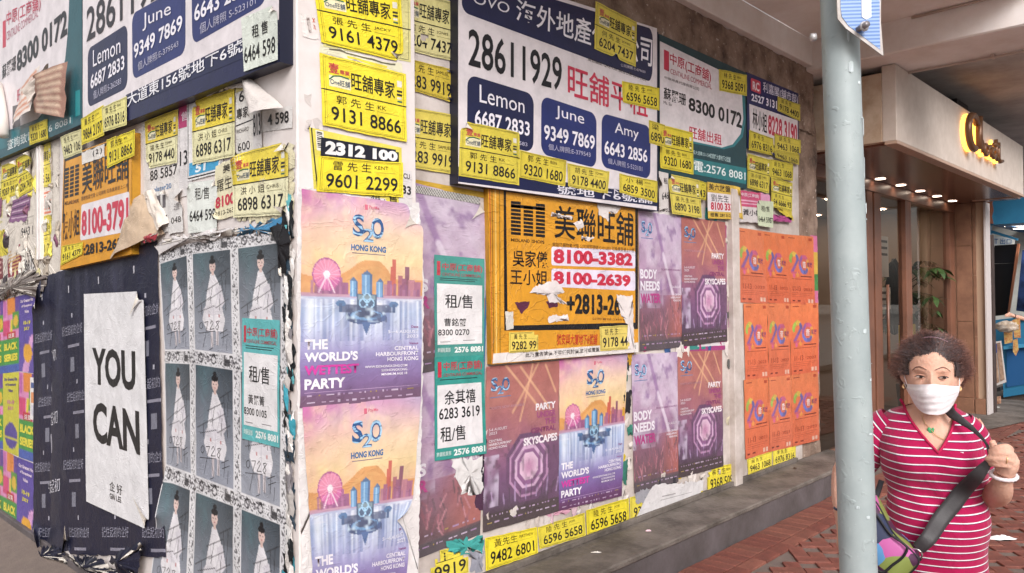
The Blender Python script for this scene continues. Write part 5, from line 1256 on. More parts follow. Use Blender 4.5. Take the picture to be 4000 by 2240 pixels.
# far left cluster
scrap('notice_layer', 'L', ((4.743,2.722),(2.948,2.716),(2.935,1.796),(4.743,1.645)), 0, '#ddd3c8', 'layer of old cream notices covering the far left of the side wall', 'paper', h=.004, rough=.01)
ysticker(('L',((4.352,2.712),(3.856,2.709),(3.856,2.447),(4.399,2.441))), 2, '黃 先 生', 'SAMUEL', '9283 9919', 'full yellow sticker 9283 9919 at the far left of the side wall', curl=((1, 0, .1, .05),))
ysticker(('L',((3.951,2.713),(3.46,2.725),(3.498,2.445),(3.867,2.418))), 3, '何 先 生', 'JONES', '6204 7437', 'full yellow sticker starting 6204 at the far left, half curled over', curl=((1, 0, .12, .06), (1, .5, .1, .04)), c='#e8d63c')
ysticker(('L',((3.431,2.726),(3.117,2.719),(3.109,2.422),(3.47,2.433))), 2, '陸 先 生', 'JOE', '6596 56', 'narrow full yellow sticker 6596 56 left of the ochre board')
ysticker(('L',((3.414,2.232),(3.136,2.231),(3.119,1.962),(3.471,1.936))), 2, '雷 先 生', 'KENT', '9601 2', 'narrow full yellow sticker 9601 2 lowest left of the ochre board')
ysticker(('L',((4.743,2.591),(4.317,2.602),(4.341,2.267),(4.743,2.232))), 1, '黃', '', '99', 'pale yellow sticker cut off by the left picture edge', c='#e6dca0')
ysticker(('L',((3.836,2.253),(3.499,2.261),(3.509,2.098),(3.857,2.107))), 1, '胡 先 生', '', '9463 1', 'white half notice 9463 1 in the far left cluster', full=False, c='#e4ddc4')
sheet('price_list', ('L',((3.377,2.415),(3.083,2.409),(3.084,2.227),(3.377,2.234))), 1, 'white notice with rows of orange print in the far left cluster', 'notice', base='#e6dcd2', ops=[('r', .1, .1 + i * .15, .9, .18 + i * .15, '#dd7a5a') for i in range(6)])
sheet('purple_poster', ('L',((4.092,2.406),(3.575,2.427),(3.634,2.226),(4.136,2.252))), 2, 'torn purple poster piece in the far left cluster', 'poster', base='#8a5a86', ops=[('r', .1, .1 + i * .14, .95, .16 + i * .14, '#c9a8c0' if i % 2 else '#5a3460') for i in range(6)], rip=.02, bite=((0, 0, .05), (1, 1, .06)))
sheet('maroon_notice', ('L',((4.272,2.067),(3.836,2.1),(3.755,1.845),(4.238,1.81))), 1, 'white notice printed with maroon boxes in the far left cluster', 'notice', base='#d9ccc6', ops=[('r', .12, .1, .95, .95, '#8a3040', 0)] + [('r', .2, .18 + i * .1, .88, .23 + i * .1, '#c9a470', 1) for i in range(7)], rip=.012)
sheet('maroon_notice', ('L',((4.743,2.167),(4.341,2.161),(4.33,1.83),(4.743,1.775))), 1, 'dark maroon notice at the left picture edge', 'notice', base='#7c3a40', ops=[('r', .2, .1 + i * .12, .9, .15 + i * .12, '#caa59a', 0) for i in range(7)])
ysticker(('L',((3.816,2.029),(3.424,2.048),(3.415,1.853),(3.775,1.834))), 1, '洪 先 生', '', '086 159', 'white half notice numbered 086 159 in the far left cluster', full=False, c='#e2dcd8')
scrap('yellow_scrap', 'L', ((4.68,2.195),(4.226,2.212),(4.181,2.01),(4.68,1.984)), 1.5, '#dccb4a', 'yellow torn scrap at the left picture edge', 'paper', rough=.01)
RS2 = random.Random(3)
cq = np.array(((4.68,2.682),(2.965,2.66),(2.951,1.823),(4.679,1.677)))
cl = ['#e6dfd4', '#d9cfc4', '#e3d9a4', '#bcae9e', '#cfc6be', '#8a5a70', '#e8d860', '#4a4046']
for i in range(46):
    a, b = RS2.random(), RS2.random()
    p = (1 - b) * ((1 - a) * cq[0] + a * cq[1]) + b * ((1 - a) * cq[3] + a * cq[2])
    w_, h_ = RS2.uniform(.02, .09), RS2.uniform(.02, .09)
    scrap('paper_scrap', 'L', [(p[0] + w_, p[1] + h_ * RS2.uniform(.3, 1)), (p[0] - w_, p[1] + h_), (p[0] - w_ * RS2.uniform(.3, 1), p[1] - h_), (p[0] + w_, p[1] - h_ * RS2.uniform(.2, 1))], .4 + .1 * (i % 9), RS2.choice(cl), None, None, h=RS2.uniform(0, .03), rough=.012, seed=i + 400, into='l')
flush('l', 'torn_notice_scraps', label='torn scraps of paper between the notices at the far left', cat='paper scraps')

# ---------------- loose curled sheets that stand off the wall
def curled(name, wall, pts, cfront, cback, label, cat='paper', n=14, stripes=None):
    """pts: 4 edge curves corners given as (u,z,off); a bilinear patch with a crumple and real thickness."""
    A = [Vector(to3(wall, np.array(float(p[0])), np.array(float(p[1])), np.array(float(p[2])))) for p in pts[:4]]
    mid = pts[4] if len(pts) > 4 else 0.0
    V, Cc, F = [], [], []
    nrm = Vector((0, -1, 0)) if WALL[wall][0] == 'y' else Vector((-1, 0, 0))
    for j in range(n + 1):
        for i in range(n + 1):
            s, t = i / n, j / n
            p = A[0] * (1 - s) * (1 - t) + A[1] * s * (1 - t) + A[2] * s * t + A[3] * (1 - s) * t
            p = p + nrm * (mid * 4 * s * (1 - s) * (.4 + .6 * t) + .030 * (float(fbm(np.array(s * 4), np.array(t * 4), len(V) * 0 + int(mid * 1000) + len(label), 3)) - .5))
            V.append(p)
            c = np.array(C3(cfront))
            if stripes and (int(t * stripes) % 2) and .1 < s < .9: c = np.array(C3(cback))
            Cc.append([*c, 1])
    for j in range(n):
        for i in range(n):
            a = j * (n + 1) + i; F.append((a, a + n + 1, a + n + 2, a + 1))
    o = mesh(name, V, F, PAPER, None, True, Cc); tag(o, label, cat); return o
def k3(p, o): return [(a[0], a[1], b) for a, b in zip(p, o)]
curled('curled_brown_paper', 'L', k3(((1.699,2.149),(1.496,2.207),(1.244,1.98),(1.894,1.876)), (.035, .02, .02, .05)) + [.035], '#c4ab92', '#b89a80', 'big brown paper flap hanging off the side wall over the black poster', n=20)
curled('curled_brown_paper', 'L', k3(((1.507,2.21),(1.382,2.221),(1.186,2.033),(1.273,1.978)), (.02, .01, .01, .03)) + [.02], '#ddd0c4', '#b89a80', 'thin creamy paper strip peeling off behind the big brown flap')
scrap('red_scrap', 'L', ((1.445,1.972),(1.234,1.98),(1.264,1.949),(1.425,1.942)), 18, '#a03a44', 'dark red crumpled edge of paper under the curled brown sheet', 'paper', h=.02, rough=.01)
curled('curled_notice', 'L1', k3(((3.592,3.161),(3.08,3.219),(3.055,2.897),(3.612,2.888)), (.01, .02, .09, .06)) + [.02], '#dfd3cb', '#cf8a6a', 'curled notice with rows of orange print on the far left teal board', 'notice', stripes=16)
curled('curled_notice', 'L1', k3(((2.952,3.102),(2.494,3.112),(2.511,2.766),(3.072,2.897)), (.10, .04, .05, .06)) + [.03], '#9a7466', '#c9ae98', 'curled brown printed sheet on the far left teal board', 'notice', stripes=14)
curled('curled_notice', 'L1', k3(((3.142,3.046),(2.692,3.135),(2.902,3.102),(3.072,2.945)), (.12, .08, .03, .10)) + [.01], '#d9ccc2', '#c9b8ac', 'folded pale flap of the curled brown sheet on the far left teal board', 'notice')
tb = tube('rolled_paper', [to3('L1', np.array(a[0]), np.array(a[1]), np.array(.05)) for a in ((4.122,3.285),(3.967,3.04),(3.881,2.863))], [.05, .045, .035], mat('roll_paper', '#d6ccc4', .5, .2, 20), None, 12)
tag(tb, 'rolled pale sheet of paper hanging at the far left of the side wall', 'paper roll')
curled('curled_scrap', 'L', k3(((0.3924,2.583),(0.3335,2.576),(0.0397,2.4),(0.2479,2.385)), (.02, .02, .03, .07)) + [.05], '#cdc4bf', '#b8aca6', 'grey curled flap of paper peeling off beside the corner', n=12)
scrap('paper_ridge', 'L', ((0.7916,2.613),(0.4818,2.588),(0.3404,2.572),(0.3821,2.562),(0.6321,2.582),(0.7836,2.587)), 6, '#d8d0c8', 'ragged top edge of old paper under the side navy board', 'paper', h=.012, rough=.012)

# ================================================================== lower left: black poster layer
def art_black(w=150, h=130):
    c = Canvas(w, h, '#191b36'); c.asp = 1
    n = fbm(c.S * 30, c.T * 1.5, 77, 3)
    c.put(np.clip(n * 2.4 - 1.1, 0, 1) * (c.T < .5), '#4a4a60', .6)
    return c
bk_ops = []
BQ = ((3.519,1.794),(1.343,1.954),(1.237,0.3558),(3.467,-0.1216))
for r in range(4):
    for q in range(4):
        x, y = .02 + q * .27 + (.04 if r % 2 else 0), .20 + r * .235
        bk_ops += [('t', '記住起初的企好', x, y, x + .18, y + .036, '#9c9aac', .0), ('r', x + .05, y + .07, x + .15, y + .08, '#8f8c9c', 0), ('r', x + .07, y + .115, x + .105, y + .165, '#80808f', 0), ('r', x + .085, y + .035 - .075, x + .095, y + .035 - .06, '#b7b5c2', 0)]
for q in range(4): bk_ops.append(('r', .1 + q * .25, .06, .108 + q * .25, .085, '#c9c6d0', 0))
sheet('black_poster_layer', ('L', BQ), 3, 'large navy black poster sheet with small white prints around the white slogan poster', 'poster', paint=art_black(), ops=bk_ops, mt=GLOSS, wr=.004, rip=.01, curl=((0, 0, .3, .09), (0, 1, .25, .10), (.3, 1, .1, .05)), fold=(0, .008, 14))
sheet('black_poster_edge', ('L',((3.36,1.682),(2.952,1.797),(2.72,0.0612),(3.467,-0.1272))), 1.5, 'navy black poster strip bulging over the edge of the pink posters', 'poster', base='#23243a', ops=[('t', '記住起初', .25, .25, .8, .30, '#c9c6d0', .0), ('t', '記住起初', .25, .48, .8, .53, '#c9c6d0', .0), ('t', '記住起初', .2, .73, .8, .78, '#c9c6d0', .0), ('r', .4, .33, .6, .40, '#a5a3b0', 0), ('r', .4, .56, .6, .63, '#a5a3b0', 0)], mt=GLOSS, wr=.008, fold=(0, .012, 10))
sheet('white_slogan_poster', ('L',((2.411,1.686),(1.489,1.692),(1.42,0.4525),(2.375,0.4358))), 9, 'tall white poster reading YOU CAN in big black letters', 'poster', base='#ece9ec', ops=[('t', 'YOU', .15, .255, .86, .43, '#141216', .035), ('t', 'CAN', .15, .51, .90, .70, '#141216', .035), ('t', '企 好', .42, .855, .62, .90, '#1e1a1e', .02), ('t', 'GIN LEE', .42, .91, .60, .935, '#1e1a1e', .02)], mt=GLOSS, wr=.0012, curl=((.97, 0, .06, .02), (1, 1, .06, .02)))
# dark crumpled hem
for i, a in enumerate((((3.439,-0.0822),(2.958,0.0429),(2.675,0.0037),(2.877,-0.0117),(3.213,-0.1138)), ((2.675,0.0462),(2.155,0.1502),(1.758,0.1392),(2.288,0.0354)), ((1.905,0.2063),(1.457,0.3893),(1.5,0.2138),(1.73,0.146)))):
    scrap('crumpled_hem', 'L', a, 8 + 4 * i, '#1d1d30', ('left', 'middle', 'right')[i] + ' crumpled piece of the black poster hem at the bottom left', 'paper', h=.06, rough=.02, seed=i)
scrap('white_hem_scrap', 'L', ((3.374,-0.0462),(3.195,-0.0401),(3.144,-0.1779),(3.393,-0.1327)), 12, '#cfcacc', 'crumpled white scrap hanging below the black poster', 'paper', h=.04, rough=.02)

# ---------------- bright collage posters, far lower left
PK = '#e28fc0'
def collage(w, h, kind):
    c = Canvas(w, h, PK); c.asp = 1.6
    if kind == 'p':
        c.grad([(0, '#5a4a9c'), (1, '#6a58a8')]); c.poly([(.2, 1), (.7, .55), (.95, .5), (.6, 1)], '#d8a0d0'); c.ell(.55, .75, .28, .12, '#e7a838')
    elif kind == 'y':
        c.grad([(0, '#d8d028'), (1, '#cfc828')]); c.ell(.5, .78, .4, .16, '#5a4a9c'); c.rect(.1, .80, .9, .83, '#d8d028')
    else:
        c.rect(.3, .0, .75, .22, '#e58a3a'); c.rect(.6, .2, 1, .42, '#5c9a3f'); c.ell(.8, .32, .16, .08, '#e0b838'); c.rect(0, .3, .4, .5, '#d8487a'); c.rect(.45, .3, .6, .5, '#e0c838')
        c.rect(.0, .55, 1, .9, '#4a9a48'); c.rect(.3, .46, .8, .55, '#c92c3c'); c.rect(0, .9, 1, 1, '#4a62b0'); c.rect(.75, .0, 1, .2, '#6a4a9c')
        c.rect(.02, .02, .2, .25, '#c96ab0')
    return c
def cops(kind):
    if kind == 'c': return [('t', 'BLACK', .08, .60, .92, .70, '#e6d83a', .06), ('t', 'SERIES', .08, .75, .92, .85, '#e6d83a', .06), ('t', '益買', .36, .475, .74, .535, '#f0e6e0', .05)]
    t = '#f0dcec' if kind == 'p' else '#4a3a8c'
    return [('t', 'Our Greatest Hits', .1, .06, .9, .10, t, .03), ('t', 'of Exceptional', .18, .13, .82, .17, t, .03), ('t', 'Value', .36, .20, .62, .24, t, .03), ('t', '10-19', .3, .34, .72, .39, '#e6d83a' if kind == 'p' else '#d86aa8', .04), ('t', 'JULY', .32, .42, .68, .47, '#e6d83a' if kind == 'p' else '#d86aa8', .04)]
KP, KY, KC = collage(24, 44, 'p'), collage(24, 44, 'y'), collage(24, 44, 'c')
cells = [('c', ('L',((4.743,1.629),(4.318,1.656),(4.33,1.085),(4.742,1.043)))), ('c', ('L',((4.318,1.656),(3.889,1.687),(3.89,1.129),(4.33,1.085)))), ('p', ('L',((3.889,1.687),(3.481,1.711),(3.483,1.136),(3.89,1.129)))), ('c', ('L',((3.481,1.711),(3.315,1.69),(3.334,1.123),(3.483,1.136)))),
         ('c', ('L',((4.742,1.043),(4.33,1.085),(4.319,0.4976),(4.742,0.4593)))), ('y', ('L',((4.33,1.085),(3.89,1.123),(3.891,0.4939),(4.319,0.4914)))), ('c', ('L',((3.89,1.123),(3.464,1.132),(3.465,0.5098),(3.891,0.4939)))), ('y', ('L',((3.464,1.132),(3.334,1.123),(3.336,0.5143),(3.465,0.5098)))),
         ('c', ('L',((4.742,0.4593),(4.319,0.4914),(4.342,-0.1703),(4.742,-0.1972)))), ('c', ('L',((4.319,0.4914),(3.933,0.4882),(3.955,-0.1529),(4.342,-0.1703)))), ('p', ('L',((3.933,0.4882),(3.484,0.4988),(3.486,-0.1536),(3.955,-0.1529)))), ('c', ('L',((3.484,0.4988),(3.336,0.5034),(3.356,-0.1354),(3.486,-0.1536))))]
pos = ['upper row first', 'upper row second', 'upper row third', 'upper row fourth', 'middle row first', 'middle row second', 'middle row third', 'middle row fourth', 'bottom row first', 'bottom row second', 'bottom row third', 'bottom row fourth']
desc = {'c': 'pink and green collage poster with two yellow words', 'p': 'purple poster with a hand and small date', 'y': 'lime yellow poster with a purple dome'}
for (kd, wq), ps in zip(cells, pos):
    sheet('collage_poster', wq, 1, '%s, %s from the left' % (desc[kd], ps), 'poster', paint={'p': KP, 'y': KY, 'c': KC}[kd], ops=cops(kd), group='bright collage posters', mt=GLOSS, wr=.003)
sheet('paper_note', ('L',((3.588,1.104),(3.371,1.11),(3.372,0.8121),(3.589,0.8038))), 3, 'small white and orange notice stuck on the bright collage posters', 'notice', base='#ebe6e4', ops=[('r', .1, .12, .45, .25, '#5a6a9c', 0), ('r', .6, .05, .8, .22, '#5a3040', 0), ('r', .1, .35, .9, .6, '#e39a6a', 0), ('r', .15, .65, .5, .9, '#d6d2dc', 0)])
scrap('crumpled_paper', 'L', ((4.679,1.726),(3.984,1.822),(3.576,1.869),(3.163,1.802),(3.279,1.681),(3.775,1.715),(4.679,1.638)), 4, '#8a7f7a', 'crumpled grey paper ridge above the bright collage posters', 'paper', h=.04, rough=.02)

# ---------------- grey portrait posters with comic strips
def art_singer(w=96, h=150):
    c = Canvas(w, h, '#e2dfe2'); c.asp = 1.55
    n = fbm(c.S * 4, c.T * 4, 91, 5)
    m = ((c.S > .03) & (c.S < .86) & (c.T > .105) & (c.T < .985)).astype(float)
    g = np.clip((c.T - .1) / .9, 0, 1)
    base = (1 - g)[..., None] * np.array(lin('#46525c')) + g[..., None] * np.array(lin('#a0a3b0'))
    c.a = c.a * (1 - m[..., None]) + base * m[..., None]
    c.put(m * np.clip((.55 - c.S) * 3, 0, 1) * np.clip(n * 3 - 1.2, 0, 1) * (c.T < .6), '#56787f', .55)
    c.put(m * np.clip((c.S - .4) * 2, 0, 1) * (c.T < .4), '#30363d', .55)
    # robed figure
    S0 = c.S; c.S = .47 + (c.S - .47) / 1.3
    R_ = '#e8e3e8'
    c.poly([(.43, .30), (.50, .30), (.57, .38), (.63, .50), (.60, .60), (.33, .60), (.36, .48), (.40, .38)], R_)
    c.poly([(.33, .58), (.60, .58), (.66, .70), (.62, .80), (.34, .80), (.27, .70)], R_)
    c.poly([(.50, .44), (.60, .40), (.66, .55), (.60, .60)], '#dcd6de')
    c.ell(.46, .62, .17, .045, '#d6d0d8', .6); c.seg(.40, .42, .44, .58, .006, '#b9b2bc', .7); c.seg(.56, .46, .50, .6, .006, '#b9b2bc', .7); c.seg(.47, .60, .47, .8, .008, '#c4bec8', .7)
    c.rect(.41, .80, .45, .94, '#dccfd2', .8); c.rect(.50, .80, .54, .92, '#dccfd2', .8)
    c.ell(.47, .235, .052, .052, '#e2c4bc'); c.rect(.45, .27, .49, .31, '#dcbcb4'); c.ell(.47, .19, .055, .025, '#17161c'); c.ell(.47, .155, .03, .02, '#17161c')
    c.seg(.44, .235, .455, .236, .004, '#3a2c30'); c.seg(.485, .236, .50, .235, .004, '#3a2c30'); c.ell(.47, .262, .012, .005, '#b8505c')
    c.rect(.38, .655, .40, .68, '#c07070', .8); c.rect(.55, .655, .57, .68, '#c07070', .8)
    c.S = S0
    # painted characters across
    D = '#26242a'
    for x0, y0, x1, y1, wd in ((.06, .60, .42, .50, .007), (.30, .45, .66, .36, .007), (.58, .33, .82, .26, .008), (.36, .53, .70, .44, .006), (.52, .60, .80, .52, .007), (.20, .56, .20, .66, .006), (.46, .40, .40, .56, .006), (.66, .30, .68, .44, .006), (.76, .28, .74, .46, .006), (.62, .48, .60, .62, .006), (.72, .46, .74, .62, .006), (.12, .64, .5, .58, .006)):
        c.seg(x0, y0, x1, y1, wd, D)
    # comic strips: grey and black marks on white, top and right
    top = (c.T < .095).astype(float); rgt = (c.S > .89).astype(float)
    v = vnoise(c.S * 22, c.T * 60, 5); v2 = vnoise(c.S * 60, c.T * 90, 9)
    c.put(top * (v > .68), '#6e6a70', .8); c.put(top * (v2 > .72), '#1e1c22', .9); c.put(rgt * (v2 > .66), '#3a383e', .85)
    for x in (.15, .45): c.ring(x, .05, .055, .028, .16, '#3a363c'); c.seg(x - .08, .02, x + .06, .012, .006, '#1e1c22')
    c.rect(.68, .03, .80, .085, '#2a282e', .9); c.rect(.66, .0, .67, .095, '#8a868c'); c.rect(.31, .0, .315, .095, '#8a868c')
    return c
ART_S = art_singer()
OPS_S = [('l', [(.19, .73), (.15, .75), (.15, .78), (.19, .79), (.22, .77), (.22, .74), (.19, .73)], .0035, '#3a383e'), ('l', [(.26, .73), (.35, .72), (.29, .80)], .0035, '#3a383e'), ('l', [(.39, .74), (.43, .71), (.46, .73), (.38, .79), (.48, .78)], .0035, '#3a383e'), ('l', [(.58, .71), (.52, .72), (.58, .76), (.54, .79), (.51, .77), (.60, .71)], .0035, '#3a383e'), ('l', [(.12, .83), (.5, .80)], .003, '#3a383e'), ('l', [(.30, .80), (.22, .95)], .003, '#3a383e'), ('l', [(.40, .84), (.44, .95), (.36, .97)], .003, '#3a383e'), ('l', [(.56, .78), (.54, .93)], .003, '#3a383e'), ('l', [(.60, .82), (.76, .78)], .003, '#3a383e'), ('l', [(.62, .86), (.78, .82)], .003, '#3a383e'), ('l', [(.68, .77), (.66, .92)], .003, '#3a383e'), ('l', [(.75, .86), (.74, .96)], .003, '#3a383e')]
SP = [(('L',((1.329,1.88),(0.9502,1.916),(0.9199,1.399),(1.263,1.385))), 'left column, top row'), (('L',((0.9502,1.916),(0.4918,1.92),(0.4714,1.393),(0.9199,1.399))), 'middle column, top row'), (('L',((0.4918,1.92),(0.0567,1.929),(0.0685,1.373),(0.4714,1.393))), 'right column, top row'),
      (('L',((1.263,1.385),(0.9199,1.399),(0.9164,0.8033),(1.253,0.8076))), 'left column, second row'), (('L',((0.9199,1.399),(0.4714,1.393),(0.4699,0.7977),(0.9164,0.8033))), 'middle column, second row'), (('L',((0.4714,1.393),(0.0685,1.373),(0.0806,0.7921),(0.4699,0.7977))), 'right column, second row'),
      (('L',((1.253,0.8076),(0.9164,0.8033),(0.9653,0.1144),(1.485,0.0929))), 'left column, bottom row, bent outwards'), (('L',((0.9164,0.8033),(0.4699,0.7977),(0.4829,0.181),(0.9653,0.1144))), 'middle column, bottom row'), (('L',((0.4699,0.7977),(0.0806,0.7921),(0.0929,0.2012),(0.4829,0.181))), 'right column, bottom row')]
for i, (wq, tx) in enumerate(SP):
    sheet('portrait_poster', wq, 2, 'grey poster of a white robed figure with 0728, %s' % tx, 'poster', paint=ART_S, ops=OPS_S, group='grey portrait posters', mt=GLOSS, wr=.002, curl=((0, .3, .2, .05),) if i == 6 else ())
teal(('L',((0.4375,1.563),(0.1218,1.557),(0.1302,1.042),(0.4425,1.042))), 4, '租/售', '黃麗菁', '8300 0105', 'pale teal flyer with 8300 0105 over the grey portrait posters', c='#5fb9bc')
scrap('blue_scrap', 'L', ((0.638,1.938),(0.3465,1.95),(0.0714,1.974),(0.0419,1.9),(0.3467,1.928)), 1, '#4a8cb8', 'blue torn edge of older posters above the grey portrait posters', 'paper', h=.01, rough=.02)
scrap('white_crumple', 'L', ((1.369,1.919),(1.149,1.95),(0.7974,1.952),(0.4879,1.942),(0.7977,1.922),(1.149,1.919),(1.294,1.878)), 5, '#e0d9d8', 'white crumpled paper above the left grey portrait poster', 'paper', h=.02, rough=.02)
scrap('dark_edge', 'L', ((0.181,1.933),(0.0747,1.95),(0.0269,1.899),(0.0341,1.789),(0.1015,1.727),(0.0879,1.855)), 7, '#1c1a1e', 'black torn paper at the top right of the grey portrait posters', 'paper', h=.02, rough=.015)
# thick ragged edge of many poster layers at the corner
RS3 = random.Random(12)
cc_ = ['#e2dcd8', '#cfc8c4', '#3a8fa0', '#2a3a48', '#e8e4e2', '#8a8488', '#b9b2ae', '#5fa9b0', '#171a1e', '#d8d0cc']
for i in range(70):
    z = 2.02 - i * .0285
    u = .05 + RS3.uniform(-.02, .03)
    w_, h_ = RS3.uniform(.012, .04), RS3.uniform(.03, .10)
    scrap('ragged_layer', 'L', [(u + w_, z + h_), (u - w_ * .6, z + h_ * RS3.uniform(.4, 1)), (u - w_ * RS3.uniform(.4, 1), z - h_), (u + w_ * RS3.uniform(.2, 1), z - h_ * RS3.uniform(.5, 1))], .5 + (i % 7) * .9, RS3.choice(cc_), None, None, h=RS3.uniform(0, .018), rough=.008, seed=i, into='c')
flush('c', 'ragged_poster_layers', label='ragged thick edge of layered old posters down the building corner', cat='paper layers')

# ================================================================== sign pole in front
def pole_mat():
    mt = mat('pole_paint', '#a6aeae', .42, 0, 10, c2='#98a1a2', vscale=9)
    n, l = mt.node_tree.nodes, mt.node_tree.links
    b = n['Principled BSDF']; tc = n.new('ShaderNodeTexCoord')
    v = n.new('ShaderNodeTexNoise'); v.inputs['Scale'].default_value = 26; v.inputs['Detail'].default_value = 8; v.inputs['Distortion'].default_value = 1.5
    l.new(tc.outputs['Object'], v.inputs['Vector'])
    rp = n.new('ShaderNodeValToRGB'); rp.color_ramp.elements[0].position = .60; rp.color_ramp.elements[1].position = .66
    l.new(v.outputs[0], rp.inputs[0])
    v2 = n.new('ShaderNodeTexNoise'); v2.inputs['Scale'].default_value = 4; v2.inputs['Detail'].default_value = 3; l.new(tc.outputs['Object'], v2.inputs['Vector'])
    ad = n.new('ShaderNodeMath'); ad.operation = 'ADD'; l.new(rp.outputs[0], ad.inputs[0]); l.new(v2.outputs[0], ad.inputs[1])
    bp = n.new('ShaderNodeBump'); bp.inputs['Strength'].default_value = .45; bp.inputs['Distance'].default_value = .002
    l.new(ad.outputs[0], bp.inputs['Height']); l.new(bp.outputs[0], b.inputs['Normal'])
    return mt
pole = thing('sign_pole', (.33, -1.985, 0), 'pale grey painted steel pole with bubbling paint in front of the woman', 'pole')
n_ = 60
V, F = [], []
for i in range(n_ + 1):
    z = -.0 + 3.2 * i / n_
    ox = .055 - .062 * z / 2.36 + .0; 
    for k in range(40):
        a = 2 * math.pi * k / 40
        r = .0438 + .0006 * (random.Random(i * 41 + k).random() - .5)
        V.append((ox * .98 + r * math.cos(a), (-.02 + .02 * z / 2.36) + r * math.sin(a), z))
for i in range(n_):
    for k in range(40): F.append((i * 40 + k, i * 40 + (k + 1) % 40, (i + 1) * 40 + (k + 1) % 40, (i + 1) * 40 + k))
mesh('shaft', V, F, pole_mat(), pole, True)
def pole_c(z): return Vector((.055 - .062 * z / 2.36, -.02 + .02 * z / 2.36, z))
# blisters and flakes of paint
rb = random.Random(6)
bm = bmesh.new()
for i in range(200):
    z = rb.uniform(.9, 2.5); a = rb.uniform(math.pi * .75, math.pi * 1.75); c = pole_c(z) + Vector((math.cos(a), math.sin(a), 0)) * .0435
    r = rb.uniform(.0005, .0013)
    mtx = Matrix.Translation(c) @ Matrix.Rotation(a, 4, 'Z') @ Matrix.Diagonal((r * .8, r * rb.uniform(.8, 2.5), r * rb.uniform(.8, 2), 1))
    bmesh.ops.create_icosphere(bm, subdivisions=1, radius=1, matrix=mtx)
me = bpy.data.meshes.new('paint_blisters'); bm.to_mesh(me); bm.free()
o = link('paint_blisters', me, pole, MATS['pole_paint']); o['kind'] = 'stuff'
for z, a, w_, h_ in ((2.19, 4.0, .012, .03), (2.05, 5.1, .008, .05), (1.85, 4.9, .006, .03), (2.27, 3.9, .006, .04), (1.55, 4.3, .01, .012), (1.3, 4.5, .012, .006), (1.95, 5.3, .008, .06), (1.1, 4.1, .01, .008)) + tuple((rb.uniform(.95, 2.4), rb.uniform(3.3, 5.3), rb.uniform(.002, .009), rb.uniform(.002, .010)) for _ in range(12)):
    c = pole_c(z); V = []
    for i in range(5):
        aa = a + (i - 2) * w_ / .042 / 4; 
        for s in (-1, 1):
            V.append(c + Vector((math.cos(aa) * (.0446 + .0016 * (i % 2)), math.sin(aa) * (.0446 + .0016 * (i % 2)), s * h_ / 2 * (1 - .3 * abs(i - 2) / 2))))
    mesh('paint_flake', V, [(2 * i, 2 * i + 2, 2 * i + 3, 2 * i + 1) for i in range(4)], mat('flake_paint', '#c0c8ca', .4), pole)
# traffic sign plate, its lower part in view
plate_t = thing('traffic_sign', (.36, -2.04, 2.4), 'blue traffic sign with a white bar and pale rim bolted to the pole', 'sign')
PQ = [(0.229,-2.014,2.619),(0.304,-2.094,2.647),(0.305,-2.088,2.280),(0.309,-2.091,2.203),(0.248,-2.028,2.269),(0.235,-2.014,2.292),(0.234,-2.013,2.318),(0.232,-2.013,2.394)]
def polyplate(name, P3, thick, mt, parent, shrink=0, push=0):
    P3 = [Vector(p) for p in P3]
    c = sum(P3, Vector()) / len(P3)
    nrm = ((P3[1] - P3[0]).cross(P3[4] - P3[0])).normalized()
    if nrm.dot(Vector((-1.6127, -2.7, 1.64)) - c) < 0: nrm = -nrm
    Q = [c + (p - c) * (1 - shrink) + nrm * push for p in P3]
    k = len(Q)
    V = [q for q in Q] + [q - nrm * thick for q in Q]
    F = [tuple(range(k)), tuple(range(2 * k - 1, k - 1, -1))] + [(i, (i + 1) % k, k + (i + 1) % k, k + i) for i in range(k)]
    o = mesh(name, V, F, mt); o.parent = parent; o.matrix_parent_inverse = Matrix.Translation(-parent.location)
    bm = bmesh.new(); bm.from_mesh(o.data); bmesh.ops.recalc_face_normals(bm, faces=bm.faces); bm.to_mesh(o.data); bm.free()
    return o
M_rim = mat('sign_rim', '#c3bcb8', .5, .1, 30, c2='#a59a94', vscale=20)
polyplate('plate', PQ, .003, M_rim, plate_t)
def blue_mat():
    mt = mat('sign_blue', '#4a72b4', .35)
    n, l = mt.node_tree.nodes, mt.node_tree.links; b = n['Principled BSDF']
    tc = n.new('ShaderNodeTexCoord'); wv = n.new('ShaderNodeTexWave'); wv.inputs['Scale'].default_value = 75; wv.bands_direction = 'DIAGONAL'
    l.new(tc.outputs['Object'], wv.inputs['Vector'])
    mx = n.new('ShaderNodeMix'); mx.data_type = 'RGBA'; mx.inputs[6].default_value = (*lin('#4a70b0'), 1); mx.inputs[7].default_value = (*lin('#8fa9d2'), 1)
    l.new(wv.outputs[0], mx.inputs[0]); l.new(mx.outputs[2], b.inputs['Base Color']); return mt
polyplate('blue_field', [(0.236,-2.023,2.619),(0.301,-2.091,2.643),(0.303,-2.085,2.280),(0.304,-2.085,2.218),(0.252,-2.032,2.275),(0.241,-2.021,2.296),(0.239,-2.019,2.318),(0.238,-2.019,2.394)], .001, blue_mat(), plate_t, 0, .0012)
polyplate('white_bar', [(0.271,-2.059,2.619),(0.287,-2.076,2.624),(0.288,-2.072,2.393),(0.289,-2.071,2.295),(0.280,-2.062,2.289),(0.273,-2.055,2.295),(0.273,-2.054,2.318),(0.272,-2.056,2.393)], .0008, mat('sign_white', '#dcdce4', .4), plate_t, 0, .0022)
M_steel = mat('galvanised_steel', '#8d8688', .4, .1, 40, metal=.4)
bp_ = [(0.258,-2.067,2.267),(0.251,-2.059,2.268)]
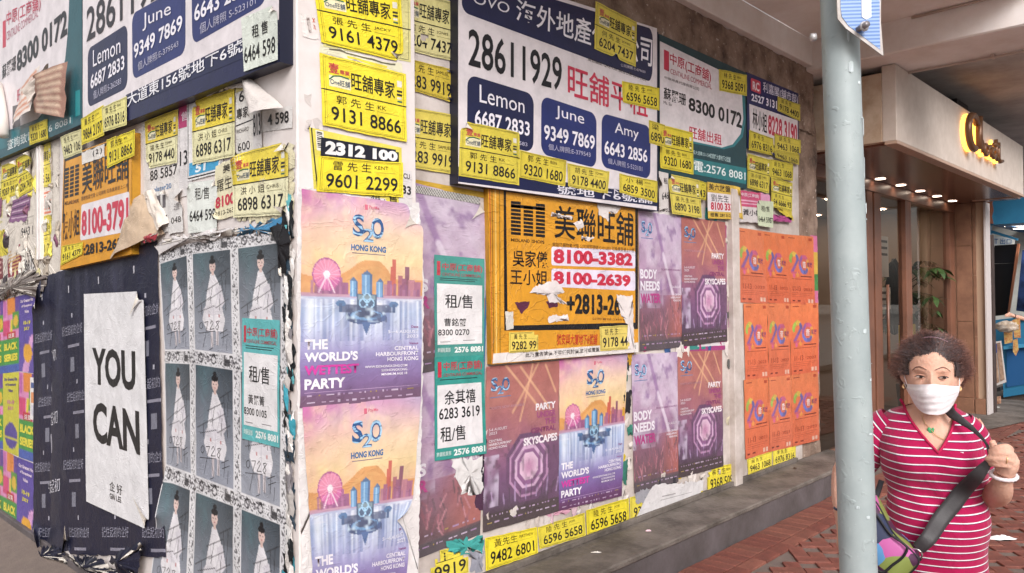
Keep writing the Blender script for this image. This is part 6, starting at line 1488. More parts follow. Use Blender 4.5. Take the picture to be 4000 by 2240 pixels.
tubew('bolt', [Vector(bp_[0]) + Vector((.01, .018, 0)), Vector(bp_[0]) - Vector((.012, .010, 0))], .0078, M_steel, plate_t, 6)
tubew('washer', [Vector(bp_[0]) + Vector((.001, .003, 0)), Vector(bp_[0]) + Vector((-.001, -.001, 0))], .0115, mat('washer_steel', '#c9c4c4', .4, metal=.3), plate_t, 20)
lb = [(0.270,-1.935,2.275),(0.278,-1.944,2.276)]
tubew('bracket_nut', [Vector(lb[0]) , Vector(lb[1])], .010, mat('washer_steel', '#c9c4c4'), plate_t, 6)

# ================================================================== litter
def litter(name, x, y, w_, d_, h_, c, label, sd, zb=0):
    r = random.Random(sd); V, F = [], []; n = 16
    ou = [(math.cos(2 * math.pi * i / n) * w_ * r.uniform(.7, 1.05), math.sin(2 * math.pi * i / n) * d_ * r.uniform(.6, 1.1)) for i in range(n)]
    for k, f in enumerate((1, .75, .45)):
        for p in ou: V.append((p[0] * f, p[1] * f, .004 + h_ * (1 - f) * r.uniform(.4, 1.6)))
    V.append((0, 0, h_))
    for k in range(2):
        for i in range(n): F.append((k * n + i, k * n + (i + 1) % n, (k + 1) * n + (i + 1) % n, (k + 1) * n + i))
    for i in range(n): F.append((2 * n + i, 2 * n + (i + 1) % n, 3 * n))
    o = mesh(name, V, F, mat('litter_%s' % c.strip('#'), c, .7), None, False); o.location = (x, y, zb); o.rotation_euler = (0, 0, r.uniform(0, 3)); tag(o, label, 'litter'); return o
a = [(4.355,-1.499)][0]
o = litter('crumpled_tissue', a[0], a[1], .11, .05, .022, '#f0ecec', 'white crumpled tissue on the brick paving right of the woman', 3); o.rotation_euler = (0, 0, -.75)
a = [(2.374,-0.038),(2.618,0.015),(4.613,0.016),(2.079,-0.093),(1.846,-0.040),(4.660,0.122)]
litter('sweet_wrapper', a[0][0], a[0][1], .022, .010, .012, '#d9b8c0', 'small white and pink wrapper on the grey ledge', 5, .2)
litter('leaf_litter', a[2][0], a[2][1], .03, .02, .012, '#4a3a30', 'dark dry scrap on the far end of the ledge', 7, .2)
litter('paper_crumb', a[4][0], a[4][1], .04, .012, .008, '#cfc8c0', 'pale paper crumb on the ledge nearest the pillar', 8, .2)
a = [(12.119,0.110)][0]
litter('flat_carton', a[0], a[1], .12, .07, .01, '#dcdcd8', 'flat white carton on the ground by the blue stall', 9, -.13)

# ================================================================== blue stall beyond the beige shop
def ZZ(x, y): return None
stall = thing('blue_stall', (13, .2, 0), 'blue food stall with dark screens and an exit sign beyond the beige shop', 'stall')
def xpoly(name, X, P, mt, th=.03, par=None):
    V = [(X, y, z) for y, z in P] + [(X + th, y, z) for y, z in P]; k = len(P)
    F = [tuple(range(k)), tuple(range(2 * k - 1, k - 1, -1))] + [(i, (i + 1) % k, k + (i + 1) % k, k + i) for i in range(k)]
    p = par or stall
    o = mesh(name, V, F, mt); o.parent = p; o.matrix_parent_inverse = Matrix.Translation(-p.location)
    bm = bmesh.new(); bm.from_mesh(o.data); bmesh.ops.recalc_face_normals(bm, faces=bm.faces); bm.to_mesh(o.data); bm.free(); return o
M_bl = mat('stall_blue', '#2f7fa6', .5, .1, 10, c2='#2a6f96', vscale=3)
M_bl2 = mat('stall_deep_blue', '#22588c', .5)
M_or = mat('stall_brown', '#8a5540', .6)
xpoly('header_brown', 12.98, ((0.446,3.273),(0.286,3.296),(0.253,3.188),(0.277,3.112),(0.262,2.993),(0.286,2.897),(0.266,2.777),(0.454,2.771)), M_or, .1)
xpoly('header_blue', 13.0, ((0.370,3.267),(-0.293,3.328),(-0.284,2.757),(0.378,2.767)), M_bl, .3)
xpoly('blue_post', 13.2, ((0.414,2.789),(0.351,2.784),(0.381,0.163),(0.427,0.160)), M_bl, .08)
xpoly('ceiling_panel', 13.4, ((0.403,2.821),(-0.326,2.767),(-0.326,2.741),(0.404,2.794)), M_bl2, 3.0)
xpoly('header_rail', 13.25, ((0.374,2.702),(-0.020,2.532),(-0.019,2.493),(0.375,2.649)), MATS['stall_blue'], .05)
es = thing('exit_sign', (14.2, .6, 2.6), 'white sign with blue letters XIT and exit characters above the black screens', 'sign')
xpoly('sign_box', 14.2, ((0.590,2.672),(0.199,2.585),(0.207,2.474),(0.594,2.459)), mat('sign_face', '#d3dfe6', .4), .06, es)
def xtext(s, X, q, c, par, bold=.03):
    st, fs = text2d(s, bold)
    A = np.array(q); s_, t_ = st[:, 0], st[:, 1]
    yz = ((1 - t_) * (1 - s_))[:, None] * A[0] + ((1 - t_) * s_)[:, None] * A[1] + (t_ * s_)[:, None] * A[2] + (t_ * (1 - s_))[:, None] * A[3]
    o = mesh('lettering', [(X, a, b) for a, b in yz], fs, mat('ink_' + c.strip('#'), c, .5)); o.parent = par; o.matrix_parent_inverse = Matrix.Translation(-par.location)
xtext('EXIT 出口', 14.19, ((0.632,2.646),(0.239,2.579),(0.246,2.496),(0.634,2.496)), '#2c6aa8', es)
xpoly('tiled_wall', 15.8, ((1.035,3.035),(-0.071,2.953),(-0.017,-0.405),(1.092,-0.500)), mat('white_tile', '#c3c3bd', .4, .1, 4, c2='#a8aaa6', vscale=4), .1)
M_blk = mat('screen_black', '#15151a', .3)
xpoly('screen', 13.9, ((0.441,2.466),(0.099,2.475),(0.139,2.150),(0.482,2.149)), M_blk, .05)
xpoly('screen', 13.88, ((0.502,2.142),(0.135,2.149),(0.255,1.262),(0.529,1.225)), mat('screen_black2', '#101013', .3), .05)
xpoly('orange_edge', 13.8, ((0.087,2.477),(0.052,2.462),(0.228,1.237),(0.257,1.237)), mat('orange_wood', '#c07a58', .6), .05)
xpoly('menu_screen', 13.7, ((-0.003,2.354),(-0.273,2.406),(-0.199,1.284),(0.104,1.335)), mat('menu_screen', '#46609a', .35, c2='#1f2e52', vscale=6), .05)
xpoly('counter', 13.2, ((0.330,1.185),(-0.334,1.283),(-0.314,0.051),(0.214,-0.088),(0.218,0.765),(0.337,0.787)), M_bl, .8)
xpoly('counter_recess', 13.18, ((0.153,0.703),(-0.329,0.786),(-0.320,0.212),(0.163,0.082)), M_bl2, .02)
xpoly('counter_ledge', 13.1, ((0.181,0.765),(-0.343,0.841),(-0.342,0.791),(0.182,0.707)), mat('ledge_blue', '#4a9ac2', .5), .1)
xpoly('kick_step', 13.25, ((0.361,-0.105),(-0.307,0.110),(-0.304,-0.050),(0.249,-0.241)), mat('dark_step', '#4a3f3a', .8), .8)
cf = mat('food_photo', '#b9583a', .4, c2='#d9c27a', vscale=22)
for i, (q) in enumerate((((0.162,1.003),(0.040,1.025),(0.043,0.831),(0.154,0.801)), ((0.037,1.193),(-0.068,1.233),(-0.073,0.912),(0.014,0.909)), ((0.031,0.870),(-0.030,0.898),(-0.043,0.718),(-0.003,0.614),(0.034,0.683)))):
    o = xpoly('food_photo', 13.05 - i * .01, q, cf, .01)
ps = thing('leaning_poster_board', (12.7, .2, .5), 'white framed photo board leaning by the blue counter', 'board')
xpoly('frame', 12.7, ((0.289,0.840),(0.134,0.871),(0.074,0.214),(0.229,0.140)), mat('board_white', '#d6cfcc', .5), .02, ps)
pm = mat('board_photo', '#6a4a40', .4, c2='#c9a890', vscale=8)
xpoly('photo', 12.69, ((0.271,0.815),(0.215,0.830),(0.165,0.209),(0.209,0.180)), pm, .005, ps); xpoly('photo', 12.69, ((0.199,0.831),(0.144,0.845),(0.093,0.258),(0.148,0.222)), pm, .005, ps)
xpoly('label', 12.68, ((0.236,0.817),(0.191,0.825),(0.188,0.679),(0.233,0.670)), mat('label_blue', '#2c4a8c', .5), .005, ps)
st_ = thing('black_stand', (12.5, .15, 0), 'black metal stand with red items at the foot of the dark post', 'stand')
M_bk = mat('stand_black', '#1c1a1c', .5)
xpoly('upright', 12.4, ((0.244,0.103),(0.195,0.106),(0.189,-0.193),(0.239,-0.223)), M_bk, .05, st_)
xpoly('arm', 12.4, ((0.244,0.115),(0.097,0.164),(0.093,0.102),(0.239,0.065)), M_bk, .2, st_)
xpoly('foot', 12.4, ((0.232,-0.160),(0.091,-0.134),(0.098,-0.210),(0.233,-0.222)), M_bk, .25, st_)
xpoly('red_box', 12.38, ((0.234,-0.214),(0.067,-0.186),(0.073,-0.255),(0.230,-0.270)), mat('red_plastic', '#a83c4a', .5), .2, st_)
xpoly('red_bundle', 12.5, ((0.207,-0.017),(0.130,0.002),(0.127,-0.111),(0.198,-0.130)), mat('red_bundle', '#6a2a2a', .7, c2='#c9a080', vscale=30), .1, st_)
gp = thing('gloved_parcel', (12.9, 0, 1.1), 'clear plastic bag of bread rolls on the blue counter', 'bag')
bm = bmesh.new(); bmesh.ops.create_icosphere(bm, subdivisions=3, radius=1)
cxy = ((0.093,1.093))
for v in bm.verts:
    nn = 1 + .18 * math.sin(v.co.x * 7) * math.cos(v.co.z * 6 + v.co.y * 5); v.co = Vector((v.co.x * .10, v.co.y * .16, v.co.z * .09)) * nn
me = bpy.data.meshes.new('bag'); bm.to_mesh(me); bm.free(); o = link('bag', me, None, mat('plastic_bag', '#c9c0b8', .25, .5, 30, c2='#b09a84', vscale=12)); o.location = (12.9, cxy[0], cxy[1]); o.parent = gp; o.matrix_parent_inverse = Matrix.Translation(-gp.location)
for i, (y, z) in enumerate((((0.148,2.815),(0.023,2.765),(-0.129,2.768)))):
    V = [(13.9 + .14 * math.cos(R(a)), y + .14 * math.sin(R(a)), z - .03) for a in range(0, 360, 20)]
    o = mesh('disc_lamp', V, [tuple(range(18))[::-1]], M_led); o.parent = stall; o.matrix_parent_inverse = Matrix.Translation(-stall.location)
# vendor: bare forearm reaching in from the right of the picture
# ---- black loudspeaker boxes above the fascia
for x0, x1, z1, lab in ((5.72, 5.95, 3.655, 'black box fixture above the left end of the beige fascia'), (8.5, 9.0, 3.93, 'black box fixture above the glowing script sign')):
    t = thing('speaker_box', (x0, -.2, 3.6), lab, 'box')
    pbox('casing', x0, x1, -.3, -.05, 3.605, z1, M_blk, t, .01)

# ================================================================== potted tree and bag inside the beige shop
M_leaf = mat('leaf_green', '#425f2c', .5, c2='#2c4420', vscale=8)
tree = thing('potted_tree', (10.55, .85, -.11), 'leafy indoor tree behind the right glass pane of the beige shop', 'plant')
pot = tube('pot', [(0, 0, 0), (0, 0, .02), (0, 0, .4), (0, 0, .42)], [.15, .16, .2, .2], mat('pot_black', '#1c1c1e', .6), tree, 16)
tube('trunk', [(0, 0, .4), (.02, .01, 1.2), (-.02, 0, 2.0)], [.02, .017, .008], mat('bark', '#4a3a2c', .9), tree, 8)
V = [(0, 0, 0), (.05, .018, .01), (.11, .02, .0), (.19, 0, -.03), (.11, -.02, .0), (.05, -.018, .01)]
leaf = bpy.data.meshes.new('leaf'); leaf.from_pydata(V, [], [(0, 1, 2, 4, 5), (2, 3, 4)]); leaf.materials.append(M_leaf)
rl = random.Random(9)
for k in range(38):
    hz = rl.uniform(1.15, 2.15); a0 = rl.uniform(0, 2 * math.pi); L = rl.uniform(.3, .75)
    tube('branch', [(0, 0, hz - .1), (math.cos(a0) * L * .6, math.sin(a0) * L * .45, hz + .08), (math.cos(a0) * L, math.sin(a0) * L * .7, hz + .04)], [.006, .004, .003], MATS['bark'], tree, 5)
    for j in range(12):
        f = .35 + .65 * j / 11
        o = bpy.data.objects.new('leaf', leaf); col.objects.link(o); o.parent = tree
        o.location = (math.cos(a0) * L * f, math.sin(a0) * L * .7 * f, hz + .05 + .04 * math.sin(f * 3))
        o.rotation_euler = (rl.uniform(-.3, .3), R(rl.uniform(5, 40)), a0 + (1 if j % 2 else -1) * rl.uniform(.5, 1.2)); s = rl.uniform(.8, 1.3); o.scale = (s, s * 1.4, s)
bagm = thing('yellow_bag', (9.75, .62, 1.0), 'yellow paper bag hanging behind the glass below the indoor tree', 'bag')
pbox('body', 9.45, 9.95, .6, .68, .78, 1.22, mat('bag_yellow', '#cdb42c', .6, .3, 12), bagm, .01)
pbox('handle', 9.6, 9.62, .62, .64, 1.2, 1.5, mat('bag_handle', '#3a3020', .6), bagm, .002)
jk = thing('dark_coat', (9.7, .8, 1.6), 'dark coat hanging behind the glass in front of the indoor tree', 'coat')
bm = bmesh.new(); bmesh.ops.create_icosphere(bm, subdivisions=3, radius=1)
for v in bm.verts: v.co = Vector((v.co.x * .22 * (1.2 - .2 * v.co.z), v.co.y * .09, v.co.z * .52)) * (1 + .07 * math.sin(v.co.x * 14) + .05 * math.sin(v.co.z * 9))
me = bpy.data.meshes.new('coat_body'); bm.to_mesh(me); bm.free(); o = link('coat_body', me, jk, mat('coat_cloth', '#16161a', .8)); o.location = (0, 0, -.02)
tube('hanger', [(-.15, 0, .42), (0, 0, .52), (.15, 0, .42)], .008, M_bk, jk, 6)
for i, (x0, x1, z0, z1) in enumerate(((8.15, 8.55, 1.85, 2.35), (8.18, 8.6, 1.45, 1.72))):
    o = box('price_notice', x0, x1, .50, .505, z0, z1, mat('notice_white', '#d6cec6', .6), None, 0)
    tag(o, ('larger white notice', 'smaller white notice')[i] + ' on the inside of the glass door of the beige shop', 'notice')
    for j in range(3):
        q = box('print_line', x0 + .06, x1 - .06, .494, .498, z1 - .08 - j * .08, z1 - .05 - j * .08, mat('notice_ink', '#5c5450', .6), o, 0)

# ================================================================== the woman
wo_ = thing('person', (1.029, -1.988, 0), 'woman with short reddish hair and white mask in a red striped V neck top', 'person', rotz=R(-74.93))
SKIN = mat('skin', '#ddb09b', .55, .3, 110, c2='#d09d87', vscale=7, spec=.35)
for mt_ in (SKIN,):
    b_ = mt_.node_tree.nodes['Principled BSDF']; b_.inputs['Subsurface Weight'].default_value = .15; b_.inputs['Subsurface Radius'].default_value = (.02, .008, .005); b_.inputs['Subsurface Scale'].default_value = .3
H0 = [(0.0000,1.3891)][0][1]
# --- body: one remeshed surface from overlapping lofts
BV, BF = [], []
def loft(rings, seg=28, power=2.3):
    """rings: (cx, cy, z, rx, ry)"""
    k0 = len(BV)
    for (cx, cy, z, rx, ry) in rings:
        for k in range(seg):
            a = 2 * math.pi * k / seg; c, s = math.cos(a), math.sin(a)
            BV.append((cx + rx * abs(c) ** (2 / power) * (1 if c > 0 else -1), cy + ry * abs(s) ** (2 / power) * (1 if s > 0 else -1), z))
    n = len(rings)
    for i in range(n - 1):
        for k in range(seg):
            BF.append((k0 + i * seg + k, k0 + i * seg + (k + 1) % seg, k0 + (i + 1) * seg + (k + 1) % seg, k0 + (i + 1) * seg + k))
    BF.append(tuple(k0 + k for k in range(seg))[::-1]); BF.append(tuple(k0 + (n - 1) * seg + k for k in range(seg)))
def limb(pts, rs, seg=16):
    k0 = len(BV); pts = [Vector(p) for p in pts]; n = len(pts); prev = None
    for i, p in enumerate(pts):
        d = (pts[min(i + 1, n - 1)] - pts[max(i - 1, 0)]).normalized()
        a = d.orthogonal().normalized() if prev is None else (prev - d * prev.dot(d)).normalized()
        prev = a; b = d.cross(a)
        for k in range(seg):
            t = 2 * math.pi * k / seg; BV.append(tuple(p + (a * math.cos(t) + b * math.sin(t)) * rs[i]))
    for i in range(n - 1):
        for k in range(seg): BF.append((k0 + i * seg + k, k0 + i * seg + (k + 1) % seg, k0 + (i + 1) * seg + (k + 1) % seg, k0 + (i + 1) * seg + k))
    BF.append(tuple(k0 + k for k in range(seg))[::-1]); BF.append(tuple(k0 + (n - 1) * seg + k for k in range(seg)))
def smooth_path(pts, rs, n=5):
    P = [Vector(p) for p in pts]; out, ro = [], []
    for i in range(len(P) - 1):
        p0, p1, p2, p3 = P[max(i - 1, 0)], P[i], P[i + 1], P[min(i + 2, len(P) - 1)]
        for k in range(n):
            t = k / n
            out.append(.5 * ((2 * p1) + (-p0 + p2) * t + (2 * p0 - 5 * p1 + 4 * p2 - p3) * t * t + (-p0 + 3 * p1 - 3 * p2 + p3) * t ** 3)); ro.append(rs[i] * (1 - t) + rs[i + 1] * t)
    out.append(P[-1]); ro.append(rs[-1]); return out, ro
# torso profile: (y pixel free) z, x left, x right, front depth, back depth
TR = [(-0.0382,1.3061),(0.0425,1.3061),(-0.0578,1.2887),(0.0600,1.2887),(-0.1036,1.2726),(0.0839,1.2726),(-0.1319,1.2565),(0.1057,1.2589),(-0.1493,1.2341),(0.1232,1.2341),(-0.1537,1.2044),(0.1319,1.2019),(-0.1559,1.1672),(0.1384,1.1672),(-0.1515,1.1300),(0.1472,1.1300),(-0.1472,1.0928),(0.1493,1.0928),(-0.1384,1.0581),(0.1472,1.0581),(-0.1297,1.0271),(0.1352,1.0271),(-0.1297,0.9961),(0.1450,0.9961),(-0.1352,0.9564),(0.1526,0.9564),(-0.1417,0.9130),(0.1504,0.9130),(-0.1461,0.8696),(0.1439,0.8696),(-0.1493,0.8200),(0.1439,0.8200),(-0.1515,0.7642),(0.1482,0.7642)]
FR = [.050, .052, .060, .072, .090, .112, .130, .138, .134, .124, .122, .134, .146, .148, .142, .134, .128]
BK = [.060, .068, .085, .10, .110, .115, .115, .112, .108, .104, .104, .108, .114, .12, .124, .126, .126]
TOR = []
for i in range(len(FR)):
    (xa, za), (xb, zb) = TR[2 * i], TR[2 * i + 1]
    TOR.append(((xa + xb) / 2, (BK[i] - FR[i]) / 2 + .02, (za + zb) / 2, (xb - xa) / 2, (FR[i] + BK[i]) / 2))
hip = TOR[-1]
low = [(hip[0], .02, hip[2] - .08, hip[3] + .004, .135), (hip[0], .02, hip[2] - .16, .15, .13)]
body_rings = [(c, y, z, rx - .010, ry - .010) for c, y, z, rx, ry in TOR[:]] + [(c, y, z, rx - .01, ry - .01) for c, y, z, rx, ry in low]
loft(body_rings)
limb([(0, .012, H0 - .03), (0, .02, H0 - .10), (0, .028, H0 - .17)], [.055, .053, .062], 20)
# legs and shoes stay below the picture but stand on the ground
for sx in (-1, 1):
    limb([(.012 + sx * .08, .02, .68), (.012 + sx * .085, .01, .42), (.012 + sx * .085, .02, .25), (.012 + sx * .088, .03, .08), (.012 + sx * .09, .0, .05)], [.085, .055, .052, .036, .035])
    limb([(.012 + sx * .09, .05, .045), (.012 + sx * .095, -.05, .035), (.012 + sx * .10, -.14, .028)], [.036, .038, .028])
# viewer-left arm, hanging behind the pole, elbow slightly out
pa, ra = smooth_path([(-.128, .03, 1.20), (-.185, .03, 1.125), (-.250, .035, 1.065), (-.262, .015, .985), (-.258, -.01, .90), (-.252, -.02, .86)], [.05, .048, .040, .036, .025, .026])
limb(pa, ra)
limb(*smooth_path([(-.252, -.02, .87), (-.247, -.025, .83), (-.244, -.03, .79)], [.026, .034, .022]))
for k in range(4): limb(*smooth_path([(-.258 + k * .004, -.045 + k * .018, .80), (-.254 + k * .004, -.055 + k * .019, .765), (-.247, -.05 + k * .017, .735)], [.010, .0095, .007]), 8)
limb(*smooth_path([(-.245, -.05, .835), (-.235, -.07, .80), (-.232, -.072, .775)], [.011, .010, .008]), 8)
# viewer-right arm: upper arm down beside the body, forearm raised to the strap
W1 = [(0.1057,1.2230),(0.1254,1.1672),(0.1384,1.1052),(0.1537,1.0283),(0.1690,1.0407),(0.1711,1.0680),(0.1733,1.0953),(0.1766,1.1238)]
pa, ra = smooth_path([(W1[0][0] - .02, .04, W1[0][1]), (W1[1][0] - .012, .06, W1[1][1]), (W1[2][0] - .005, .07, W1[2][1]), (W1[3][0] - .008, .04, W1[3][1]), (W1[4][0] - .004, -.03, W1[4][1]), (W1[5][0] + .0, -.09, W1[5][1]), (W1[6][0], -.125, W1[6][1]), (W1[7][0], -.14, W1[7][1])], [.055, .052, .047, .040, .038, .033, .027, .026])
limb(pa, ra)
HD = lambda x, y, d: (x, -d, y)
hp = [(0.1788,1.1300),(0.1842,1.1573),(0.1842,1.1858),(0.1711,1.1300),(0.1744,1.1548),(0.1766,1.1858)]
limb([(hp[0][0], -.145, hp[0][1]), (hp[1][0], -.155, hp[1][1] - .004), (hp[1][0] + .001, -.158, hp[1][1] + .008), (hp[2][0] - .003, -.158, hp[2][1])], [.026, .030, .030, .024], 18)
fing = [[(0.1918,1.1969),(0.1809,1.2093),(0.1570,1.2044),(0.1417,1.1907)], [(0.1962,1.1796),(0.1831,1.1932),(0.1580,1.1907),(0.1428,1.1808)], [(0.1962,1.1622),(0.1831,1.1759),(0.1537,1.1759),(0.1308,1.1709)], [(0.1918,1.1449),(0.1788,1.1585),(0.1559,1.1597),(0.1406,1.1560)]]
for k, f in enumerate(fing):
    r0 = (.0105, .0108, .0103, .0095)[k]
    dd = (.165, .188, .192, .180)
    limb(*smooth_path([(f[j][0], -dd[j] - (.004 if k in (1, 2) else 0), f[j][1]) for j in range(4)], [r0 * 1.08, r0, r0 * .9, r0 * .72], 4), 12)
th = [(0.1766,1.1573),(0.1624,1.1821),(0.1526,1.2019),(0.1493,1.2217)]
limb(*smooth_path([(th[0][0], -.150, th[0][1]), (th[1][0], -.158, th[1][1]), (th[2][0], -.162, th[2][1]), (th[3][0], -.166, th[3][1])], [.015, .0125, .0115, .0085], 4), 12)
# head
HS, HR = 56, 40
k0 = len(BV)
for j in range(HR + 1):
    ph = math.pi * j / HR
    for i in range(HS):
        a = 2 * math.pi * i / HS
        nx, ny, nz = math.sin(ph) * math.cos(a), math.sin(ph) * math.sin(a), math.cos(ph)
        x, y, z = nx * .0745, ny * .088 + .012, nz * .112
        if nz < 0: x *= 1 - .16 * nz * nz; y = y - .010 * (-nz) if ny < 0 else y * (1 - .2 * nz * nz)
        if ny < -.1:
            g = lambda cx, cz, sx_, sz_, am: am * math.exp(-((x - cx) / sx_) ** 2 - ((z - cz) / sz_) ** 2)
            d = g(0, -.028, .014, .022, .020) + g(0, -.005, .008, .02, .008) + g(-.031, .016, .02, .007, .006) + g(.031, .016, .02, .007, .006)
            d -= g(-.031, 0, .016, .009, .010) + g(.031, 0, .016, .009, .010)
            d += g(-.036, -.032, .02, .016, .008) + g(.036, -.032, .02, .016, .008) + g(0, -.062, .022, .01, .008) + g(0, .05, .05, .03, .004) + g(0, -.095, .025, .016, .008)
            y -= d
        BV.append((x, y, H0 + z))
for j in range(HR):
    for i in range(HS): BF.append((k0 + j * HS + i, k0 + (j + 1) * HS + i, k0 + (j + 1) * HS + (i + 1) % HS, k0 + j * HS + (i + 1) % HS))
# ears
for sx in (-1, 1):
    limb([(sx * .072, .006, H0 + .012), (sx * .080, .012, H0 + .002), (sx * .079, .012, H0 - .015), (sx * .071, .004, H0 - .034)], [.007, .012, .010, .006], 10)
me = bpy.data.meshes.new('body'); me.from_pydata(BV, [], BF)
bmm = bmesh.new(); bmm.from_mesh(me); bmesh.ops.recalc_face_normals(bmm, faces=bmm.faces); bmm.to_mesh(me); bmm.free()
body = link('body', me, wo_, SKIN)
rm = body.modifiers.new('fuse', 'REMESH'); rm.mode = 'VOXEL'; rm.voxel_size = .0042; rm.use_smooth_shade = True
sm_ = body.modifiers.new('soft', 'SMOOTH'); sm_.factor = .5; sm_.iterations = 3

# --- shirt
def shirt_mat():
    mt = bpy.data.materials.new('striped_knit'); mt.use_nodes = True
    n, l = mt.node_tree.nodes, mt.node_tree.links; b = n['Principled BSDF']; b.inputs['Roughness'].default_value = .85; b.inputs['Specular IOR Level'].default_value = .2
    b.inputs['Sheen Weight'].default_value = .2
    at = n.new('ShaderNodeAttribute'); at.attribute_name = 'band'
    md = n.new('ShaderNodeMath'); md.operation = 'FRACT'; l.new(at.outputs['Fac'], md.inputs[0])
    rp = n.new('ShaderNodeValToRGB'); rp.color_ramp.interpolation = 'CONSTANT'
    els = [(0, '#a30f48'), (.72, '#2c1a40'), (.79, '#e2dce0'), (.935, '#a30f48')]
    for i, (p, c) in enumerate(els):
        e = rp.color_ramp.elements[i] if i < 2 else rp.color_ramp.elements.new(p); e.position = p; e.color = (*lin(c), 1)
    l.new(md.outputs[0], rp.inputs[0]); l.new(rp.outputs[0], b.inputs['Base Color'])
    tc = n.new('ShaderNodeTexCoord'); nz = n.new('ShaderNodeTexNoise'); nz.inputs['Scale'].default_value = 16; nz.inputs['Detail'].default_value = 3; nz.inputs['Distortion'].default_value = .8
    l.new(tc.outputs['Object'], nz.inputs['Vector']); bp = n.new('ShaderNodeBump'); bp.inputs['Strength'].default_value = .6; bp.inputs['Distance'].default_value = .016
    l.new(nz.outputs[0], bp.inputs['Height']); l.new(bp.outputs[0], b.inputs['Normal']); return mt
M_shirt = shirt_mat()
def clothmesh(name, V, F, band, parent, mt=None):
    me = bpy.data.meshes.new(name); me.from_pydata([tuple(v) for v in V], [], F)
    a = me.attributes.new('band', 'FLOAT', 'POINT'); a.data.foreach_set('value', band)
    me.polygons.foreach_set('use_smooth', [True] * len(me.polygons)); me.update()
    return link(name, me, parent, mt or M_shirt)
# dense rings by interpolation
def interp(rings, n):
    R_ = np.array(rings); t = np.linspace(0, len(rings) - 1, n); i = np.clip(t.astype(int), 0, len(rings) - 2); f = (t - i)[:, None]
    p0, p1, p2, p3 = R_[np.clip(i - 1, 0, None)], R_[i], R_[i + 1], R_[np.clip(i + 2, None, len(rings) - 1)]
    return .5 * ((2 * p1) + (-p0 + p2) * f + (2 * p0 - 5 * p1 + 4 * p2 - p3) * f ** 2 + (-p0 + 3 * p1 - 3 * p2 + p3) * f ** 3)
SR = interp(TOR, 150); SEG = 120
vt = [(-0.0883,1.3036),(0.0643,1.2961),(0.0153,1.1647)]      # V neck corners and point
V, band, keepv = [], [], []
for (cx, cy, z, rx, ry) in SR:
    for k in range(SEG):
        a = 2 * math.pi * k / SEG; c, s = math.cos(a), math.sin(a); pw = 2 / 2.3
        x = cx + rx * abs(c) ** pw * (1 if c > 0 else -1); y = cy + ry * abs(s) ** pw * (1 if s > 0 else -1)
        # bust and folds
        if s < 0:
            for bx in (-.075, .085): y -= .020 * math.exp(-((x - bx) / .05) ** 2 - ((z - 1.13) / .055) ** 2)
            y -= .004 * math.sin((x * 1.2 + z) * 60) * math.exp(-((z - 1.02) / .05) ** 2) * (1 - abs(c))
            y -= .003 * math.sin((x - z * .7) * 75) * math.exp(-((z - 1.13) / .1) ** 2) * abs(c)
        V.append((x, y, z))
        dro = -.016 * math.cos((x - cx) / rx * 1.5) * (z < 2) * (1 if s < 0 else 0) * min(1, max(0, (1.16 - z) / .12)) + .003 * math.sin((x + .05) * 24) * min(1, max(0, (1.2 - z) / .1)) * (s < 0)
        band.append((z - dro) / .0223 + .15)
F = []
for i in range(len(SR) - 1):
    for k in range(SEG):
        q = (i * SEG + k, i * SEG + (k + 1) % SEG, (i + 1) * SEG + (k + 1) % SEG, (i + 1) * SEG + k)
        mx = sum(V[t][0] for t in q) / 4; my = sum(V[t][1] for t in q) / 4; mz = sum(V[t][2] for t in q) / 4
        inv = False
        if my < cy + .03:
            # inside the V opening
            l_ = vt[0][0] + (vt[2][0] - vt[0][0]) * max(0, (vt[0][1] - mz)) / (vt[0][1] - vt[2][1]); r_ = vt[1][0] + (vt[2][0] - vt[1][0]) * max(0, (vt[1][1] - mz)) / (vt[1][1] - vt[2][1])
            l_ += -.010 * math.sin(math.pi * min(1, max(0, (vt[0][1] - mz) / (vt[0][1] - vt[2][1])))); r_ += .012 * math.sin(math.pi * min(1, max(0, (vt[1][1] - mz) / (vt[1][1] - vt[2][1]))))
            inv = l_ < mx < r_ and mz > vt[2][1]
        if mz > 1.285 and abs(mx - .002) < .082: inv = True
        if not inv: F.append(q[::-1])
sh = clothmesh('shirt', V, F, band, wo_)
def front_y(x, z):
    i = int(np.argmin([abs(r[2] - z) for r in SR])); cx, cy, _, rx, ry = SR[i]
    u = min(.999, abs((x - cx) / rx)); y = cy - ry * (1 - u ** 2.3) ** (1 / 2.3)
    for bx in (-.075, .085): y -= .020 * math.exp(-((x - bx) / .05) ** 2 - ((z - 1.13) / .055) ** 2)
    return y
M_trim = mat('collar_red', '#b01047', .85)
cl_ = []
for i in range(15):
    t = i / 14; z = vt[0][1] + (vt[2][1] - vt[0][1]) * t; x = vt[0][0] + (vt[2][0] - vt[0][0]) * t - .010 * math.sin(math.pi * t); cl_.append((x, front_y(x, z) - .001, z))
cr_ = []
for i in range(15):
    t = i / 14; z = vt[1][1] + (vt[2][1] - vt[1][1]) * t; x = vt[1][0] + (vt[2][0] - vt[1][0]) * t + .012 * math.sin(math.pi * t); cr_.append((x, front_y(x, z) - .001, z))
tube('collar', cl_ + cr_[::-1][1:], .0042, M_trim, wo_, 8)
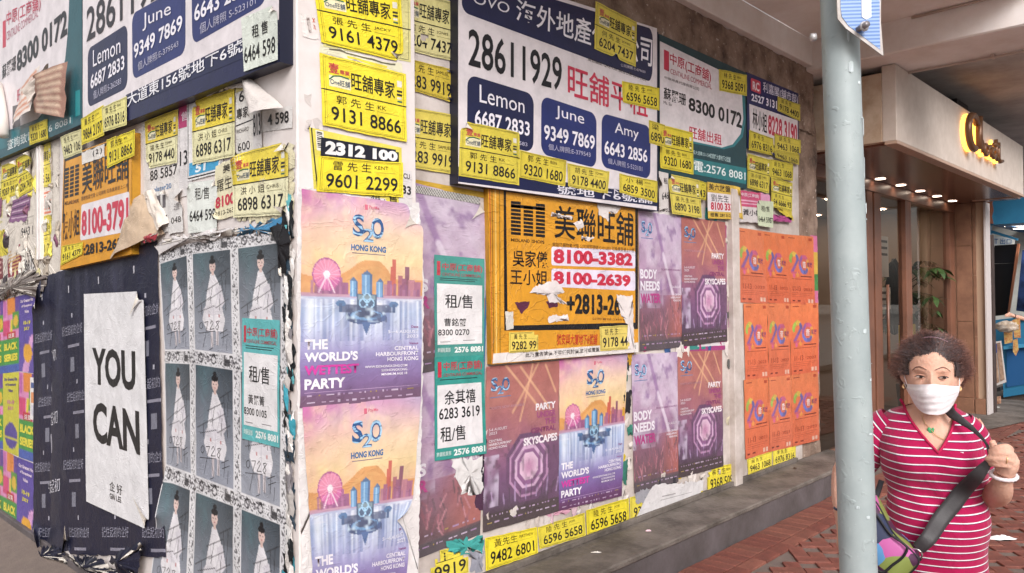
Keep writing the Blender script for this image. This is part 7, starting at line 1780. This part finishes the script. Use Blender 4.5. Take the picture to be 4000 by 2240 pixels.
# sleeves
def sleeve(pts, rs, b0, name='sleeve'):
    P, r = smooth_path(pts, rs, 8); seg = 40; V, band, F = [], [], []; prev = None; n = len(P); acc = 0
    for i, p in enumerate(P):
        d = (P[min(i + 1, n - 1)] - P[max(i - 1, 0)]).normalized(); a = (Vector((0, -1, 0)) - d * Vector((0, -1, 0)).dot(d)).normalized(); b = d.cross(a)
        if i: acc += (p - P[i - 1]).length
        for k in range(seg):
            t = 2 * math.pi * k / seg; V.append(p + (a * math.cos(t) + b * math.sin(t)) * r[i] * (1 + .025 * math.sin(3 * t + i * .6))); band.append(acc / .0223 + b0)
    for i in range(n - 1):
        for k in range(seg): F.append((i * seg + k, i * seg + (k + 1) % seg, (i + 1) * seg + (k + 1) % seg, (i + 1) * seg + k))
    return clothmesh(name, V, F, band, wo_)
sleeve([(-.105, .02, 1.225), (-.145, .02, 1.19), (-.185, .022, 1.145), (-.222, .028, 1.095)], [.060, .064, .064, .066], .1)
sleeve([(.070, .02, 1.235), (.092, .03, 1.205), (.108, .04, 1.16), (.118, .055, 1.10), (.12, .06, 1.06)], [.046, .056, .058, .056, .050], .4)
# jeans
jr = [(hip[0], .02, hip[2] + .03, hip[3] - .004, .132), (hip[0], .02, hip[2] - .05, hip[3] + .0, .136), (hip[0], .02, hip[2] - .15, .152, .130)]
V, F = [], []
for (cx, cy, z, rx, ry) in jr:
    for k in range(48):
        a = 2 * math.pi * k / 48; V.append((cx + rx * math.cos(a), cy + ry * math.sin(a), z))
for i in range(2):
    for k in range(48): F.append((i * 48 + k, (i + 1) * 48 + k, (i + 1) * 48 + (k + 1) % 48, i * 48 + (k + 1) % 48))
M_jean = mat('denim', '#3a5480', .85, .4, 120, c2='#2c4068', vscale=9)
mesh('jeans', V, F, M_jean, wo_, True)
for sx in (-1, 1): tube('trouser_leg', [(.012 + sx * .078, .02, .66), (.012 + sx * .085, .015, .4), (.012 + sx * .088, .02, .10)], [.092, .070, .060], M_jean, wo_, 20)
# --- face details
M_eye = mat('eye_white', '#b5a49c', .25); M_iris = mat('iris', '#2a1a16', .15); M_brow = mat('brow', '#7d5a4e', .8); M_lid = mat('lash', '#3c2722', .7); M_lid2 = mat('eyelid', '#c48f78', .5)
ey = [(-0.0305,1.3854),(0.0316,1.3854)]
for (ex, ez) in ey:
    sx = 1 if ex > 0 else -1
    e = mesh('eye', *(lambda n: ([(ex + .0125 * math.cos(a) , -.0735 - .004 * math.cos(a * 1.0) ** 2 * 0 - .0035 * (1 - math.cos(a) ** 2), ez + .0034 * math.sin(a) * (1 if math.sin(a) > 0 else .8)) for a in [2 * math.pi * i / n for i in range(n)]] + [(ex, -.0795, ez)], [(i, (i + 1) % n, n) for i in range(n)]))(20), M_eye, wo_, True)
    ix = ex + .003
    V = [(ix + .0050 * math.cos(a), -.0800, ez + .0002 + .0037 * math.sin(a)) for a in [2 * math.pi * i / 16 for i in range(16)]]
    mesh('iris', V, [tuple(range(16))], M_iris, wo_)
    tube('upper_lid', [(ex + sx * u * .0145, -.0785 + .004 * abs(u), ez + .0042 - .0050 * u * u + (.001 if u > 0 else 0)) for u in [i / 6 - 1 for i in range(13)]], [.0008 + .0007 * (1 - abs(i / 6 - 1)) for i in range(13)], M_lid, wo_, 6)
    tube('eyelid_fold', [(ex + sx * u * .015, -.0795 + .004 * abs(u), ez + .0078 - .0050 * u * u) for u in [i / 5 - 1 for i in range(11)]], [.0005 + .0010 * (1 - abs(i / 5 - 1)) for i in range(11)], M_lid2, wo_, 6)
    tube('lower_lid', [(ex + sx * u * .0135, -.0775 + .003 * abs(u), ez - .0038 + .0035 * u * u) for u in [i / 5 - 1 for i in range(11)]], .0007, M_lid2, wo_, 6)
bw = ([(-0.0120,1.4077),(-0.0207,1.4127),(-0.0316,1.4164),(-0.0425,1.4127),(-0.0512,1.4028)], [(0.0098,1.4077),(0.0196,1.4127),(0.0305,1.4164),(0.0414,1.4127),(0.0512,1.4028)])
def faceY(x, z):
    zz = (z - H0) / .112; xx = x / .0705; return .012 - .088 * math.sqrt(max(.02, 1 - xx * xx - zz * zz)) - .005
for b in bw:
    tube('eyebrow', [(x, faceY(x, z) - .001, z) for x, z in smooth_path([(p[0], p[1], 0) for p in b], [0] * 5, 4)[0] and [(v[0], v[1]) for v in smooth_path([(p[0], p[1], 0) for p in b], [0] * 5, 4)[0]]], [.0007 + .0009 * math.sin(math.pi * min(1, (i + 2) / 20)) for i in range(17)], M_brow, wo_, 6)
# --- mask
M_mask = mat('mask_white', '#e6dcde', .8, .25, 45)
V, F = [], []
NS, NT = 36, 22
for j in range(NT + 1):
    t = j / NT
    for i in range(NS + 1):
        s = i / NS * 2 - 1
        ztop = 1.64 - (957 + 10 * abs(s) ** 1.3 - 738.7) * .00124; zbot = 1.64 - (1031 - 34 * abs(s) ** 3.2 - 738.7) * .00124
        z = ztop + (zbot - ztop) * t
        hw = .0715 * (1 - .12 * t * t)
        x = hw * s + .004
        bul = .125 - .020 * max(0, t - .3) ** 1.5 - .012 * max(0, .3 - t) / .3
        y = -(bul) + .094 * abs(s) ** 2.3 + .0012 * math.sin(s * 13 + t * 9) * (1 - abs(s)) + .0012 * math.sin(t * 30 + s * 3)
        V.append((x, y, z))
for j in range(NT):
    for i in range(NS):
        a = j * (NS + 1) + i; F.append((a, a + NS + 1, a + NS + 2, a + 1))
mk = mesh('face_mask', V, F, M_mask, wo_, True)
tube('mask_seam', [V[int(NT * .33) * (NS + 1) + i] for i in range(NS + 1)], .0007, M_mask, mk, 5)
for sx, a in ((-1, 0), (1, NS)):
    p0 = Vector(V[2 * (NS + 1) + a]); p1 = Vector(V[(NT - 4) * (NS + 1) + a])
    tube('ear_loop', smooth_path([p0, (sx * .076, -.01, H0 - .004), (sx * .081, .014, H0 + .008), (sx * .080, .02, H0 - .012), (sx * .074, -.004, H0 - .035), p1], [.0012] * 6, 5)[0], .0012, M_mask, mk, 6)
    bmx = tube('earring', smooth_path([(sx * .076, .002, H0 - .036), (sx * .079, -.004, H0 - .043), (sx * .076, -.006, H0 - .049)], [.003] * 3, 3)[0], .0035, mat('gold', '#d9b080', .3, metal=.3), wo_, 8)
# --- hair: cap plus frizzy strands
def hair_mat():
    mt = bpy.data.materials.new('hair'); mt.use_nodes = True; n, l = mt.node_tree.nodes, mt.node_tree.links
    b = n['Principled BSDF']; b.inputs['Roughness'].default_value = .5; at = n.new('ShaderNodeAttribute'); at.attribute_name = 'Col'; l.new(at.outputs['Color'], b.inputs['Base Color']); return mt
M_hair = hair_mat()
def hairline(nx, ny, nz, cap=False):
    # returns True where hair grows
    if ny < 0:
        lim = (.60 if cap else .53) - .30 * abs(nx) ** 1.6 + .05 * math.sin(nx * 9)
        if abs(nx) > .80: lim = -.02
        return nz > lim
    return nz > -.42
V, F = [], []
for j in range(91):
    for i in range(160):
        ph = math.pi * j / 90 * .72; a = 2 * math.pi * i / 160
        nx, ny, nz = math.sin(ph) * math.cos(a), math.sin(ph) * math.sin(a), math.cos(ph)
        side = abs(nx) ** 2
        V.append((nx * (.077 + .010 * side * (nz > -.2)), ny * .092 + .014, H0 + nz * .119))
for j in range(90):
    for i in range(160):
        q = (j * 160 + i, (j + 1) * 160 + i, (j + 1) * 160 + (i + 1) % 160, j * 160 + (i + 1) % 160)
        c = sum((Vector(V[t]) for t in q), Vector()) / 4
        if hairline(c.x / .080 + .05 * math.sin(i * 2.3),  (c.y - .014) / .092, (c.z - H0) / .119, True): F.append(q)
mesh('hair_cap', V, F, M_hair, wo_, True, [[.045, .028, .028, 1]] * len(V))
rh = random.Random(21)
V, F, Cc = [], [], []
made = 0
def outer(u):
    u = u.normalized()
    fl = 1.0 if u.z > -.15 else max(.55, 1 + (u.z + .15) * 1.1)
    lump = 1 + .07 * math.sin(u.x * 9 + u.z * 7) * math.cos(u.y * 8 + 1)
    return Vector((u.x * .117 * fl * lump, u.y * .118 * fl + .020, H0 + .006 + u.z * (.134 if u.z > 0 else .10) * lump))
while made < 11500:
    u, v = rh.uniform(-1, 1), rh.uniform(0, 2 * math.pi); s_ = math.sqrt(1 - u * u)
    nx, ny, nz = s_ * math.cos(v), s_ * math.sin(v), u
    if not hairline(nx, ny, nz): continue
    made += 1
    p = Vector((nx * .074, ny * .090 + .014, H0 + nz * .116))
    front = max(0, -ny)
    n2 = Vector((nx * (1.15 + .5 * front), ny + (.25 + .95 * front) * rh.uniform(.5, 1.2), nz + .10 * front + rh.uniform(-.22, .08) * abs(nx)))
    tip_p = outer(n2)
    fr = rh.uniform(.35, 1.0) if rh.random() < .8 else rh.uniform(.95, 1.22)
    if front > .3 and abs(nx) < .7: fr *= rh.uniform(.45, .95)
    n = 9; wd = rh.uniform(.0004, .0009); k0 = len(V)
    d = (tip_p - p) * fr
    mid = p + d * .5 + Vector((nx, ny, nz)) * .010
    sd_ = d.cross(Vector((.3, .2, 1))).normalized(); s2 = d.cross(sd_).normalized()
    turns = rh.uniform(3, 11); f2 = rh.uniform(0, 6); am = rh.uniform(.002, .0075); sg = rh.choice((-1, 1)); tip = rh.random()
    tail = Vector((rh.uniform(-.006, .006), 0, rh.uniform(-.022, .004)))
    for i in range(n):
        t = i / (n - 1)
        q = p * (1 - t) ** 2 + mid * 2 * t * (1 - t) + (p + d) * t * t + tail * t * t
        q = q + (sd_ * math.sin(turns * t + f2) * sg + s2 * math.cos(turns * t + f2)) * am * min(1, t * 2)
        w_ = wd * (1 - .75 * t)
        V += [tuple(q + sd_ * w_), tuple(q - sd_ * w_ * .5 + s2 * w_ * .9), tuple(q - sd_ * w_ * .5 - s2 * w_ * .9)]
        base = Vector((.045, .030, .032)); tc_ = Vector((.38, .17, .125)) if tip > .4 else Vector((.16, .07, .058))
        if front > .25 and abs(nx) < .7 and tip > .7: tc_ = Vector((.20, .16, .17))
        c = base.lerp(tc_, min(1, t * 1.1) * (.95 if front < .3 else .75)); Cc += [[*c, 1]] * 3
    for i in range(n - 1):
        for k in range(3): F.append((k0 + i * 3 + k, k0 + i * 3 + (k + 1) % 3, k0 + (i + 1) * 3 + (k + 1) % 3, k0 + (i + 1) * 3 + k))
mesh('hair', V, F, M_hair, wo_, False, Cc)
tube('hairband', [(math.sin(R(a)) * .088, -.058 * math.cos(R(a)) ** 2 - .004, H0 + .014 + .104 * math.cos(R(a))) for a in range(-16, 33, 6)], .0006, mat('hairband_pink', '#b08a98', .4), wo_, 6)
# --- necklace with green pendant, ring, bracelets, logo
nk = [(-0.0272,1.2664),(-0.0196,1.2441),(-0.0076,1.2317),(0.0076,1.2131),(0.0316,1.2019),(0.0491,1.2069),(0.0567,1.2242),(0.0534,1.2602)]
ring_at = lambda x, z: (front_y(x, z) + .004 if z < 1.29 else -.05)
pts_ = []
for x, z in nk:
    i = int(np.argmin([abs(r[2] - z) for r in SR])); cx, cy, _, rx, ry = SR[i]; uu = min(.99, abs((x - cx) / (rx - .01))); pts_.append((x, cy - (ry - .01) * (1 - uu ** 2.3) ** (1 / 2.3) - .0045, z))
nck = tube('necklace', smooth_path(pts_, [.001] * 8, 4)[0], .0011, MATS['gold'], wo_, 6)
px_, py_, pz_ = pts_[2]
bm = bmesh.new()
for dx, dz, s in ((0, -.006, .006), (.007, -.010, .0055), (.002, -.016, .006), (.010, -.004, .004)):
    bmesh.ops.create_icosphere(bm, subdivisions=2, radius=1, matrix=Matrix.Translation((px_ + dx, py_ - .004, pz_ + dz)) @ Matrix.Diagonal((s, .0025, s * 1.2, 1)))
me = bpy.data.meshes.new('pendant'); bm.to_mesh(me); bm.free(); link('pendant', me, nck, mat('jade', '#4fa06a', .2))
def ringt(name, c, ax, r, rad, mt, par, n=20, tw=0):
    c = Vector(c); ax = Vector(ax).normalized(); a = ax.orthogonal().normalized(); b = ax.cross(a)
    return tube(name, [c + (a * math.cos(2 * math.pi * i / n) + b * math.sin(2 * math.pi * i / n)) * (r + tw * math.sin(i * 3.1)) for i in range(n)], rad, mt, par, 8, True)
bc = [(0.1766,1.1213)][0]
ringt('bracelet', (bc[0], -.143, bc[1]), (.05, -.25, 1), .0315, .0055, mat('pearl', '#eadfe2', .25), wo_, 40, .0012)
ringt('finger_ring', (fing[2][1][0] - .004, -.193, fing[2][1][1]), (1, .2, .0), .0112, .0016, MATS['gold'], wo_, 16)
bc = [(-0.2714,0.9415)][0]
ringt('wrist_beads', (-.257, -.012, bc[1]), (0, 0, 1), .0285, .004, mat('bead_blue', '#3a4258', .3, metal=.3), wo_, 30, .001)
lg = [(0.0763,1.1697)][0]
box('chest_logo', lg[0] - .004, lg[0] + .004, front_y(lg[0], lg[1]) - .002, front_y(lg[0], lg[1]) + .001, lg[1] - .0015, lg[1] + .0015, mat('logo_white', '#e6e0e6', .6), wo_, 0)
# --- shoulder bag with strap
bag = thing('shoulder_bag', (0, 0, 0), 'patchwork shoulder bag with wide black strap worn across the woman', 'bag')
bag.location = wo_.location; bag.rotation_euler = wo_.rotation_euler
def bag_mat():
    mt = bpy.data.materials.new('patchwork_fabric'); mt.use_nodes = True; n, l = mt.node_tree.nodes, mt.node_tree.links; b = n['Principled BSDF']; b.inputs['Roughness'].default_value = .6
    tc = n.new('ShaderNodeTexCoord'); nz = n.new('ShaderNodeTexNoise'); nz.inputs['Scale'].default_value = 9; l.new(tc.outputs['Object'], nz.inputs['Vector'])
    mxv = n.new('ShaderNodeMix'); mxv.data_type = 'VECTOR'; mxv.inputs[0].default_value = .045; l.new(tc.outputs['Object'], mxv.inputs[4]); l.new(nz.outputs['Color'], mxv.inputs[5])
    mp = n.new('ShaderNodeMapping'); mp.inputs['Scale'].default_value = (17, 17, 20); mp.inputs['Rotation'].default_value = (0, .6, 0); l.new(mxv.outputs[1], mp.inputs[0])
    vo = n.new('ShaderNodeTexVoronoi'); vo.inputs['Scale'].default_value = 1; l.new(mp.outputs[0], vo.inputs['Vector'])
    sp_ = n.new('ShaderNodeSeparateColor'); l.new(vo.outputs['Color'], sp_.inputs[0])
    rp = n.new('ShaderNodeValToRGB'); rp.color_ramp.interpolation = 'CONSTANT'
    for i, (p, c) in enumerate(((0, '#565f34'), (.18, '#b85a98'), (.36, '#2c3350'), (.50, '#7f8a45'), (.62, '#46203e'), (.76, '#5a90c0'), (.81, '#d8503a'), (.87, '#b85a98'))):
        e = rp.color_ramp.elements[i] if i < 2 else rp.color_ramp.elements.new(p); e.position = p; e.color = (*lin(c), 1)
    l.new(sp_.outputs[0], rp.inputs[0]); l.new(rp.outputs[0], b.inputs['Base Color']); return mt
bo = [(-0.2213,1.0184),(-0.1613,1.0283),(-0.1428,1.0159),(-0.1068,0.9440),(-0.0698,0.9068),(-0.0436,0.8795),(-0.0447,0.8547),(-0.0883,0.8014),(-0.1068,0.7890),(-0.1341,0.7977),(-0.1559,0.8324),(-0.2104,0.8386),(-0.2376,0.9192)]
cxb = sum(p[0] for p in bo) / len(bo); czb = sum(p[1] for p in bo) / len(bo)
pb = [Vector((p[0], 0, p[1])) for p in bo]
sp2 = [v for v in smooth_path(pb + [pb[0]], [0] * (len(pb) + 1), 4)[0]][:-1]
V, F = [], []; m_ = len(sp2); lay_ = [(.70, -.245), (.90, -.238), (1.0, -.222), (1.03, -.185), (1.0, -.145), (.88, -.125)]
for f, y in lay_:
    for p in sp2: V.append((cxb + (p.x - cxb) * f, y, czb + (p.z - czb) * f))
for j in range(len(lay_) - 1):
    for i in range(m_): F.append((j * m_ + i, (j + 1) * m_ + i, (j + 1) * m_ + (i + 1) % m_, j * m_ + (i + 1) % m_))
F.append(tuple(range(m_))); F.append(tuple((len(lay_) - 1) * m_ + i for i in range(m_))[::-1])
bagb = mesh('bag_body', V, F, bag_mat(), bag, True)
bm = bmesh.new(); bm.from_mesh(bagb.data); bmesh.ops.recalc_face_normals(bm, faces=bm.faces); bm.to_mesh(bagb.data); bm.free()
M_zip = mat('zip_black', '#141318', .6)
zp = [(-0.1668,1.0233),(-0.1450,0.9911),(-0.1123,0.9440),(-0.0796,0.9217),(-0.0687,0.9068),(-0.0818,0.8795),(-0.1068,0.8547),(-0.1319,0.8299),(-0.1559,0.8398)]
tube('zip', smooth_path([(x, -.247 + .0 * i, z) for i, (x, z) in enumerate(zp)], [.004] * 9, 4)[0], .0038, M_zip, bag, 6)
tube('piping', [(V[2 * m_ + i][0], V[2 * m_ + i][1] - .002, V[2 * m_ + i][2]) for i in range(m_)], .0028, M_zip, bag, 6, True)
def ribbon(name, pts, wds, mt, par, th=.003):
    P, wds = smooth_path(pts, wds, 7); n = len(P); V, F = [], []
    for i, p in enumerate(P):
        d = (P[min(i + 1, n - 1)] - P[max(i - 1, 0)]).normalized(); s = d.cross(Vector((0, -1, 0))).normalized()
        for a, b in ((-1, 0), (-.5, -.0015), (0, -.002), (.5, -.0015), (1, 0)): V.append(p + s * wds[i] / 2 * a + Vector((0, b, 0)))
        for a in (1, -1): V.append(p + s * wds[i] / 2 * a + Vector((0, th, 0)))
    for i in range(n - 1):
        k, q = i * 7, (i + 1) * 7
        for j in range(7): F.append((k + j, k + (j + 1) % 7, q + (j + 1) % 7, q + j))
    return mesh(name, V, F, mt, par, True)
M_str = mat('strap_webbing', '#3a3638', .55, .12, 300, c2='#353133', vscale=90)
sa = [(-0.0414,0.8944),(-0.0142,0.9291),(0.0185,0.9750),(0.0512,1.0184),(0.0785,1.0618),(0.1057,1.1114),(0.1297,1.1486),(0.1428,1.1697)]
sy = [min(front_y(x, z), -.10) - .016 for x, z in sa]; sy[0] = -.19; sy[1] = -.19; sy[-1] = -.185; sy[-2] = -.18; sy[-3] = -.17
ribbon('strap', [(x, y, z) for (x, z), y in zip(sa, sy)], [.034, .042, .046, .046, .044, .038, .026, .014], M_str, bag)
sb = [(0.1428,1.1771),(0.1341,1.2106),(0.1057,1.2391),(0.0785,1.2589),(0.0534,1.2763),(0.0447,1.2887)]
sby = [-.178, -.15, -.098, -.082, -.062, -.035]
ribbon('strap_upper', [(x, y, z) for (x, z), y in zip(sb, sby)], [.010, .007, .014, .022, .028, .030], M_str, bag)
sc2 = [(-0.1559,1.0184),(-0.1472,1.0407),(-0.1406,1.0618)]
ribbon('strap_rear', [(x, y, z) for (x, z), y in zip(sc2, (-.16, -.13, -.09))], [.018, .016, .016], M_zip, bag)
dr = [(-0.0469,0.8820),(-0.0382,0.8721)]
ringt('buckle_ring', (dr[0][0], -.20, dr[0][1]), (.2, 1, .3), .016, .0026, mat('chrome', '#c9c4c0', .2, metal=.9), bag)
ribbon('buckle_tab', [(dr[0][0] - .012, -.212, dr[0][1] - .018), (dr[0][0] + .004, -.205, dr[0][1] - .002)], [.034, .032], M_zip, bag)

# --- vendor at the blue stall, only the reaching forearm inside the picture
vp = [(13.025,0.064,1.284),(13.074,0.013,1.257),(13.137,-0.052,1.230),(13.222,-0.140,1.190),(13.288,-0.215,1.422),(13.313,-0.247,1.712),(13.339,-0.279,1.938),(13.338,-0.283,2.132),(13.341,-0.271,1.421),(13.343,-0.261,0.840),(13.309,-0.215,0.356),(13.311,-0.208,-0.064),(13.390,-0.300,0.354),(13.391,-0.293,-0.066),(13.442,-0.384,1.743),(13.489,-0.423,1.290),(13.459,-0.384,0.903)]
vn = thing('person', (vp[8][0], vp[8][1], -.13), 'vendor in dark clothes reaching a bare forearm over the blue counter', 'person')
VB = Vector(vn.location)
def L3(p): return Vector(p) - VB
BV, BF = [], []
limb([L3(vp[4]) + Vector((0, 0, -.02)), L3(vp[3]), L3(vp[2]), L3(vp[1]), L3(vp[0])], [.05, .045, .038, .028, .03], 12)
for k in range(4): limb([L3(vp[0]) + Vector((0, 0, .02 - k * .016)), L3(vp[0]) + Vector((-.03, .04, .012 - k * .016)), L3(vp[0]) + Vector((-.045, .07, -.0 - k * .014))], [.010, .009, .007], 8)
limb([L3(vp[0]) + Vector((.01, 0, .02)), L3(vp[0]) + Vector((-.02, .02, .05))], [.011, .009], 8)
hd = L3(vp[7]) + Vector((0, 0, .02))
limb([hd + Vector((0, 0, -.24)), hd + Vector((0, 0, -.12)), hd + Vector((0, 0, -.08)), hd, hd + Vector((0, 0, .08)), hd + Vector((0, 0, .12))], [.06, .055, .07, .085, .075, .03], 16)
limb([L3(vp[14]), L3(vp[15]), L3(vp[16])], [.05, .045, .03], 12)
limb([hd + Vector((0, 0, -.26)), L3(vp[8]), L3(vp[8]) + Vector((0, 0, -.45))], [.12, .17, .16], 18)
zf = .0
for sx in (-1, 1): limb([L3(vp[8]) + Vector((.0, .09 * sx, -.45)), Vector((0, .10 * sx, .45)), Vector((0, .10 * sx, .06))], [.09, .06, .045], 12); limb([Vector((.02, .10 * sx, .045)), Vector((-.16, .10 * sx, .03))], [.045, .03], 10)
me = bpy.data.meshes.new('body'); me.from_pydata(BV, [], BF)
bmm = bmesh.new(); bmm.from_mesh(me); bmesh.ops.recalc_face_normals(bmm, faces=bmm.faces); bmm.to_mesh(me); bmm.free()
vb = link('body', me, vn, SKIN)
r2_ = vb.modifiers.new('fuse', 'REMESH'); r2_.mode = 'VOXEL'; r2_.voxel_size = .012; r2_.use_smooth_shade = True
M_dkc = mat('dark_cloth', '#2c2a30', .85, .3, 30)
tube('shirt', [hd + Vector((0, 0, -.20)), hd + Vector((0, 0, -.28)), L3(vp[8]), L3(vp[8]) + Vector((0, 0, -.48))], [.09, .16, .185, .175], M_dkc, vn, 20)
tube('sleeve', [L3(vp[5]), L3(vp[4]) + Vector((0, 0, .01)), (L3(vp[4]) + L3(vp[3])) / 2], [.075, .065, .056], M_dkc, vn, 14)
tube('trousers', [L3(vp[8]) + Vector((0, 0, -.46)), Vector((0, 0, .5)), Vector((0, 0, .09))], [.175, .16, .15], M_dkc, vn, 18)
tube('hair', [hd + Vector((.0, 0, -.02)), hd + Vector((.02, 0, .06)), hd + Vector((.01, 0, .13)), hd + Vector((0, 0, .145))], [.088, .094, .07, .02], mat('black_hair', '#141012', .6, .4, 60), vn, 16)
ringt('wrist_watch', L3(vp[1]), L3(vp[2]) - L3(vp[1]), .030, .006, M_bk, vn)
